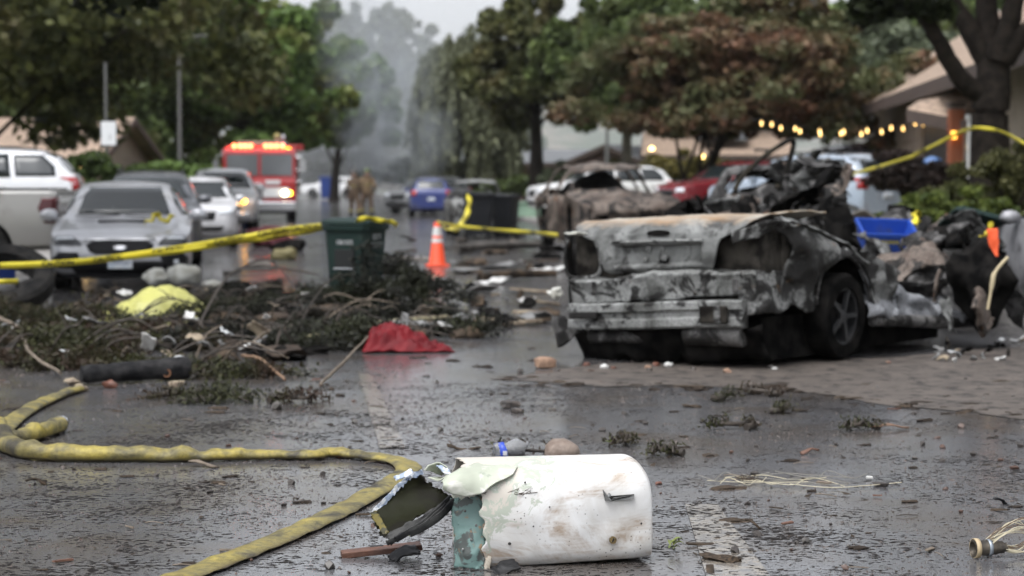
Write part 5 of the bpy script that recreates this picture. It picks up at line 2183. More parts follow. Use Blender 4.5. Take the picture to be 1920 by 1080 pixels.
def tape(label, pts, width=.075, twist=.0, lean=.25, words=0, seed=0, w0=.3):
    """barrier tape ribbon along the points, lettered here and there"""
    P = catmull(pts, 14)
    mb = MB()
    rows = []
    nrm = []
    for i, p in enumerate(P):
        d = (P[min(i + 1, len(P) - 1)] - P[max(i - 1, 0)]).normalized()
        a = Vector((0, 0, 1)) - d * d.z
        a.normalize()
        s = d.cross(a)
        ang = lean + twist * math.sin(i * .35 + seed)
        w = (a * math.cos(ang) + s * math.sin(ang)).normalized()
        rows.append([p - w * width / 2, p + w * width / 2])
        nrm.append((d, w))
    mb.loft(rows, closed=False)
    t = mb.build('barrier_tape', TAPE, None, smooth=60, solid=.0015)
    tag(t, label, 'tape')
    for k in range(words):
        i = int((k + w0) / words * (len(P) - 1))
        d, w = nrm[i]
        n_ = d.cross(w).normalized()
        M = Matrix((d, w, n_)).transposed()
        if n_.y > 0:
            M = Matrix((-d, w, -n_)).transposed()
        if M.col[0].x < 0:
            pass
        text_mesh('CAUTION', width * 1.05, 'lettering', TAPEINK, t, P[i] + Vector(M.col[2]) * .004, M.to_euler(), sx=1.1, bold=.03)
    return t


tape('yellow caution tape sweeping from the left edge across the silver car', [pos(-60, 500, 18.5), pos(120, 493, 19), pos(250, 478, 19.5), pos(430, 450, 20), pos(530, 432, 20.2), pos(602, 424, 20.35)],
     .062, .10, .15, 7, 1)
tape('second strand of yellow tape sagging under the first', [pos(85, 497, 19.05), pos(260, 482, 19.5), pos(420, 458, 20.0), pos(500, 447, 20.2), pos(560, 437, 20.3), pos(604, 430, 20.4)],
     .05, .35, .5, 4, 3, .6)
tape('scrap of yellow tape tied over the green bin lid', [pos(668, 413, 20.45), pos(690, 409, 20.55), pos(715, 414, 20.65), pos(735, 416, 20.8), pos(744, 424, 21)], .055, .5, .4, 0, 2)
tape('yellow tape running from the cone towards the burnt saloon', [Vector((CONEP.x, CONEP.y - .02, .72)), pos(860, 424, 30), pos(930, 431, 28), pos(1000, 436, 26), pos(1046, 441, 24.5)],
     .055, .25, .3, 3, 5)
tape('loose yellow tape hanging from the burnt frame to the cone', [pos(879, 366, 44), pos(880, 385, 43.5), pos(874, 405, 42.5), pos(862, 424, 38), pos(845, 431, 33.5), pos(830, 424, 32.5)], .11, .5, .9, 0, 6)
tape('yellow tape looped round the forked tree trunk', [pos(1712, 292, 31), pos(1760, 268, 30), pos(1805, 246, 29.4), pos(1836, 240, 29.25), pos(1880, 248, 28.8), pos(1935, 278, 27)], .055, .25, .2, 3, 7)
tape('yellow tape strip across the pale blue car', [pos(1545, 336, 37), pos(1590, 328, 36), pos(1650, 312, 33.5), pos(1712, 293, 31)], .055, .2, .2, 2, 8)
tape('end of yellow tape low at the left edge', [pos(-30, 529, 18.6), pos(10, 528, 18.6), pos(34, 527, 18.8)], .05, .1, .2, 0, 9)
tape('crumpled yellow tape end on the toppled bin', [pos(1698, 432, 19.6), pos(1712, 415, 19.8), pos(1718, 400, 20), pos(1722, 420, 20.1)], .10, .9, .9, 0, 10)
tape('short yellow tape knot beside the orange flag', [pos(1838, 447, 17), pos(1848, 440, 17), pos(1856, 430, 17), pos(1858, 415, 17)], .05, .6, .6, 0, 11)
tape('crumpled yellow tape lying on the bonnet of the silver saloon', [pos(272, 418, 25.2), pos(288, 408, 25.3), pos(296, 403, 25.5), pos(306, 412, 25.4), pos(322, 409, 25.6)], .12, .9, 1.0, 0, 12)
scrap('warning_flag', 'small orange flag in front of the streaked car', 'flag', pos(1862, 455, 16.9), (.085, .22, .03), mat('flag_orange', (.70, .09, .02), .7), (R(84), 0, R(8)), .02, 6, 3, .3)


# ---------------- people
def person(label, loc, rz, coat, trous, lean=0., h=1.76, arms=((-.02, .0), (.04, -.01)), helmet=(.03, .03, .03), seed=0):
    t = thing('person', label, 'person', loc, rz)
    k = h / 1.76
    V, E, RAD = [], [], []

    def v(x, y, z, r, to=None):
        V.append((x * k, (y + lean * max(0, z - .9)) * k, z * k))
        RAD.append(r * k)
        if to is not None:
            E.append((to, len(V) - 1))
        return len(V) - 1
    pel = v(0, 0, .95, .165)
    wa = v(0, .0, 1.12, .16, pel)
    ch = v(0, .01, 1.32, .185, wa)
    nk = v(0, .02, 1.47, .085, ch)
    hb = v(0, .03, 1.57, .098, nk)
    hd = v(0, .035, 1.66, .112, hb)
    v(0, .035, 1.72, .10, hd)
    hands = []
    for s, (fx, fy) in zip((-1, 1), arms):
        sh = v(s * .19, .01, 1.40, .085, ch)
        el = v(s * .28, .02 + fx, 1.13, .068, sh)
        wr = v(s * (.27 - fy * 2), -.06 - abs(fx), .90, .050, el)
        pm = v(s * (.265 - fy * 2), -.085 - abs(fx), .83, .036, wr)
        for q in range(4):
            a = v(s * (.265 - fy * 2), -.10 - abs(fx) + .020 * q, .775, .011, pm)
            v(s * (.255 - fy * 2), -.105 - abs(fx) + .020 * q, .735 + .006 * abs(q - 1.5), .010, a)
        a = v(s * (.235 - fy * 2), -.125 - abs(fx), .80, .012, pm)
        v(s * (.225 - fy * 2), -.14 - abs(fx), .77, .010, a)
    for s in (-1, 1):
        hp = v(s * .10, 0, .84, .115, pel)
        kn = v(s * .15, -.02 - .05 * s, .50, .085, hp)
        an = v(s * .17, .01 - .05 * s, .12, .075, kn)
        he = v(s * .17, -.02 - .05 * s, .055, .062, an)
        v(s * .18, -.15 - .05 * s, .045, .050, he)
    me = bpy.data.meshes.new('body')
    me.from_pydata(V, E, [])
    o = bpy.data.objects.new('body', me)
    COL.objects.link(o)
    sm = o.modifiers.new('skin', 'SKIN')
    sm.use_smooth_shade = True
    for i, sv in enumerate(me.skin_vertices[0].data):
        sv.radius = (RAD[i], RAD[i])
        sv.use_root = (i == 0)
    ss = o.modifiers.new('sub', 'SUBSURF')
    ss.levels = ss.render_levels = 2
    dg = bpy.context.evaluated_depsgraph_get()
    m2 = bpy.data.meshes.new_from_object(o.evaluated_get(dg))
    o.modifiers.clear()
    o.data = m2
    m2.materials.clear()
    skin = mat('skin', (.42, .26, .19), .6)
    boots = mat('boots', (.015, .014, .013), .6)
    for q in (coat, trous, skin, boots):
        m2.materials.append(q)
    for pl in m2.polygons:
        z = pl.center.z / k
        pl.material_index = 3 if z < .20 else (2 if z > 1.50 or (z < .87 and abs(pl.center.x) > .224 * k) else (1 if z < .90 else 0))
        pl.use_smooth = True
    o.parent = t
    # reflective bands, helmet
    BAND = mat('reflective_band', (.26, .25, .07), .5)
    for z, r in ((1.20, .188),):
        mb = MB()
        mb.lathe([(r, z - .018), (r + .004, z), (r, z + .018)], n=20, cap=False)
        mb.xform(Matrix.Diagonal((1.05 * k, .86 * k, k, 1)))
        mb.build('reflective_band', BAND, t, smooth=60)
    for s in (-1, 1):
        mb = MB()
        mb.lathe([(.084, .26), (.086, .29), (.084, .32)], (s * .163, -.05 * s, 0), 14, cap=False)
        mb.xform(Matrix.Scale(k, 4))
        mb.build('reflective_band', BAND, t, smooth=60)
    mb = MB()
    mb.lathe([(.001, 1.815), (.06, 1.805), (.105, 1.765), (.122, 1.71), (.145, 1.672), (.142, 1.664), (.1, 1.672)], n=20, cap=False)
    mb.xform(Matrix.Translation((0, (.035 + lean * .75) * k, 0)) @ Matrix.Scale(k, 4))
    mb.build('helmet', mat('helmet_%d' % seed, helmet, .4), t, smooth=50, solid=.008)
    # face features
    for s in (-1, 1):
        mb = MB()
        mb.rock((s * .035 * k, (-.072 + lean * .72) * k, 1.645 * k), (.012, .008, .008), 1, 0)
        mb.build('eye', boots, t)
    mb = MB()
    mb.rock((0, (-.080 + lean * .72) * k, 1.615 * k), (.014, .020, .024), 1, 0)
    mb.build('nose', skin, t)
    return t


TAN1 = mat('turnout_tan', (.20, .135, .075), .85, col2=(.14, .095, .055), scale=6)
TAN2 = mat('turnout_brown', (.12, .08, .048), .85, col2=(.09, .06, .04), scale=6)
p = at(665, 410)
person('firefighter in brown turnout gear standing left of the pair, back turned', (p.x, p.y, 0), R(160), TAN2, TAN2, .03, 1.80, helmet=(.03, .025, .02), seed=1)
p = at(686, 409)
person('firefighter in tan turnout gear with green helmet standing right of the pair', (p.x, p.y + .6, 0), R(195), TAN1, TAN2, .04, 1.86, ((.1, .0), (.02, -.01)), helmet=(.05, .07, .02), seed=2)
q = pos(531, 300, 76)
person('firefighter in tan coat leaning on top of the fire engine', (q.x + .1, 74.6, 1.45), R(60), TAN1, TAN1, .22, 1.70, ((.15, .0), (.15, .0)), helmet=(.25, .2, .05), seed=3)
# ================================================================== foreground wreck
def wreck_white():
    m, n, l, b = nodes_of('white_skin_paint')
    # brown rub marks, drawn out along the panel
    t = noise_node(n, l, 3.2, 8, .7, stretch=(1, 1, 1.7), dist=1.2)
    r = ramp_node(n, [(.43, 0.), (.54, .65), (.66, .95)])
    l.new(t.outputs['Fac'], r.inputs['Fac'])
    t2 = noise_node(n, l, 9, 6, .6, stretch=(.5, 1, 3.2), dist=.8)
    r2 = ramp_node(n, [(.38, 0.), (.58, 1.)])
    l.new(t2.outputs['Fac'], r2.inputs['Fac'])
    mm = n.new('ShaderNodeMath'); mm.operation = 'MULTIPLY'
    l.new(r.outputs['Color'], mm.inputs[0]); l.new(r2.outputs['Color'], mm.inputs[1])
    c = mixc(n, l, mm.outputs[0], (.66, .66, .65), (.32, .225, .145))
    tg = noise_node(n, l, 2.2, 8, .7, dist=.6)
    rg = ramp_node(n, [(.33, (.80, .77, .72)), (.55, (1., 1., 1.))])
    l.new(tg.outputs['Fac'], rg.inputs['Fac'])
    c = mixc(n, l, 1., c, rg.outputs['Color'], 'MULTIPLY')
    # fine dark speckle
    v = n.new('ShaderNodeTexVoronoi')
    v.inputs['Scale'].default_value = 62
    v.inputs['Randomness'].default_value = 1
    tc = n.new('ShaderNodeTexCoord')
    l.new(tc.outputs['Object'], v.inputs['Vector'])
    r3 = ramp_node(n, [(.12, 1.), (.19, 0.)])
    l.new(v.outputs['Distance'], r3.inputs['Fac'])
    t4 = noise_node(n, l, 7, 4)
    r4 = ramp_node(n, [(.46, 0.), (.6, 1.)])
    l.new(t4.outputs['Fac'], r4.inputs['Fac'])
    m3 = n.new('ShaderNodeMath'); m3.operation = 'MULTIPLY'
    l.new(r3.outputs['Color'], m3.inputs[0]); l.new(r4.outputs['Color'], m3.inputs[1])
    c = mixc(n, l, m3.outputs[0], c, (.06, .05, .04))
    # peeled paint near the torn end: pale green primer and bare tan filler
    sx = n.new('ShaderNodeSeparateXYZ')
    l.new(tc.outputs['Object'], sx.inputs['Vector'])
    t5 = noise_node(n, l, 13, 9, .68, dist=.9)
    ad = n.new('ShaderNodeMath'); ad.operation = 'MULTIPLY_ADD'; ad.inputs[1].default_value = .8
    l.new(t5.outputs['Fac'], ad.inputs[0]); l.new(sx.outputs['X'], ad.inputs[2])
    sb = n.new('ShaderNodeMath'); sb.operation = 'MULTIPLY_ADD'; sb.inputs[1].default_value = -.9
    l.new(sx.outputs['Z'], sb.inputs[0]); l.new(ad.outputs[0], sb.inputs[2])
    r5 = ramp_node(n, [(.0, 1.), (.02, 0.)])
    ofs = n.new('ShaderNodeMath'); ofs.operation = 'ADD'; ofs.inputs[1].default_value = -.04
    l.new(sb.outputs[0], ofs.inputs[0])
    l.new(ofs.outputs[0], r5.inputs['Fac'])
    c = mixc(n, l, r5.outputs['Color'], c, (.40, .43, .36))
    r6 = ramp_node(n, [(.0, 1.), (.015, 0.)])
    ofs2 = n.new('ShaderNodeMath'); ofs2.operation = 'ADD'; ofs2.inputs[1].default_value = .03
    l.new(sb.outputs[0], ofs2.inputs[0])
    l.new(ofs2.outputs[0], r6.inputs['Fac'])
    c = mixc(n, l, r6.outputs['Color'], c, (.52, .48, .42))
    l.new(c, b.inputs['Base Color'])
    b.inputs['Roughness'].default_value = .38
    t6 = noise_node(n, l, 14, 6)
    bump_node(n, l, b, t6.outputs['Fac'], .10, .01)
    return m


def patchy(name, a, b_, c_, lo=.5, hi=.56, lo2=.58, scale=9, rough=.55):
    m, n, l, b = nodes_of(name)
    t = noise_node(n, l, scale, 7, .62, dist=.8)
    r = ramp_node(n, [(lo, 0.), (hi, 1.)])
    l.new(t.outputs['Fac'], r.inputs['Fac'])
    t0 = noise_node(n, l, scale * .4, 4)
    r0 = ramp_node(n, [(.4, tuple(x * .75 for x in a)), (.65, a)])
    l.new(t0.outputs['Fac'], r0.inputs['Fac'])
    c = mixc(n, l, r.outputs['Color'], r0.outputs['Color'], b_)
    t2 = noise_node(n, l, scale * 1.9, 7, .66)
    r2 = ramp_node(n, [(lo2, 0.), (lo2 + .05, 1.)])
    l.new(t2.outputs['Fac'], r2.inputs['Fac'])
    c = mixc(n, l, r2.outputs['Color'], c, c_)
    l.new(c, b.inputs['Base Color'])
    b.inputs['Roughness'].default_value = rough
    b.inputs['Specular IOR Level'].default_value = .08 if max(a) < .05 else .35
    bump_node(n, l, b, noise_node(n, l, 30, 7).outputs['Fac'], .35, .006)
    return m


def wreck():
    base = at(1040, 1062)
    t = thing('aircraft_wreckage', 'torn white aircraft skin section lying in the foreground', 'wreckage', (base.x, base.y, 0), R(9))
    WS = wreck_white()
    PALE = patchy('pale_primer', (.50, .53, .43), (.58, .57, .52), (.30, .33, .27), .52, .6, .64, 6)
    TEAL = patchy('teal_primer', (.17, .27, .25), (.07, .08, .075), (.22, .15, .09), .50, .54, .60, 11)
    OLIVE = patchy('olive_inside', (.014, .015, .006), (.009, .008, .005), (.06, .048, .012), .45, .6, .68, 8, .55)
    FOIL = patchy('chipped_blue_edge', (.30, .36, .46), (.62, .64, .66), (.03, .06, .14), .48, .55, .58, 26)
    # nose-shaped skin: front panel bowed up and over
    S = [(.030, .0), (.008, .03), (.0, .09), (.0, .16), (.003, .22), (.012, .268), (.034, .308), (.075, .336), (.14, .352), (.21, .360), (.29, .358), (.37, .335), (.43, .27), (.46, .16), (.465, .0)]
    SP = catmull([(0, y, z) for y, z in S], 4)
    XL, XR, RC = -.262, .362, .062

    def edge_x(q):
        z = SP[min(len(SP) - 1, int(q * (len(SP) - 1)))].z
        j = .030 * noise.noise(Vector((q * 21, 3, 0))) + .016 * noise.noise(Vector((q * 60, 7, 1)))
        bulge = -.0 if q < .30 else -.05 * sstep(.30, .5, q)
        return XL + j + bulge

    def fn(s, q):
        p = SP[round(q * (len(SP) - 1))]
        x0 = edge_x(q)
        x = x0 + (XR - x0) * (1 - (1 - s) ** 1.25)
        y, z = p.y, p.z
        # right end closes with a rounded corner
        d = max(0., x - (XR - RC)) / RC
        ins = RC * (1 - math.sqrt(max(0., 1 - min(1, d) ** 2)))
        kz = (.362 - ins) / .362
        y = .23 + (y - .23) * (.23 - ins * .25) / .23
        z = z * kz + .006 * d * (q < .1)
        lift = .018 * sstep(-.2, .4, x)
        zz = z + lift * (1 - z / .4)
        # shallow dents
        y += .010 * noise.noise(Vector((x * 4, z * 4, 2))) + .004 * noise.noise(Vector((x * 14, z * 14, 5)))
        return Vector((x, y, zz))
    nq = len(SP) - 1
    mb = MB()
    mb.grid(fn, 96, nq)
    ring = [fn(1, q / nq) for q in range(nq + 1)]
    mb.add(ring, [tuple(range(len(ring)))])
    mb.build('white_skin', WS, t, smooth=50, solid=.004)
    # dark hollow inside
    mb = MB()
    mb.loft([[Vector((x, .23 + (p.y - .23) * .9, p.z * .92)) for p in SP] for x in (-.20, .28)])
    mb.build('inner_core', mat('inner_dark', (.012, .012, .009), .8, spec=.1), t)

    def sheet_part(name, c4, m, nu=26, nv=18, amp=.012, freq=9, seed=1, bow=None, jag=.012, th=.004):
        """torn sheet between four corners (a b / d c) with ragged edges"""
        a, b_, c, d = [Vector(p) for p in c4]

        def f(u, v):
            p = (a * (1 - u) + b_ * u) * (1 - v) + (d * (1 - u) + c * u) * v
            if bow:
                p = p + Vector(bow) * math.sin(math.pi * u) * .5 + Vector(bow) * math.sin(math.pi * v) * .5
            ed = 1 if min(u, v, 1 - u, 1 - v) < .02 else 0
            if ed:
                p = p + noise.noise_vector(Vector((u * 14, v * 14, seed))) * jag
            return p
        q = MB()
        q.grid(f, nu, nv)
        q.crumple(amp, freq, seed)
        return q.build(name, m, t, smooth=50, solid=th)

    def L(px, py, dy=0.):
        """panel-local point seen at a photo position, dy metres behind the panel front"""
        w = pos(px, py, base.y + dy)
        return Vector(Matrix.Rotation(-R(9), 3, 'Z') @ (w - Vector((base.x, base.y, 0))))
    # teal end rib, bent
    te = sheet_part('teal_rib', (L(850, 938, .06), L(908, 925, .02), L(914, 1068, -.04), L(856, 1064, -.02)), TEAL, 22, 40, .010, 14, 2, (-.015, -.03, 0), .014, .006)
    sheet_part('teal_flange', (L(832, 942, .12), L(862, 930, .05), L(858, 985, .0), L(850, 960, .08)), TEAL, 12, 12, .008, 14, 4, None, .01)
    for x, y in ((872, 958), (893, 985), (884, 1012), (896, 1040), (868, 1030)):
        mb = MB()
        mb.rock(L(x, y, -.045), (.0055, .003, .0055), 1, .1)
        mb.build('rivet', B_PALE, te)
    # tan torn strip between the rib and the skin
    sheet_part('torn_filler', (L(900, 930, .01), L(922, 925, .02), L(920, 1066, -.035), L(903, 1070, -.035)), patchy('tan_filler', (.50, .45, .37), (.28, .20, .13), (.06, .045, .035), .5, .58, .58, 22),
               8, 40, .008, 18, 6, (0, -.012, 0), .01)
    # big pale curl lifted at the top left
    rows = []
    K = [(975, 872, .24), (935, 867, .18), (895, 867, .12), (862, 877, .04), (838, 892, .0), (826, 906, .0)]
    J = [(962, 888, .02), (932, 905, -.03), (903, 924, -.05), (872, 933, -.07), (848, 928, -.08), (828, 916, -.06)]

    def curl(u, v):
        i = u * (len(K) - 1)
        k = min(int(i), len(K) - 2)
        f = i - k
        p = L(*K[k]).lerp(L(*K[k + 1]), f)
        q = L(*J[k]).lerp(L(*J[k + 1]), f)
        w = p.lerp(q, v)
        w += Vector((0, -.035, .014)) * math.sin(math.pi * v)
        return w
    mb = MB()
    mb.grid(curl, 36, 24)
    mb.crumple(.006, 10, 9)
    cu = mb.build('peeled_skin', PALE, t, smooth=60, solid=.004)
    # rolled lip standing up behind
    lip = [(792, 882, .02), (800, 872, .03), (822, 868, .05), (838, 876, .03), (836, 892, .0), (818, 902, -.01), (802, 897, .0)]
    mb = MB()
    lp = [L(*p) for p in lip]

    def lipf(u, v):
        i = u * (len(lp) - 1)
        k = min(int(i), len(lp) - 2)
        p = lp[k].lerp(lp[k + 1], i - k)
        c = L(842, 900, .06)
        return p.lerp(c, v * .75) + Vector((0, .05 * v, 0))
    mb.grid(lipf, 28, 10)
    mb.crumple(.008, 16, 12)
    mb.build('rolled_lip', PALE, t, smooth=60, solid=.004)
    sheet_part('chipped_edge', (L(818, 872, .035), L(840, 876, .03), L(846, 893, .0), L(832, 888, .01)), FOIL, 8, 8, .006, 20, 3, None, .008)
    # dark inner skin folded out to the left
    ol = sheet_part('folded_inner_skin', (L(696, 962, .10), L(780, 882, .12), L(850, 936, .10), L(722, 1008, -.06)), OLIVE, 36, 28, .012, 7, 21, (0, .03, -.012), .018, .005)
    sheet_part('folded_tip', (L(694, 962, .10), L(706, 956, .09), L(730, 998, -.03), L(722, 1008, -.05)), patchy('ochre_edge', (.13, .105, .022), (.035, .033, .014), (.2, .16, .05), .5, .56, .6, 20), 8, 12, .006, 12, 22, None, .006)
    # ragged silver blue rim along the fold
    mb = MB()
    rim = catmull([L(694, 964, .10), L(712, 940, .11), L(728, 925, .115), L(742, 908, .12), L(760, 896, .12), L(772, 886, .125), L(790, 880, .10)], 6)
    mb.grid(lambda u, v: rim[round(u * (len(rim) - 1))] + Vector((.008 * v, -.006, (-.018 - .014 * noise.noise(Vector((u * 30, 2, 0)))) * v)), len(rim) - 1, 3)
    mb.crumple(.006, 30, 5)
    mb.build('chipped_edge', FOIL, ol, solid=.004)
    sheet_part('loose_shard', (L(736, 893, .14), L(772, 880, .16), L(775, 890, .14), L(742, 902, .13)), FOIL, 10, 6, .005, 20, 8, None, .006)
    # stringers under the fold
    for k, (p0, p1, r) in enumerate((((845, 932, .08), (742, 1012, -.09), .008), ((852, 940, .06), (768, 1000, -.05), .010), ((838, 948, .04), (726, 1018, -.10), .006))):
        a, b_ = L(*p0), L(*p1)
        b_.z = max(b_.z, .03)
        mb = MB()
        pts = catmull([a, a.lerp(b_, .45) + Vector((0, -.01, -.012)), b_], 6)
        mb.tube(pts, r, 6, flat=1.6)
        mb.crumple(.004, 14, k)
        mb.build('stringer', mat('stringer_dark', (.012, .012, .013), .5, .0, spec=.15, col2=(.05, .05, .048), scale=14), t, smooth=60)
    sheet_part('hanging_strip', (L(725, 1002, -.06), L(838, 938, .06), L(838, 955, .05), L(735, 1022, -.09)), mat('stringer_dark', (.02, .02, .02)), 20, 6, .012, 9, 31, None, .01)
    # pierced hole with bent tabs
    o = L(1160, 934, .02)
    hp = BVHTree.FromPolygons([Vector(v) for v in mb.v], mb.f) if False else None
    yf = lambda z: -.004 + .004 * sstep(.15, .22, z) + .03 * sstep(.22, .31, z)
    z0 = o.z
    mb = MB()
    mb.prism([(-.052, .012), (-.045, -.010), (-.01, -.004), (.058, .002), (.060, .010), (.02, .008), (-.02, .006)], .012, lambda a, c, e: Vector((o.x + a, yf(z0) - .010 + e, z0 + c)))
    mb.build('torn_hole', mat('hole_dark', (.015, .014, .012), .7), t)
    mb = MB()
    mb.add([(o.x - .055, yf(z0) - .006, z0 + .030), (o.x - .030, yf(z0) - .034, z0 - .006), (o.x - .046, yf(z0) - .006, z0 - .010)], [(0, 1, 2)])
    mb.build('bent_tab', mat('bare_alloy', (.20, .205, .20), .45, .6, col2=(.09, .09, .088), scale=20), t, solid=.003)
    mb = MB()
    mb.add([(o.x - .03, yf(z0) - .012, z0 - .012), (o.x + .058, yf(z0) - .016, z0 - .004), (o.x + .060, yf(z0) - .010, z0 + .008), (o.x - .02, yf(z0) - .026, z0 + .002)], [(0, 1, 2, 3)])
    mb.build('bent_tab', MATS['bare_alloy'], t, solid=.003)
    mb = MB()
    mb.rock((o.x - .035, yf(z0) - .02, z0 + .012), (.010, .006, .008), 1, .6, 3)
    mb.build('torn_bit', MATS['bare_alloy'], t)
    # fastener and drain hole
    f_ = L(1152, 1015, .0)
    mb = MB()
    mb.lathe([(.0135, -.004), (.0135, .004), (.009, .005), (.001, .005)], (f_.x, -.0065, f_.z), 20, 'Y')
    fs = mb.build('fastener', mat('brass', (.30, .22, .10), .4, .8, col2=(.12, .09, .05), scale=60), t, smooth=40)
    mb = MB()
    mb.box((f_.x, -.0125, f_.z), (.004, .003, .015), (0, R(20), 0))
    mb.build('slot', MATS['hole_dark'], fs)
    for px, py, s in ((953, 1016, .006), (1207, 985, .004), (998, 985, .003), (1030, 950, .003), (985, 905, .004)):
        g_ = L(px, py)
        mb = MB()
        mb.rock((g_.x, yf(g_.z) - .006, g_.z), (s, .003, s), 1, .3, px)
        mb.build('chip', MATS['hole_dark'], t)
    # mud and roots caught in the torn edge
    mb = MB()
    rr = random.Random(3)
    for k in range(34):
        a = L(rr.uniform(880, 990), rr.uniform(895, 925), rr.uniform(.0, .06))
        a.y = yf(a.z) - .004 + (.03 if a.z > .28 else 0)
        mb.tube([a, a + Vector((rr.uniform(-.03, .03), -.004, rr.uniform(-.012, .012))), a + Vector((rr.uniform(-.05, .05), -.002, rr.uniform(-.02, .02)))], .0011, 4)
    o2 = mb.build('root_fibres', mat('root_brown', (.05, .033, .022), .9), t)
    o2['kind'] = 'stuff'
    # black rubber scrap under the front edge
    b2 = at(950, 1074)
    scrap('rubber_scrap', 'black crumpled rubber scrap under the white wreckage edge', 'scrap', (b2.x, b2.y, .012), (.09, .06, .04), BLACKPL, (R(20), 0, .4), .012, 14, 5, .4)
    return t


wreck()


# ---------------- things round the wreck
def bottle():
    p = at(957, 858)
    t = thing('plastic_bottle', 'crumpled clear plastic bottle with blue label behind the wreckage', 'bottle', (p.x, p.y, .040))
    t.rotation_euler = (R(6), R(-12), R(20))
    t.scale = (1.05, 1.25, 1.35)
    m, n, l, b = nodes_of('clear_pet')
    b.inputs['Base Color'].default_value = (.93, .95, .97, 1)
    b.inputs['Transmission Weight'].default_value = .78
    b.inputs['Roughness'].default_value = .12
    b.inputs['IOR'].default_value = 1.18
    bump_node(n, l, b, noise_node(n, l, 55, 4).outputs['Fac'], .5, .01)
    mb = MB()
    mb.lathe([(.001, -.078), (.026, -.077), (.032, -.068), (.033, -.03), (.029, -.02), (.033, -.01), (.033, .035), (.028, .055), (.016, .075), (.0115, .082), (.0115, .098)], n=26, axis='X')
    mb.crumple(.009, 28, 3)
    mb.build('bottle_body', m, t, smooth=45)
    mb = MB()
    mb.lathe([(.0345, -.066), (.0350, -.03), (.0345, -.028)], n=26, axis='X', cap=False)
    mb.crumple(.007, 24, 3)
    lb = mb.build('label', mat('label_blue', (.02, .06, .42), .35, col2=(.10, .20, .55), scale=22, lo=.5, hi=.6), t, smooth=50, solid=.001)
    mb = MB()
    mb.box((-.045, -.039, .004), (.020, .003, .016), (0, R(12), 0))
    mb.build('label_panel', mat('label_white', (.75, .76, .78), .4), lb)


bottle()
STONE_B = mat('stone_brown', (.15, .11, .085), .6, col2=(.24, .19, .155), scale=14, bump=.6, bscale=40)
STONE_D = mat('stone_dark', (.030, .027, .025), .4, col2=(.075, .06, .05), scale=30, bump=.5)
STONE_R = mat('stone_red', (.16, .06, .035), .5, col2=(.10, .04, .025), scale=25, bump=.4)
BRICK_T = mat('brick_tan', (.30, .19, .125), .75, col2=(.20, .12, .08), scale=18, bump=.5)
p = at(1052, 867)
o = lump('stone', 'largest brown stone lying just behind the white wreckage', 'stone', (p.x, p.y, .052), (.094, .08, .070), STONE_B, 6, .22, sub=2)
for lab, px, py, sz, m, rz in (('tan brick chunk at the edge of the dried mud', 1022, 690, (.16, .10, .085), BRICK_T, .5), ('dark brick fragment in the middle of the wet road', 957, 765, (.12, .085, .05), STONE_D, .3),
                               ('small dark brick chip beside the dark fragment', 970, 774, (.075, .05, .03), STONE_D, -.4), ('small red brick chip right of the tan brick', 1235, 908, (.03, .02, .012), STONE_R, .2)):
    q = at(px, py)
    mb = MB()
    mb.box((0, 0, 0), sz)
    bmv = []
    mb2 = MB()
    mb2.rock((0, 0, 0), (sz[0] * .5, sz[1] * .5, sz[2] * .5), 2, .18, px)
    vv = [Vector(v) for v in mb2.v]
    mb2.v = [tuple(Vector((math.copysign(min(abs(v.x) * 1.35, sz[0] / 2), v.x), math.copysign(min(abs(v.y) * 1.35, sz[1] / 2), v.y), math.copysign(min(abs(v.z) * 1.35, sz[2] / 2), v.z)))) for v in vv]
    mb2.crumple(.004, 30, px)
    tag(mb2.build('brick', m, None, smooth=35, loc=(q.x, q.y, sz[2] * .45), rot=(.05, .06, rz)), lab, 'brick')


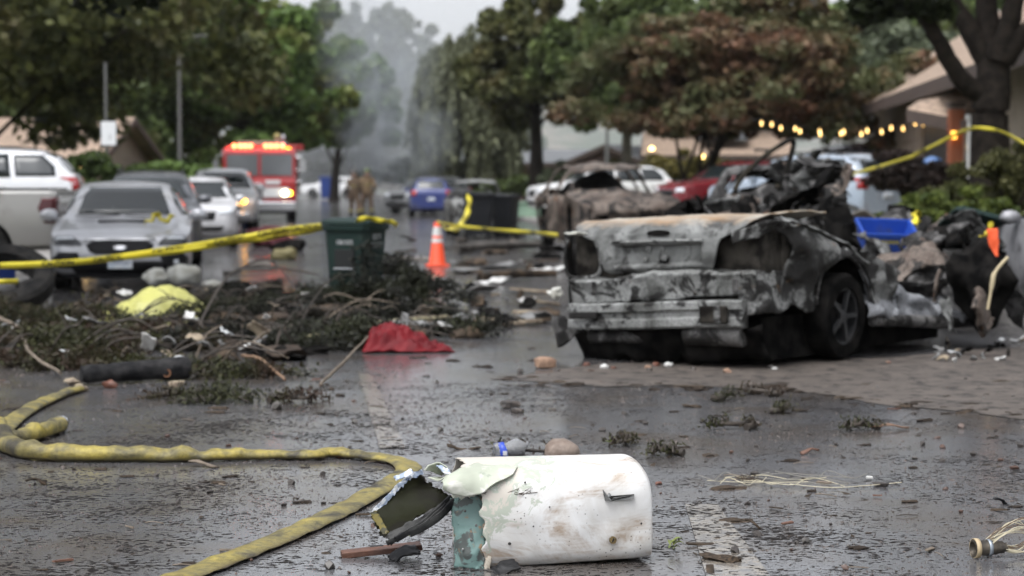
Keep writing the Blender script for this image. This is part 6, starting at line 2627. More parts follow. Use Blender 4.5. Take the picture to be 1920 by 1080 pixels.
def hose(label, pts, prof, coupling=False, name='fire_hose', fold=()):
    """flattened hose: points on the road, half width and half height along it"""
    P = catmull(pts, 8)
    n_ = len(P)
    t = thing(name, label, 'hose', P[0])
    rings = []
    for i, p in enumerate(P):
        d = (P[min(i + 1, n_ - 1)] - P[max(i - 1, 0)])
        d.z = 0
        d.normalize()
        s = Vector((-d.y, d.x, 0))
        a, h = table(prof, i / (n_ - 1))
        a *= 1 + .07 * noise.noise(Vector((i * .35, 1, 0)))
        h *= 1 + .40 * noise.noise(Vector((i * .33, 5, 0)))
        c = p - P[0] + Vector((0, 0, h + .002))
        sk = .55 * noise.noise(Vector((i * .2, 9, 3)))
        ring = []
        for k in range(18):
            th = 2 * math.pi * k / 18
            x, z = math.cos(th), math.sin(th)
            z = z * (.9 + .1 * abs(z)) if z > 0 else max(z, -.97)
            x = math.copysign(abs(x) ** .8, x)
            ring.append(c + s * (x * a) + Vector((0, 0, z * h + sk * x * h * .6)))
        rings.append(ring)
    mb = MB()
    mb.loft(rings)
    mb.crumple(.004, 14, 4)
    m = MATS.get('hose_jacket')
    if m is None:
        m, n, l, b = nodes_of('hose_jacket')
        t1 = noise_node(n, l, 5, 8, .68, 'World', dist=.6)
        r1 = ramp_node(n, [(.36, (.040, .034, .020)), (.47, (.17, .145, .055)), (.62, (.33, .265, .055))])
        l.new(t1.outputs['Fac'], r1.inputs['Fac'])
        t2 = noise_node(n, l, 38, 6, .6, 'World')
        r2 = ramp_node(n, [(.3, .55), (.62, 1.1)])
        l.new(t2.outputs['Fac'], r2.inputs['Fac'])
        c = mixc(n, l, 1., r1.outputs['Color'], r2.outputs['Color'], 'MULTIPLY')
        # mud along the underside
        g = n.new('ShaderNodeNewGeometry')
        sx = n.new('ShaderNodeSeparateXYZ')
        l.new(g.outputs['Position'], sx.inputs['Vector'])
        ad = n.new('ShaderNodeMath'); ad.operation = 'MULTIPLY_ADD'; ad.inputs[1].default_value = -.05
        l.new(t1.outputs['Fac'], ad.inputs[0]); l.new(sx.outputs['Z'], ad.inputs[2])
        mr = n.new('ShaderNodeMapRange')
        mr.inputs['From Min'].default_value = -.002
        mr.inputs['From Max'].default_value = -.018
        l.new(ad.outputs[0], mr.inputs['Value'])
        c = mixc(n, l, mr.outputs['Result'], c, (.05, .037, .022))
        l.new(c, b.inputs['Base Color'])
        b.inputs['Roughness'].default_value = .55
        bump_node(n, l, b, noise_node(n, l, 150, 3, coord='World').outputs['Fac'], .7, .005)
        MATS['hose_jacket'] = m
    mb.build('jacket', m, t, smooth=70)
    if coupling:
        e = P[-1] - P[0]
        d = (P[-1] - P[-3]).normalized()
        hh = prof[-1][1]
        q = e + Vector((0, 0, hh))
        mb = MB()
        mb.tube([q, q + d * .02, q + d * .03], [prof[-1][0] * 1.02, prof[-1][0] * 1.05, prof[-1][0] * .95], 18)
        mb.build('coupling', CHROME, t, smooth=50)
    return t


hose('long yellow fire hose curling across the left foreground to the wreckage',
     [at(*q) for q in ((270, 1112), (360, 1080), (450, 1045), (540, 1008), (620, 972), (690, 934), (738, 908), (766, 886), (752, 872), (715, 866), (660, 860), (612, 858), (590, 862), (520, 862), (430, 864), (340, 866), (240, 866), (140, 866), (60, 862), (18, 850), (4, 832), (-4, 812))],
     [(.066, .011)] * 4 + [(.064, .012)] * 3 + [(.056, .020), (.050, .024), (.048, .022), (.046, .024), (.046, .030), (.048, .036), (.050, .042), (.052, .046), (.052, .046), (.050, .044)])
hose('upper run of yellow fire hose rising from the left edge to the black log', [at(*q) for q in ((-30, 850), (-6, 828), (10, 808), (40, 782), (85, 758), (125, 742), (150, 736))],
     [(.058, .020), (.062, .018), (.060, .018), (.050, .020), (.034, .022)])
hose('short end of yellow hose with bare metal coupling', [at(*q) for q in ((8, 838), (40, 832), (75, 824), (112, 811))], [(.045, .035), (.05, .04), (.052, .042), (.048, .044)], True)


def black_log():
    a, b_ = at(152, 722), at(352, 712)
    t = thing('charred_log', 'black charred round log lying at the left edge of the debris', 'log', (a.x, a.y, 0))
    P = [Vector((0, 0, .075)), (b_ - a) * .3 + Vector((0, 0, .078)), (b_ - a) * .7 + Vector((0, 0, .082)), (b_ - a) + Vector((0, 0, .085))]
    mb = MB()
    mb.tube(catmull(P, 8), [.052] * 2 + [.062] * 6 + [.07] * 10 + [.078] * 7, 16)
    mb.crumple(.008, 9, 2)
    mb.build('trunk', mat('charcoal', (.008, .008, .009), .6, spec=.15, col2=(.028, .027, .027), scale=14, bump=.6), t, smooth=60)
    mb = MB()
    c = (b_ - a) * .82 + Vector((-.0, -.08, .06))
    mb.lathe([(.018, -.004), (.03, -.004), (.03, .004), (.018, .004)], c, 14, 'Y', cap=False)
    mb.build('knot', mat('knot_brown', (.14, .06, .025), .7), t)
    for k, (px, py, m) in enumerate(((135, 722, WOODP), (150, 735, WOODP), (206, 728, STONE_R), (330, 728, WOODP))):
        q = at(px, py)
        lump('wood_chip', ('pale splinter at the left end of the black log', 'pale chip below the left end of the black log', 'orange brown chip in front of the black log', 'tan chip at the right end of the black log')[k],
             'wood chip', (q.x, q.y, .025), (.05, .03, .03), m, k + 5, .5, sub=2)


black_log()


def fitting():
    p = at(1858, 1046)
    t = thing('cable_fitting', 'corroded pipe fitting with loops of pale wire at the lower right', 'fitting', (p.x, p.y, 0), R(12))
    met = mat('fitting_metal', (.10, .085, .065), .5, .5, col2=(.04, .035, .03), scale=22, bump=.4)
    zc = .038
    prof = [(.026, -.072), (.0335, -.070), (.034, -.050), (.028, -.048), (.028, -.020), (.030, -.018), (.030, -.004), (.026, -.002), (.026, .018), (.022, .020), (.022, .045), (.016, .047), (.016, .060), (.022, .060), (.022, .050)]
    mb = MB()
    mb.lathe([(.019, -.05)] + prof[:-2], (0, 0, zc), 24, 'X', cap=False)
    mb.crumple(.002, 40, 2)
    mb.build('pipe_body', met, t, smooth=35)
    mb = MB()
    mb.lathe([(.0352, -.070), (.0356, -.052)], (0, 0, zc), 24, 'X', cap=False)
    mb.build('tape_band', mat('masking_tan', (.42, .33, .20), .6), t, smooth=60, solid=.002)
    mb = MB()
    mb.lathe([(.0312, -.018), (.0314, -.004)], (0, 0, zc), 24, 'X', cap=False)
    mb.build('steel_band', mat('steel_band', (.28, .31, .34), .4, .6), t, smooth=60, solid=.002)
    r = random.Random(5)
    for k in range(15):
        a = Vector((.045, r.uniform(-.012, .012), zc + r.uniform(-.01, .012)))
        R_ = r.uniform(.035, .075)
        pts = [a, a + Vector((.05, r.uniform(-.02, .02), -.012)), a + Vector((.12, r.uniform(-.03, .03), r.uniform(-.02, .03))), a + Vector((.13 + r.uniform(-.02, .02), r.uniform(-.04, .04), .02 + R_ * .6)),
               a + Vector((.06 + r.uniform(-.03, .03), r.uniform(-.04, .04), .035 + R_ * r.uniform(.5, 1.))), a + Vector((-.03 + r.uniform(-.02, .03), r.uniform(-.02, .03), .03 + r.uniform(0, .02))), a + Vector((-.06, r.uniform(-.01, .02), .012))]
        pts = [Vector((q.x, q.y, max(q.z, .004))) for q in pts]
        mb = MB()
        mb.tube(catmull(pts, 6), .0016, 5)
        mb.build('wire', mat('wire_cream', (.50, .45, .32), .6) if k % 4 else mat('wire_brown', (.12, .08, .05), .6), t, smooth=60)


fitting()


def wire_tangle():
    p = at(1475, 905)
    t = thing('wire_tangle', 'flattened tangle of thin pale wires on the wet road', 'wires', (p.x, p.y, 0))
    r = random.Random(8)
    for k in range(13):
        x = r.uniform(-.42, .0)
        y = r.uniform(-.14, .16)
        pts = []
        n_ = r.randint(4, 7)
        L_ = r.uniform(.2, .55)
        for q in range(n_):
            pts.append((x + L_ * q / (n_ - 1), y + r.uniform(-.12, .12), .004 + r.uniform(0, .022)))
        mb = MB()
        mb.tube(catmull(pts, 6), .0018, 5)
        mb.build('wire', MATS['wire_cream'] if k % 2 else mat('wire_grey', (.20, .19, .16), .6), t, smooth=60)
    q = at(1630, 900) - p
    mb = MB()
    mb.box((q.x, q.y, .012), (.03, .02, .012))
    mb.build('clip', WHITEP, t, bevel=.003)
    mb = MB()
    for k in range(22):
        a = Vector((-.19 + r.uniform(-.03, .03), r.uniform(-.02, .02), .01))
        mb.tube([a, a + Vector((r.uniform(-.03, .03), r.uniform(-.02, .02), r.uniform(0, .03))), a + Vector((r.uniform(-.05, .05), r.uniform(-.03, .03), .003))], .0013, 4)
    o = mb.build('frayed_knot', mat('root_brown', (.05, .033, .022), .9), t)
    o['kind'] = 'stuff'


wire_tangle()
# plank, scrap and leaf left of the wreck
q = at(715, 1042)
mb = MB()
mb.box((0, 0, 0), (.30, .055, .022))
mb.crumple(.006, 9, 3)
tag(mb.build('plank', mat('wet_redwood', (.12, .055, .035), .5, col2=(.07, .035, .025), scale=12, bump=.4, bscale=70), None, bevel=.003, loc=(q.x, q.y, .022), rot=(.05, -.08, .16)), 'wet reddish plank left of the wreckage', 'plank')
q = at(757, 1050)
scrap('black_scrap', 'flat black plastic scrap below the folded dark skin', 'scrap', (q.x, q.y, .018), (.10, .07, .03), BLACKPL, (R(14), R(-14), .3), .01, 14, 6, .4)
q = at(708, 1036)
mb = MB()
mb.tube([(-.025, 0, .008), (.025, .002, .010)], .008, 8)
tag(mb.build('black_rod', BLACKPL, None, smooth=50, loc=(q.x, q.y - .05, .02)), 'short black rubber rod resting on the wet plank', 'rod')


def leaf_sprig(label, px, py, m, n_=5, s=.05, seed=1, up=.03):
    r = random.Random(seed)
    q = at(px, py)
    t = thing('leaf_sprig', label, 'leaves', (q.x, q.y, 0))
    for k in range(n_):
        a = r.uniform(0, 6.28)
        L_ = s * r.uniform(.6, 1.1)
        d = Vector((math.cos(a), math.sin(a), 0))
        e = Vector((-d.y, d.x, 0))
        b0 = Vector((r.uniform(-.01, .01), r.uniform(-.01, .01), .006 + r.uniform(0, up)))
        mb = MB()
        vs = []
        for i in range(7):
            f = i / 6
            w = L_ * .22 * math.sin(math.pi * min(1, f * .94 + .03)) ** .8
            c = b0 + d * L_ * f + Vector((0, 0, L_ * .35 * math.sin(f * 2.6)))
            vs += [c - e * w + Vector((0, 0, w * .5)), c, c + e * w + Vector((0, 0, w * .5))]
        fs = []
        for i in range(6):
            fs += [(i * 3, i * 3 + 1, i * 3 + 4, i * 3 + 3), (i * 3 + 1, i * 3 + 2, i * 3 + 5, i * 3 + 4)]
        mb.add(vs, fs)
        mb.build('leaf', m, t, smooth=60)


LEAFG = mat('fresh_leaf', (.14, .19, .04), .45, col2=(.20, .22, .06), scale=20)
leaf_sprig('fresh green leaf sprig on the road right of the wreckage', 1258, 1036, LEAFG, 6, .05, 3)
leaf_sprig('green leaf caught on the wet plank', 757, 1022, LEAFG, 5, .045, 5, .05)
leaf_sprig('green leaf lying behind the brown stone', 1150, 838, LEAFG, 3, .06, 8)
# ================================================================== fallen branches, cloths and litter
TWIG = mat('twig_dark', (.022, .017, .013), .7, col2=(.05, .038, .028), scale=20)
TWIGP = mat('twig_pale', (.17, .135, .10), .75, col2=(.09, .07, .05), scale=20)


def branch(label, px, py, L_, rz, h, lm, n=1800, leaf=.035, seed=1, group=None, spread=.10, name='fallen_branch', bark=None, dens=1.):
    """a broken leafy bough lying on the road"""
    q = at(px, py)
    r = random.Random(seed)
    rng = np.random.default_rng(seed)
    t = thing(name, label, 'branch', (q.x, q.y, 0), rz, group)
    main = catmull([(-L_ / 2, 0, .02), (-L_ * .2, r.uniform(-.1, .1), h * .7), (L_ * .2, r.uniform(-.15, .15), h), (L_ / 2, r.uniform(-.2, .2), h * .5)], 6)
    mb = MB()
    mb.tube(main, [.022 - .0008 * k for k in range(len(main))], 6)
    tips = []
    for k in range(11):
        s = main[2 + (k * 3) % (len(main) - 3)]
        d = Vector((r.uniform(-.5, .9), r.uniform(-1, 1), r.uniform(-.3, .45) * h / .2)).normalized() * r.uniform(.2, .45) * (L_ / 1.2)
        e = s + d
        e.z = max(.02, e.z)
        mid = s.lerp(e, .5) + Vector((0, 0, .03))
        mb.tube([s, mid, e], [.009, .007, .003], 5)
        tips += [mid, e, s.lerp(e, .75)]
    mb.build('stem', bark or TWIG, t, smooth=60)
    C = np.array([tuple(p) for p in tips] + [tuple(p) for p in main[4::3]])
    idx = rng.integers(0, len(C), n)
    off = rng.normal(size=(n, 3)) * spread
    off[:, 2] *= .45
    P = C[idx] + off
    P[:, 2] = np.abs(P[:, 2]) + .004
    quadmesh('foliage', leaf_quads(P, leaf, rng, 3.0), lm, t)
    return t


L_HEAP = leafmat('leaf_heap', (.012, .013, .006), (.042, .045, .018), (.05, .030, .020), 1.5, .5, .65)
L_HEAPG = leafmat('leaf_heap_green', (.012, .013, .005), (.042, .044, .015), (.040, .024, .015), 2., .46, .6)
B = 'leafy boughs heaped on the road at the left'
GL = ('greenish bough below the loose tyre at the left edge', 'greenish bough just above the left end of the black log', 'greenish bough above the middle of the black log',
      'greenish bough against the foot of the loose tyre', 'greenish bough between the loose tyre and the yellow sheet', 'greenish bough above the right end of the black log',
      'greenish bough in the left corner beside the pale bent stick', 'flat greenish bough touching the back of the black log', 'greenish bough under the pale bent stick')
CL = ('charred bough just right of the yellow sheet', 'charred bough midway between yellow sheet and green bin', 'charred bough under the dark arched twig', 'low charred bough left of the green bin foot',
      'low charred bough directly in front of the green bin', 'tall charred bough against the right side of the green bin', 'tall charred bough between the green bin and the cone',
      'charred bough behind the right side of the green bin', 'charred bough directly behind the red cloth', 'charred bough at the front edge of the heap, left of the tan stick',
      'charred bough at the front edge of the heap beside the tan stick', 'charred bough at the left end of the pale pole', 'charred bough behind the yellow sheet beside the white bags',
      'charred bough at the back of the heap, nearest the parked cars')
# left green-brown part of the heap
for k, (px, py, L_, rz, h) in enumerate(((40, 655, 1.3, .2, .22), (130, 640, 1.2, -.3, .26), (225, 650, 1.2, .5, .22), (60, 610, 1.3, .1, .25), (120, 605, 1.0, .8, .2),
                                         (330, 655, 1.0, .3, .18), (10, 690, .9, .4, .12), (190, 690, 1.0, 0., .08), (90, 672, .9, 1.2, .16))):
    branch(GL[k], px, py, L_, rz, h * .32, L_HEAPG if k % 3 else L_HEAP, 2100, .019, 300 + k, 'greenish boughs at the left edge', .075)
# black charred part around and right of the bin
for k, (px, py, L_, rz, h) in enumerate(((380, 610, 1.3, .4, .30), (450, 600, 1.4, -.2, .32), (520, 590, 1.3, .2, .30), (590, 622, 1.1, -.4, .14), (640, 628, 1.0, .3, .12), (700, 590, 1.2, .1, .36),
                                         (745, 592, 1.0, -.2, .36), (715, 562, .9, .3, .38), (765, 604, .8, .2, .24), (420, 655, 1.2, .1, .2), (500, 650, 1.1, -.3, .2), (590, 640, 1.0, .2, .16),
                                         (380, 575, 1.4, .2, .25), (455, 560, 1.6, -.1, .2))):
    branch(CL[k], px, py, L_, rz, h * (.85 if px > 690 and py < 595 else .42), L_CHAR, 3600 if px > 690 else 1700, .018, 330 + k, 'charred boughs around the green bin', .07 if px > 690 else .05)
branch('black bough lying right of the red cloth', 866, 630, .5, .1, .08, L_CHAR, 1300, .018, 361)
branch('black clump of leaves in front of the red cloth', 672, 655, .55, .4, .15, L_CHAR, 2200, .018, 362)
branch('sprig of green leaves on the wet road below the heap', 440, 708, .55, .1, .05, L_HEAPG, 1200, .016, 363, spread=.06)
branch('small green sprig further right on the wet road', 548, 755, .30, .3, .04, L_HEAPG, 300, .014, 364, spread=.04)
branch('flattened dark sprig beside the black log', 350, 748, .5, -.1, .04, L_HEAP, 600, .014, 365, spread=.05)
branch('flattened dark sprig left of the tar patch', 400, 755, .42, .2, .04, L_HEAP, 500, .014, 366, spread=.05)
for k, (px, py, lab) in enumerate(((1360, 752, 'small dark weed tuft nearest the dried mud edge'), (1460, 775, 'dark tuft of roots right of the weed tuft'), (1440, 742, 'low tuft with twigs on the mud edge'),
                                   (1383, 805, 'green tangled tuft in the middle right of the road'), (1620, 806, 'dark tuft beside the bark strip on the right'), (1255, 858, 'brown root tuft left of the pebbles'),
                                   (1160, 835, 'leafy brown tuft behind the brown stone'), (985, 852, 'dark weed between the bottle and the brown stone'))):
    branch(lab, px, py, .16, k * .7, .035, L_HEAPG if k % 2 else L_HEAP, 200, .010, 370 + k, None, .022, 'weed_tuft')

# bare broken twigs and charred lumps through the heap
rt = random.Random(77)
for k in range(110):
    px, py = rt.uniform(20, 830), rt.uniform(565, 690)
    if py > 660 and px > 560:
        continue
    q = at(px, py)
    L_ = rt.uniform(.25, .9)
    a = rt.uniform(-1.2, 1.2) if k % 4 else rt.uniform(0, 3)
    d = Vector((math.cos(a), math.sin(a) * .6, 0)) * L_ / 2
    h = rt.uniform(.02, .22)
    mb = MB()
    cp = catmull([q - d + Vector((0, 0, .02)), q + Vector((rt.uniform(-.08, .08), rt.uniform(-.08, .08), h + rt.uniform(0, .08))), q + d + Vector((0, 0, h * rt.uniform(0, 1.6)))], 5)
    mb.tube(cp, [rt.uniform(.008, .016) * (1 - .6 * i / len(cp)) for i in range(len(cp))], 5)
    if k % 2:
        m_ = cp[6]
        mb2 = m_ + Vector((rt.uniform(-.2, .2), rt.uniform(-.1, .1), rt.uniform(.02, .16)))
        mb.tube([m_, m_.lerp(mb2, .5) + Vector((0, 0, .02)), mb2], [.007, .005, .003], 4)
    tag(mb.build('broken_twig', TWIG if k % 5 else TWIGP, None, smooth=60), 'bare broken twig in the tangle around the green bin', 'twig', 'broken twigs around the green bin')
for k in range(60):
    px, py = rt.uniform(330, 700), rt.uniform(540, 680)
    q = at(px, py)
    s = rt.uniform(.05, .16)
    lump('charred_clod', 'charred clod in the tangle left of the green bin', 'debris', (q.x, q.y, s * .3), (s * 1.4, s, s * .55), (SOOT, WOODD, mat('mud_brown', (.05, .036, .026), .7, spec=.2, col2=(.03, .022, .017), scale=12, bump=.5))[k % 3],
         k + 200, .5, 'charred clods left of the green bin', 2)

# bare sticks and arching twigs in the heap
for k, (pts, rad, m, lab) in enumerate((
        ([(0, 640), (35, 650), (60, 690), (115, 712)], .020, TWIGP, 'bent pale stick at the left edge of the heap'),
        ([(450, 520, .35), (500, 515, .45), (540, 530, .3), (570, 560, .1)], .016, TWIG, 'dark arched twig left of the green bin'),
        ([(370, 600, .1), (430, 560, .45), (500, 548, .5), (600, 552, .42)], .014, TWIG, 'long dark twig reaching to the green bin'),
        ([(560, 590, .1), (620, 560, .4), (690, 545, .42)], .008, TWIG, 'thin twig leaning on the green bin front'),
        ([(600, 688, .02), (650, 664, .12), (690, 640, .2)], .012, TWIGP, 'grey stick leaning in the black leaf clump'),
        ([(455, 640, .05), (490, 660, .1), (535, 678, .02)], .014, mat('twig_tan', (.20, .12, .07), .7), 'tan stick in front of the heap'),
        ([(715, 560, .1), (722, 590, .25), (740, 600, .3), (757, 580, .1)], .007, TWIGP, 'thin looping vine right of the green bin'))):
    P = [at(p[0], p[1], 0) if len(p) == 2 else at(p[0], p[1] + 40, 0) + Vector((0, 0, p[2])) for p in pts]
    if k == 0:
        P = [Vector((p.x, p.y, .05 + .05 * i)) for i, p in enumerate(P[::-1])][::-1]
    mb = MB()
    cp = catmull(P, 5)
    mb.tube(cp, [rad * (1 - .4 * i / len(cp)) for i in range(len(cp))], 7)
    mb.crumple(.01, 6, k)
    tag(mb.build('stick', m, None, smooth=60), lab, 'stick')
# pale pole under the red cloth
a, b_ = at(572, 643), at(838, 606)
mb = MB()
mb.tube(catmull([a + Vector((0, 0, .04)), a.lerp(b_, .4) + Vector((0, 0, .09)), b_ + Vector((0, 0, .06))], 6), .022, 8)
tag(mb.build('pole', mat('pale_pole', (.36, .33, .20), .7, col2=(.25, .22, .13), scale=9), None, smooth=60), 'pale yellowish pole lying under the red cloth', 'pole')


def cloth(name, label, cat, c, w, d, h, m, seed, rz=0., amp=.05, peak=(.4, .5), fall=3.):
    mb = MB()

    def fn(u, v):
        x, y = (u - .5) * w, (v - .5) * d
        k = math.exp(-fall * (((u - peak[0]) / .5) ** 2 + ((v - peak[1]) / .6) ** 2))
        e = 1 + .16 * noise.noise(Vector((u * 3, v * 3, seed)))
        z = h * k + amp * abs(noise.noise(Vector((u * 5, v * 5, seed)))) + amp * .5 * abs(noise.noise(Vector((u * 11, v * 9, seed + 4))))
        ed = min(u, 1 - u, v, 1 - v)
        z *= sstep(-.05, .16, ed)
        return Vector((x * e, y * e, z + .006))
    mb.grid(fn, 60, 40)
    o = mb.build(name, m, None, smooth=60, solid=.004, loc=c, rot=(0, 0, rz))
    return tag(o, label, cat)


q = at(764, 658)
cloth('red_cloth', 'crumpled dark red cloth lying in front of the green bin', 'cloth', (q.x, q.y, 0), .72, .42, .20, mat('red_cloth', (.15, .008, .012), .6, spec=.2, col2=(.09, .004, .007), scale=8), 4, .1, .11, (.32, .5), 2.2)
q = at(288, 600)
cloth('yellow_sheet', 'pale yellow sheet draped over debris in front of the silver saloon', 'sheet', (q.x, q.y + .3, .0), 1.05, .75, .30, mat('yellow_sheet', (.50, .49, .15), .5, col2=(.42, .41, .12), scale=4), 9, .1, .05, (.55, .5), 1.3)
q = at(205, 606)
cloth('yellow_scrap', 'torn yellow scrap at the left foot of the yellow sheet', 'scrap', (q.x, q.y, 0), .22, .2, .10, MATS['yellow_sheet'], 12, 0, .05)
for k, (px, py, s, lab) in enumerate(((284, 560, (.14, .12, .11), 'small white bag behind the yellow sheet'), (338, 558, (.21, .15, .13), 'larger white bag beside the silver saloon bumper'),
                                      (392, 560, (.12, .05, .06), 'pale rounded scrap right of the yellow sheet'))):
    q = at(px, py)
    mb = MB()
    mb.rock((0, 0, 0), s, 3, .25, k + 3)
    mb.crumple(.02, 9, k)
    tag(mb.build('white_bag', mat('bag_white', (.48, .48, .44), .6, col2=(.34, .33, .28), scale=8), None, smooth=60, loc=(q.x, q.y + .3, s[2] * .9 + (.14 if k < 2 else .1))), lab, 'bag')


def loose_tyre():
    q = at(2, 595)
    t = thing('loose_tyre', 'big black loose tyre leaning over at the left edge', 'tyre', (q.x, q.y - .1, .10))
    t.rotation_euler = (R(-60), 0, R(14))
    mb = MB()
    r0, w = .56, .24
    prof = [(r0 * .66, -w * .42), (r0 * .8, -w * .5), (r0 * .95, -w * .46), (r0, -w * .32), (r0, w * .32), (r0 * .95, w * .46), (r0 * .8, w * .5), (r0 * .66, w * .42), (r0 * .70, 0), (r0 * .66, -w * .42)]
    mb.lathe(prof, (0, 0, r0 - .02), 48, 'Y', cap=False)
    mb.build('carcass', RUBBER, t, smooth=35)
    for k in range(5):
        mb = MB()
        y = -.066 + k * .033
        mb.lathe([(r0 + .001, y - .009), (r0 + .010, y - .008), (r0 + .010, y + .008), (r0 + .001, y + .009)], (0, 0, r0 - .02), 48, 'Y', cap=False)
        mb.build('tread_rib', RUBBER, t, smooth=35)


loose_tyre()
# litter between the heap and the road
LIT = 'pale litter scattered through the heap'
r = random.Random(17)
WHITES = (WHITEP, WOODP, GREYP, mat('paper_grey', (.42, .43, .43), .7))
for k in range(46):
    px = r.uniform(0, 900)
    py = r.uniform(545, 700) if px < 620 else r.uniform(560, 660)
    q = at(px, py)
    s = r.uniform(.03, .12)
    scrap('litter_scrap', 'small pale scrap of litter among the fallen boughs', 'scrap', (q.x, q.y, r.uniform(.02, .26)), (s * 1.5, s, .05), WHITES[k % 4], (r.uniform(-.6, .6), r.uniform(-.6, .6), r.uniform(0, 6)),
          .02, 12, k, .4, LIT, n=6)
for k in range(22):
    px = r.uniform(1740, 1925)
    q = at(px, r.uniform(640, 682))
    s = r.uniform(.02, .07)
    scrap('glass_scrap', 'pale broken scrap on the mud below the engine mass', 'scrap', (q.x, q.y, .025), (s * 1.6, s, .04), WHITES[k % 4] if k % 3 else SOOT, (r.uniform(-.5, .5), r.uniform(-.5, .5), r.uniform(0, 6)), .012, 16, k,
          .5, 'broken scraps below the engine mass', n=6)
for k in range(14):
    px = r.uniform(1040, 1720)
    q = at(px, r.uniform(684, 700) if px < 1400 else r.uniform(680, 694))
    s = r.uniform(.012, .035)
    lump('mud_crumb', 'small crumb of rubble along the foot of the burnt saloon', 'rubble', (q.x, q.y, s * .5), (s * 1.3, s, s * .8), (STONE_D, STONE_R, WHITEP, BRICK_T)[k % 4], k, .35, 'rubble crumbs at the burnt saloon', 1)
tagm = [(0, 'white foam wisp on the left corner of the boot lid', (1080, 438), 15.4), (1, 'white crumpled bag at the left end of the bumper beam', (1042, 550), 15.5)]
for k, lab, (px, py), Y in tagm:
    p = pos(px, py, Y)
    mb = MB()
    mb.rock((0, 0, 0), (.07 if k == 0 else .05, .04, .012 if k == 0 else .045), 3, .5, k + 2)
    mb.crumple(.012, 20, k)
    tag(mb.build('foam_wisp' if k == 0 else 'paper_ball', mat('bag_white', (.48, .48, .44)), None, smooth=60, loc=p), lab, 'foam' if k == 0 else 'paper')

# bundles and boxes lying on the road beyond the green bin
for lab, px, py, sz, m, nm, cat in (('dark red bundle on the road left of the green bin', 505, 462, (.42, .3, .22), mat('dark_red_cloth', (.06, .010, .014), .7, spec=.2), 'cloth_bundle', 'bundle'),
                                    ('black bag beside the dark red bundle', 545, 470, (.36, .25, .12), SOOT, 'black_bag', 'bag'),
                                    ('pale olive bag in front of the dark red bundle', 532, 487, (.22, .16, .12), mat('olive_bag', (.14, .12, .05), .7), 'olive_bag', 'bag')):
    q = at(px, py)
    mb = MB()
    mb.rock((0, 0, 0), sz, 3, .35, px)
    mb.fold(.06, 4, px)
    tag(mb.build(nm, m, None, smooth=50, loc=(q.x, q.y, sz[2] * .75)), lab, cat)
for lab, px, py, sz, rz in (('pale flattened carton left of the green bin', 485, 500, (.36, .26, .10), .2), ('pale board lying behind the cone', 770, 488, (.9, .35, .05), .1), ('pale board half under grey scrap right of the cone', 930, 470, (.5, .2, .06), -.2)):
    q = at(px, py)
    mb = MB()
    mb.box((0, 0, 0), sz)
    mb.crumple(.02, 4, px)
    tag(mb.build('flattened_carton', mat('pale_card', (.30, .27, .24), .7, col2=(.2, .18, .16), scale=5), None, bevel=.004, loc=(q.x, q.y, sz[2] * .6), rot=(0, .03, rz)), lab, 'carton')
for lab, x0, x1, py, rad in (('long grey limb lying right of the cone', 855, 1010, 476, .10), ('dark fallen limb behind the burnt saloon corner', 900, 1040, 530, .07), ('thin pale limb on the road left of the green bin', 420, 560, 515, .03)):
    a, b_ = at(x0, py), at(x1, py - 8)
    mb = MB()
    cp = catmull([a + Vector((0, 0, rad)), a.lerp(b_, .5) + Vector((0, .1, rad * 1.3)), b_ + Vector((0, 0, rad))], 6)
    mb.tube(cp, [rad * (1 - .35 * i / len(cp)) for i in range(len(cp))], 9)
    mb.fold(.03, 4, x0)
    tag(mb.build('fallen_limb', WOODD if rad == .07 else mat('grey_limb', (.12, .11, .10), .8, spec=.2, col2=(.06, .055, .05), scale=6), None, smooth=60), lab, 'limb')

# pebbles, chips, twigs and bark scattered over the wet road
pro = []
for k in range(7):
    mb = MB()
    mb.rock((0, 0, 0), (1, .85, .7), 1, .4, k * 3 + 1)
    me = mb.build('pebble', None, None, smooth=40)
    pro.append(me.data)
    bpy.data.objects.remove(me)
mats3 = (STONE_D, STONE_D, mat('stone_brick', (.09, .045, .03), .5, col2=(.05, .03, .022), scale=30), STONE_D, mat('stone_grey', (.11, .10, .09), .5, col2=(.06, .055, .05), scale=30))
pm = []
for i, d in enumerate(pro):
    for j, m in enumerate(mats3):
        c = d.copy()
        c.materials.clear()
        c.materials.append(m)
        pm.append(c)
named = {(1415, 893): .022, (1402, 865): .014, (1371, 850): .014, (1417, 838): .013, (1475, 993): .012, (1365, 1005): .010, (1730, 835): .020, (1802, 802): .022, (1408, 1035): .014, (618, 1066): .026, (786, 998): .016,
         (975, 700): .03, (1585, 1068): .016, (790, 930): .02, (520, 768): .045, (1825, 855): .020}
cnt = 0
for (px, py), s in named.items():
    q = at(px, py)
    o = bpy.data.objects.new('pebble', pm[cnt % len(pm)])
    COL.objects.link(o)
    o.location = (q.x, q.y, s * .5)
    o.scale = (s, s, s)
    o.rotation_euler = (0, 0, cnt)
    tag(o, 'loose pebble standing out on the wet road surface', 'pebble', 'loose pebbles on the road')
    cnt += 1
for k in range(250):
    py = 1090 - 390 * r.random() ** .8
    px = r.uniform(0, 1920)
    if 840 < px < 1235 and py > 860:
        continue
    if py < 735 and px < 450:
        continue
    q = at(px, py)
    s = .0068 * math.exp(r.gauss(0.2, .55))
    o = bpy.data.objects.new('pebble', pm[r.randrange(len(pm))])
    COL.objects.link(o)
    o.location = (q.x, q.y, s * .4)
    o.scale = (s * r.uniform(.9, 1.7), s, s)
    o.rotation_euler = (r.uniform(-.3, .3), 0, r.uniform(0, 6.2))
    tag(o, 'loose pebble standing out on the wet road surface', 'pebble', 'loose pebbles on the road')
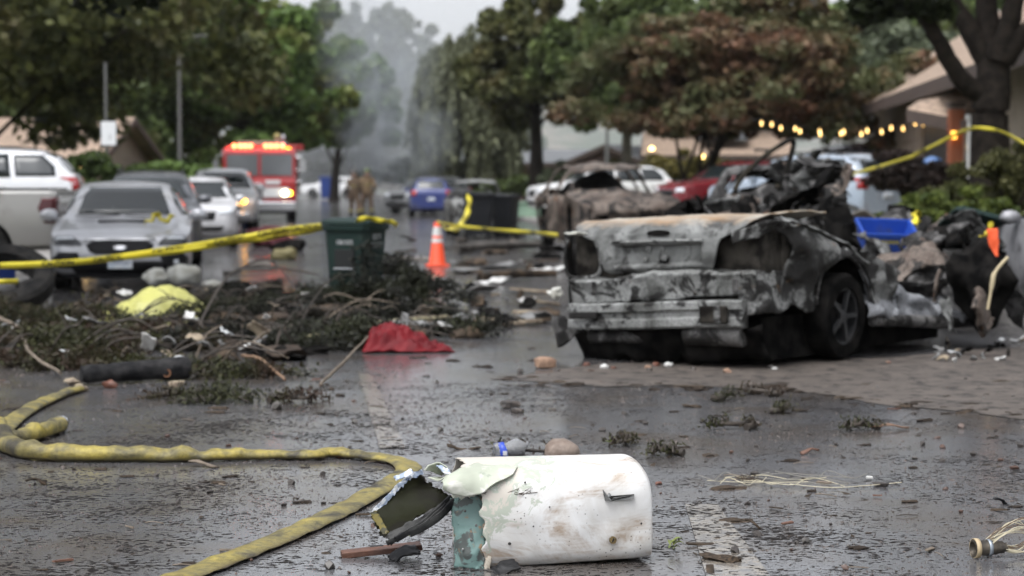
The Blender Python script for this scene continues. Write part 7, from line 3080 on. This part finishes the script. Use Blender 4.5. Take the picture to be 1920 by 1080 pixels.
for k in range(70):
    py = 1085 - 390 * r.random()
    px = r.uniform(0, 1920)
    if 700 < px < 1235 and py > 860:
        continue
    q = at(px, py)
    L_ = r.uniform(.03, .11)
    mb = MB()
    if k % 3 == 0:
        mb.box((0, 0, 0), (L_, L_ * r.uniform(.12, .3), .006), (r.uniform(-.2, .2), r.uniform(-.1, .1), 0))
        mb.crumple(.006, 20, k)
        o = mb.build('bark_strip', (WOODD, mat('bark_red', (.11, .05, .03), .6), TWIGP)[k % 9 // 3], None, loc=(q.x, q.y, .008), rot=(0, 0, r.gauss(0, .7)))
        tag(o, 'thin strip of bark lying flat on the wet road', 'bark', 'bark strips on the road')
    else:
        mb.tube(catmull([(-L_ / 2, 0, .003), (-L_ * .1, r.uniform(-.01, .01), .008), (L_ / 2, r.uniform(-.015, .015), .003)], 4), .0018 + .001 * r.random(), 5)
        o = mb.build('twig', TWIG if k % 2 else TWIGP, None, loc=(q.x, q.y, .002), rot=(0, 0, r.gauss(0, .8)))
        tag(o, 'thin twig lying on the wet road surface', 'twig', 'twigs on the road')
for lab, px, py, L_, m in (('long curled bark strip right of the middle of the road', 1672, 806, .20, mat('bark_tan', (.17, .10, .065), .6)), ('reddish splinter of wood on the right of the road', 1520, 852, .10, mat('bark_red', (.11, .05, .03))),
                           ('dark curled strip left of the bottle', 870, 842, .16, WOODD), ('flat pale splinter below the yellow hose', 385, 876, .15, TWIGP), ('dark splinter at the lower left', 70, 910, .10, WOODD),
                           ('dark metal clip near the right edge', 1880, 946, .09, BLACKPL), ('dark flake on the road above the wire fitting', 1415, 990, .06, WOODD)):
    q = at(px, py)
    scrap('splinter', lab, 'splinter', (q.x, q.y, .014), (L_, L_ * .22, .03), m, (r.uniform(-.1, .1), r.uniform(-.1, .1), r.gauss(0, .3)), .010, 14, px, .5, n=8)

# flat dark clumps of mud and sodden leaves
rc = random.Random(404)
MUDC = mat('mud_clump', (.020, .015, .011), .6, spec=.2, col2=(.045, .032, .023), scale=25, bump=.6)
cp_ = []
for k in range(8):
    mb = MB()
    mb.rock((0, 0, 0), (1, .8, .3), 2, .55, k + 31)
    mb.fold(.25, 2, k)
    o = mb.build('mud_clump', MUDC if k % 3 else WOODD, None, smooth=50)
    cp_.append(o.data)
    bpy.data.objects.remove(o)
EDGE = [(930, 712), (1060, 720), (1200, 724), (1350, 728), (1480, 736), (1640, 753), (1800, 771), (1920, 778)]
for k in range(290):
    py = 645 + 430 * rc.random() ** 1.6
    px = rc.uniform(380, 1900) if py < 760 else rc.uniform(0, 1920)
    if k >= 190:
        i = rc.randrange(7)
        f = rc.random()
        px = EDGE[i][0] + (EDGE[i + 1][0] - EDGE[i][0]) * f
        py = EDGE[i][1] + (EDGE[i + 1][1] - EDGE[i][1]) * f + rc.gauss(0, 5)
    elif (690 < px < 1240 and py > 850) or (px > 1040 and py < 705):
        continue
    q = at(px, py)
    s = .011 * math.exp(rc.gauss(0, .55)) * (1 + .5 * (py < 780))
    o = bpy.data.objects.new('mud_clump', cp_[k % 8])
    COL.objects.link(o)
    o.location = (q.x, q.y, s * .12)
    o.scale = (s * rc.uniform(1., 2.2), s * rc.uniform(.8, 1.4), s * rc.uniform(.6, 1.3))
    o.rotation_euler = (0, 0, rc.uniform(-.6, .6))
    tag(o, 'flat dark clump of mud and wet leaves on the road', 'mud clump', 'mud clumps on the road')
# sodden leaf flakes, too many to count
rng = np.random.default_rng(15)
n_ = 2600
py = 640 + 440 * rng.random(n_) ** 1.3
px = rng.uniform(0, 1920, n_)
Yg = FPX * HCAM / (py - HORIZ)
P_ = np.stack([(px - 960) / FPX * Yg, Yg, np.full(n_, .004)], axis=1)
a_ = rng.uniform(0, 6.28, n_)
L2 = .008 * np.exp(rng.normal(0, .5, n_))
d1 = np.stack([np.cos(a_), np.sin(a_), rng.uniform(-.15, .35, n_)], axis=1) * L2[:, None]
d2 = np.stack([-np.sin(a_), np.cos(a_), rng.uniform(-.1, .3, n_)], axis=1) * (L2 * .4)[:, None]
o = quadmesh('leaf_litter', np.stack([P_ - d1, P_ + d2, P_ + d1, P_ - d2], axis=1), leafmat('leaf_litter', (.010, .008, .006), (.040, .028, .018)))
o['kind'] = 'stuff'
o['label'] = 'sodden dark leaf flakes strewn over the road'

# fine grit that nobody could count
rng = np.random.default_rng(5)
n_ = 34000
py = 1095 - 420 * rng.random(n_) ** .9
px = rng.uniform(-20, 1940, n_)
Yg = FPX * HCAM / (py - HORIZ)
Xg = (px - 960) / FPX * Yg
cl = np.array([noise.noise(Vector((x * 1.3, y * .8, 4))) for x, y in zip(Xg, Yg)])
keep = rng.random(n_) < np.clip(.45 + 1.3 * cl, .06, 1)
Xg, Yg = Xg[keep], Yg[keep]
n_ = len(Xg)
sz = np.minimum(.0021 * np.exp(rng.normal(.0, .55, n_)), .0055) * np.clip(Yg / 9, .8, 1.8)
ang = rng.uniform(0, 6.28, n_)
el = rng.uniform(.8, 2.4, n_)
V = np.zeros((n_, 5, 3))
for k in range(4):
    a = ang + k * math.pi / 2
    e = el if k % 2 == 0 else 1.
    V[:, k, 0] = Xg + np.cos(a) * sz * e
    V[:, k, 1] = Yg + np.sin(a) * sz * e
    V[:, k, 2] = .0
V[:, 4, 0], V[:, 4, 1], V[:, 4, 2] = Xg, Yg, sz * 1.1
F = [(i * 5 + a, i * 5 + b, i * 5 + 4) for i in range(n_) for a, b in ((0, 1), (1, 2), (2, 3), (3, 0))]
me = bpy.data.meshes.new('road_grit')
me.from_pydata(V.reshape(-1, 3).tolist(), [], F)
me.materials.append(mat('grit', (.022, .019, .016), .55, col2=(.07, .05, .04), scale=3, coord='Object'))
o = bpy.data.objects.new('road_grit', me)
COL.objects.link(o)
o['kind'] = 'stuff'
o['label'] = 'fine dark grit strewn over the wet road'
# ================================================================== smoke
def smoke(name, label, P, dens, seed, col=(.62, .66, .70)):
    """plume: rings of (px, py, radius m) at one distance; denser in the core, broken up by noise"""
    Y = 88
    mb = MB()
    rings = []
    for px, py, r in P:
        c = pos(px, py, Y)
        rings.append([c + Vector((math.cos(a) * r, math.sin(a) * r * .8, 0)) for a in (2 * math.pi * k / 18 for k in range(18))])
    mb.loft(rings)
    o = mb.build(name, None, None)
    o['kind'] = 'stuff'
    o['label'] = label
    o['category'] = 'smoke'
    m = bpy.data.materials.new(name + '_vol')
    m.use_nodes = True
    n, l = m.node_tree.nodes, m.node_tree.links
    n.clear()
    out = n.new('ShaderNodeOutputMaterial')
    pv = n.new('ShaderNodeVolumePrincipled')
    pv.inputs['Color'].default_value = (*col, 1)
    pv.inputs['Anisotropy'].default_value = .1
    t = noise_node(n, l, .75, 6, .62, 'World', stretch=(1, 1, .75), dist=1.4)
    t.inputs['Vector'].links[0].from_node.inputs['Location'].default_value = (seed, seed * 2, 0)
    mr = n.new('ShaderNodeMapRange')
    mr.inputs['From Min'].default_value = .40
    mr.inputs['From Max'].default_value = .62
    mr.inputs['To Min'].default_value = 0
    mr.inputs['To Max'].default_value = dens
    l.new(t.outputs['Fac'], mr.inputs['Value'])
    # thin out towards the edge of the plume: distance from its axis over its radius at that height
    g = n.new('ShaderNodeNewGeometry')
    sx = n.new('ShaderNodeSeparateXYZ')
    l.new(g.outputs['Position'], sx.inputs['Vector'])

    def curve(f):
        c = n.new('ShaderNodeFloatCurve')
        zs = [pos(px, py, Y).z for px, py, r in P]
        z0, z1 = zs[0], zs[-1]
        cm = c.mapping
        pts = sorted(((z - z0) / (z1 - z0), f(q)) for z, q in zip(zs, P))
        cv = cm.curves[0]
        cv.points[0].location = pts[0]
        cv.points[1].location = pts[-1]
        for p_ in pts[1:-1]:
            cv.points.new(*p_)
        cm.update()
        nz = n.new('ShaderNodeMapRange')
        nz.inputs['From Min'].default_value = z0
        nz.inputs['From Max'].default_value = z1
        l.new(sx.outputs['Z'], nz.inputs['Value'])
        l.new(nz.outputs['Result'], c.inputs['Value'])
        return c.outputs['Value']

    def mth(op, a, b=None):
        q = n.new('ShaderNodeMath')
        q.operation = op
        for i, v in enumerate((a, b)):
            if v is None:
                continue
            if isinstance(v, (int, float)):
                q.inputs[i].default_value = v
            else:
                l.new(v, q.inputs[i])
        return q.outputs[0]
    ax = mth('ADD', mth('MULTIPLY', curve(lambda q: (pos(q[0], q[1], Y).x + 12) / 12), 12.), -12.)
    rad = mth('MULTIPLY', curve(lambda q: q[2] / 5), 5.)
    dx = mth('SUBTRACT', sx.outputs['X'], ax)
    dy = mth('MULTIPLY', mth('SUBTRACT', sx.outputs['Y'], float(Y)), 1.25)
    d = mth('DIVIDE', mth('SQRT', mth('ADD', mth('MULTIPLY', dx, dx), mth('MULTIPLY', dy, dy))), rad)
    fo = n.new('ShaderNodeMapRange')
    fo.interpolation_type = 'SMOOTHSTEP'
    fo.inputs['From Min'].default_value = 1.0
    fo.inputs['From Max'].default_value = .25
    l.new(d, fo.inputs['Value'])
    fade = curve(lambda q: min(1., max(.18, (q[1] + 20) / 300)))
    l.new(mth('MULTIPLY', mth('MULTIPLY', mr.outputs['Result'], fo.outputs['Result']), fade), pv.inputs['Density'])
    l.new(pv.outputs['Volume'], out.inputs['Volume'])
    o.data.materials.append(m)
    m.cycles.volume_sampling = 'MULTIPLE_IMPORTANCE' if hasattr(m, 'cycles') else None
    return o


smoke('smoke', 'grey smoke plume rising behind the firefighters',
      [(706, 402, .35), (704, 375, .6), (700, 340, .9), (695, 290, 1.5), (698, 230, 2.2), (695, 160, 2.6), (680, 90, 2.8), (660, 20, 3.0), (645, -80, 3.2), (640, -220, 3.5)], 1.1, 3)
smoke('smoke', 'thin drifting smoke veil right of the main plume',
      [(755, 350, 1.2), (775, 300, 2.1), (780, 240, 2.3), (770, 180, 2.2), (760, 110, 2.2), (750, 50, 2.0)], .5, 11)


def smoke_bank():
    """thin smoke drifting across the far end of the street"""
    mb = MB()
    mb.box((-10, 177, 24), (700, 9, 49))
    o = mb.build('smoke', None, None)
    o['kind'] = 'stuff'
    o['label'] = 'thin bank of smoke drifting across the far street end'
    o['category'] = 'smoke'
    m = bpy.data.materials.new('smoke_bank')
    m.use_nodes = True
    n, l = m.node_tree.nodes, m.node_tree.links
    n.clear()
    out = n.new('ShaderNodeOutputMaterial')
    pv = n.new('ShaderNodeVolumePrincipled')
    pv.inputs['Color'].default_value = (.92, .94, .97, 1)
    pv.inputs['Density'].default_value = .055
    l.new(pv.outputs['Volume'], out.inputs['Volume'])
    o.data.materials.append(m)


smoke_bank()
# ================================================================== haze
hz = MB()
hz.box((0, 640, 45), (3200, 1500, 94))
o = hz.build('haze', None)
o['kind'] = 'stuff'
m = bpy.data.materials.new('haze_air')
m.use_nodes = True
n, l = m.node_tree.nodes, m.node_tree.links
n.clear()
pv = n.new('ShaderNodeVolumePrincipled')
pv.inputs['Color'].default_value = (.9, .93, .97, 1)
pv.inputs['Density'].default_value = .0001
pv.inputs['Anisotropy'].default_value = 0
mo = n.new('ShaderNodeOutputMaterial')
l.new(pv.outputs['Volume'], mo.inputs['Volume'])
o.data.materials.append(m)
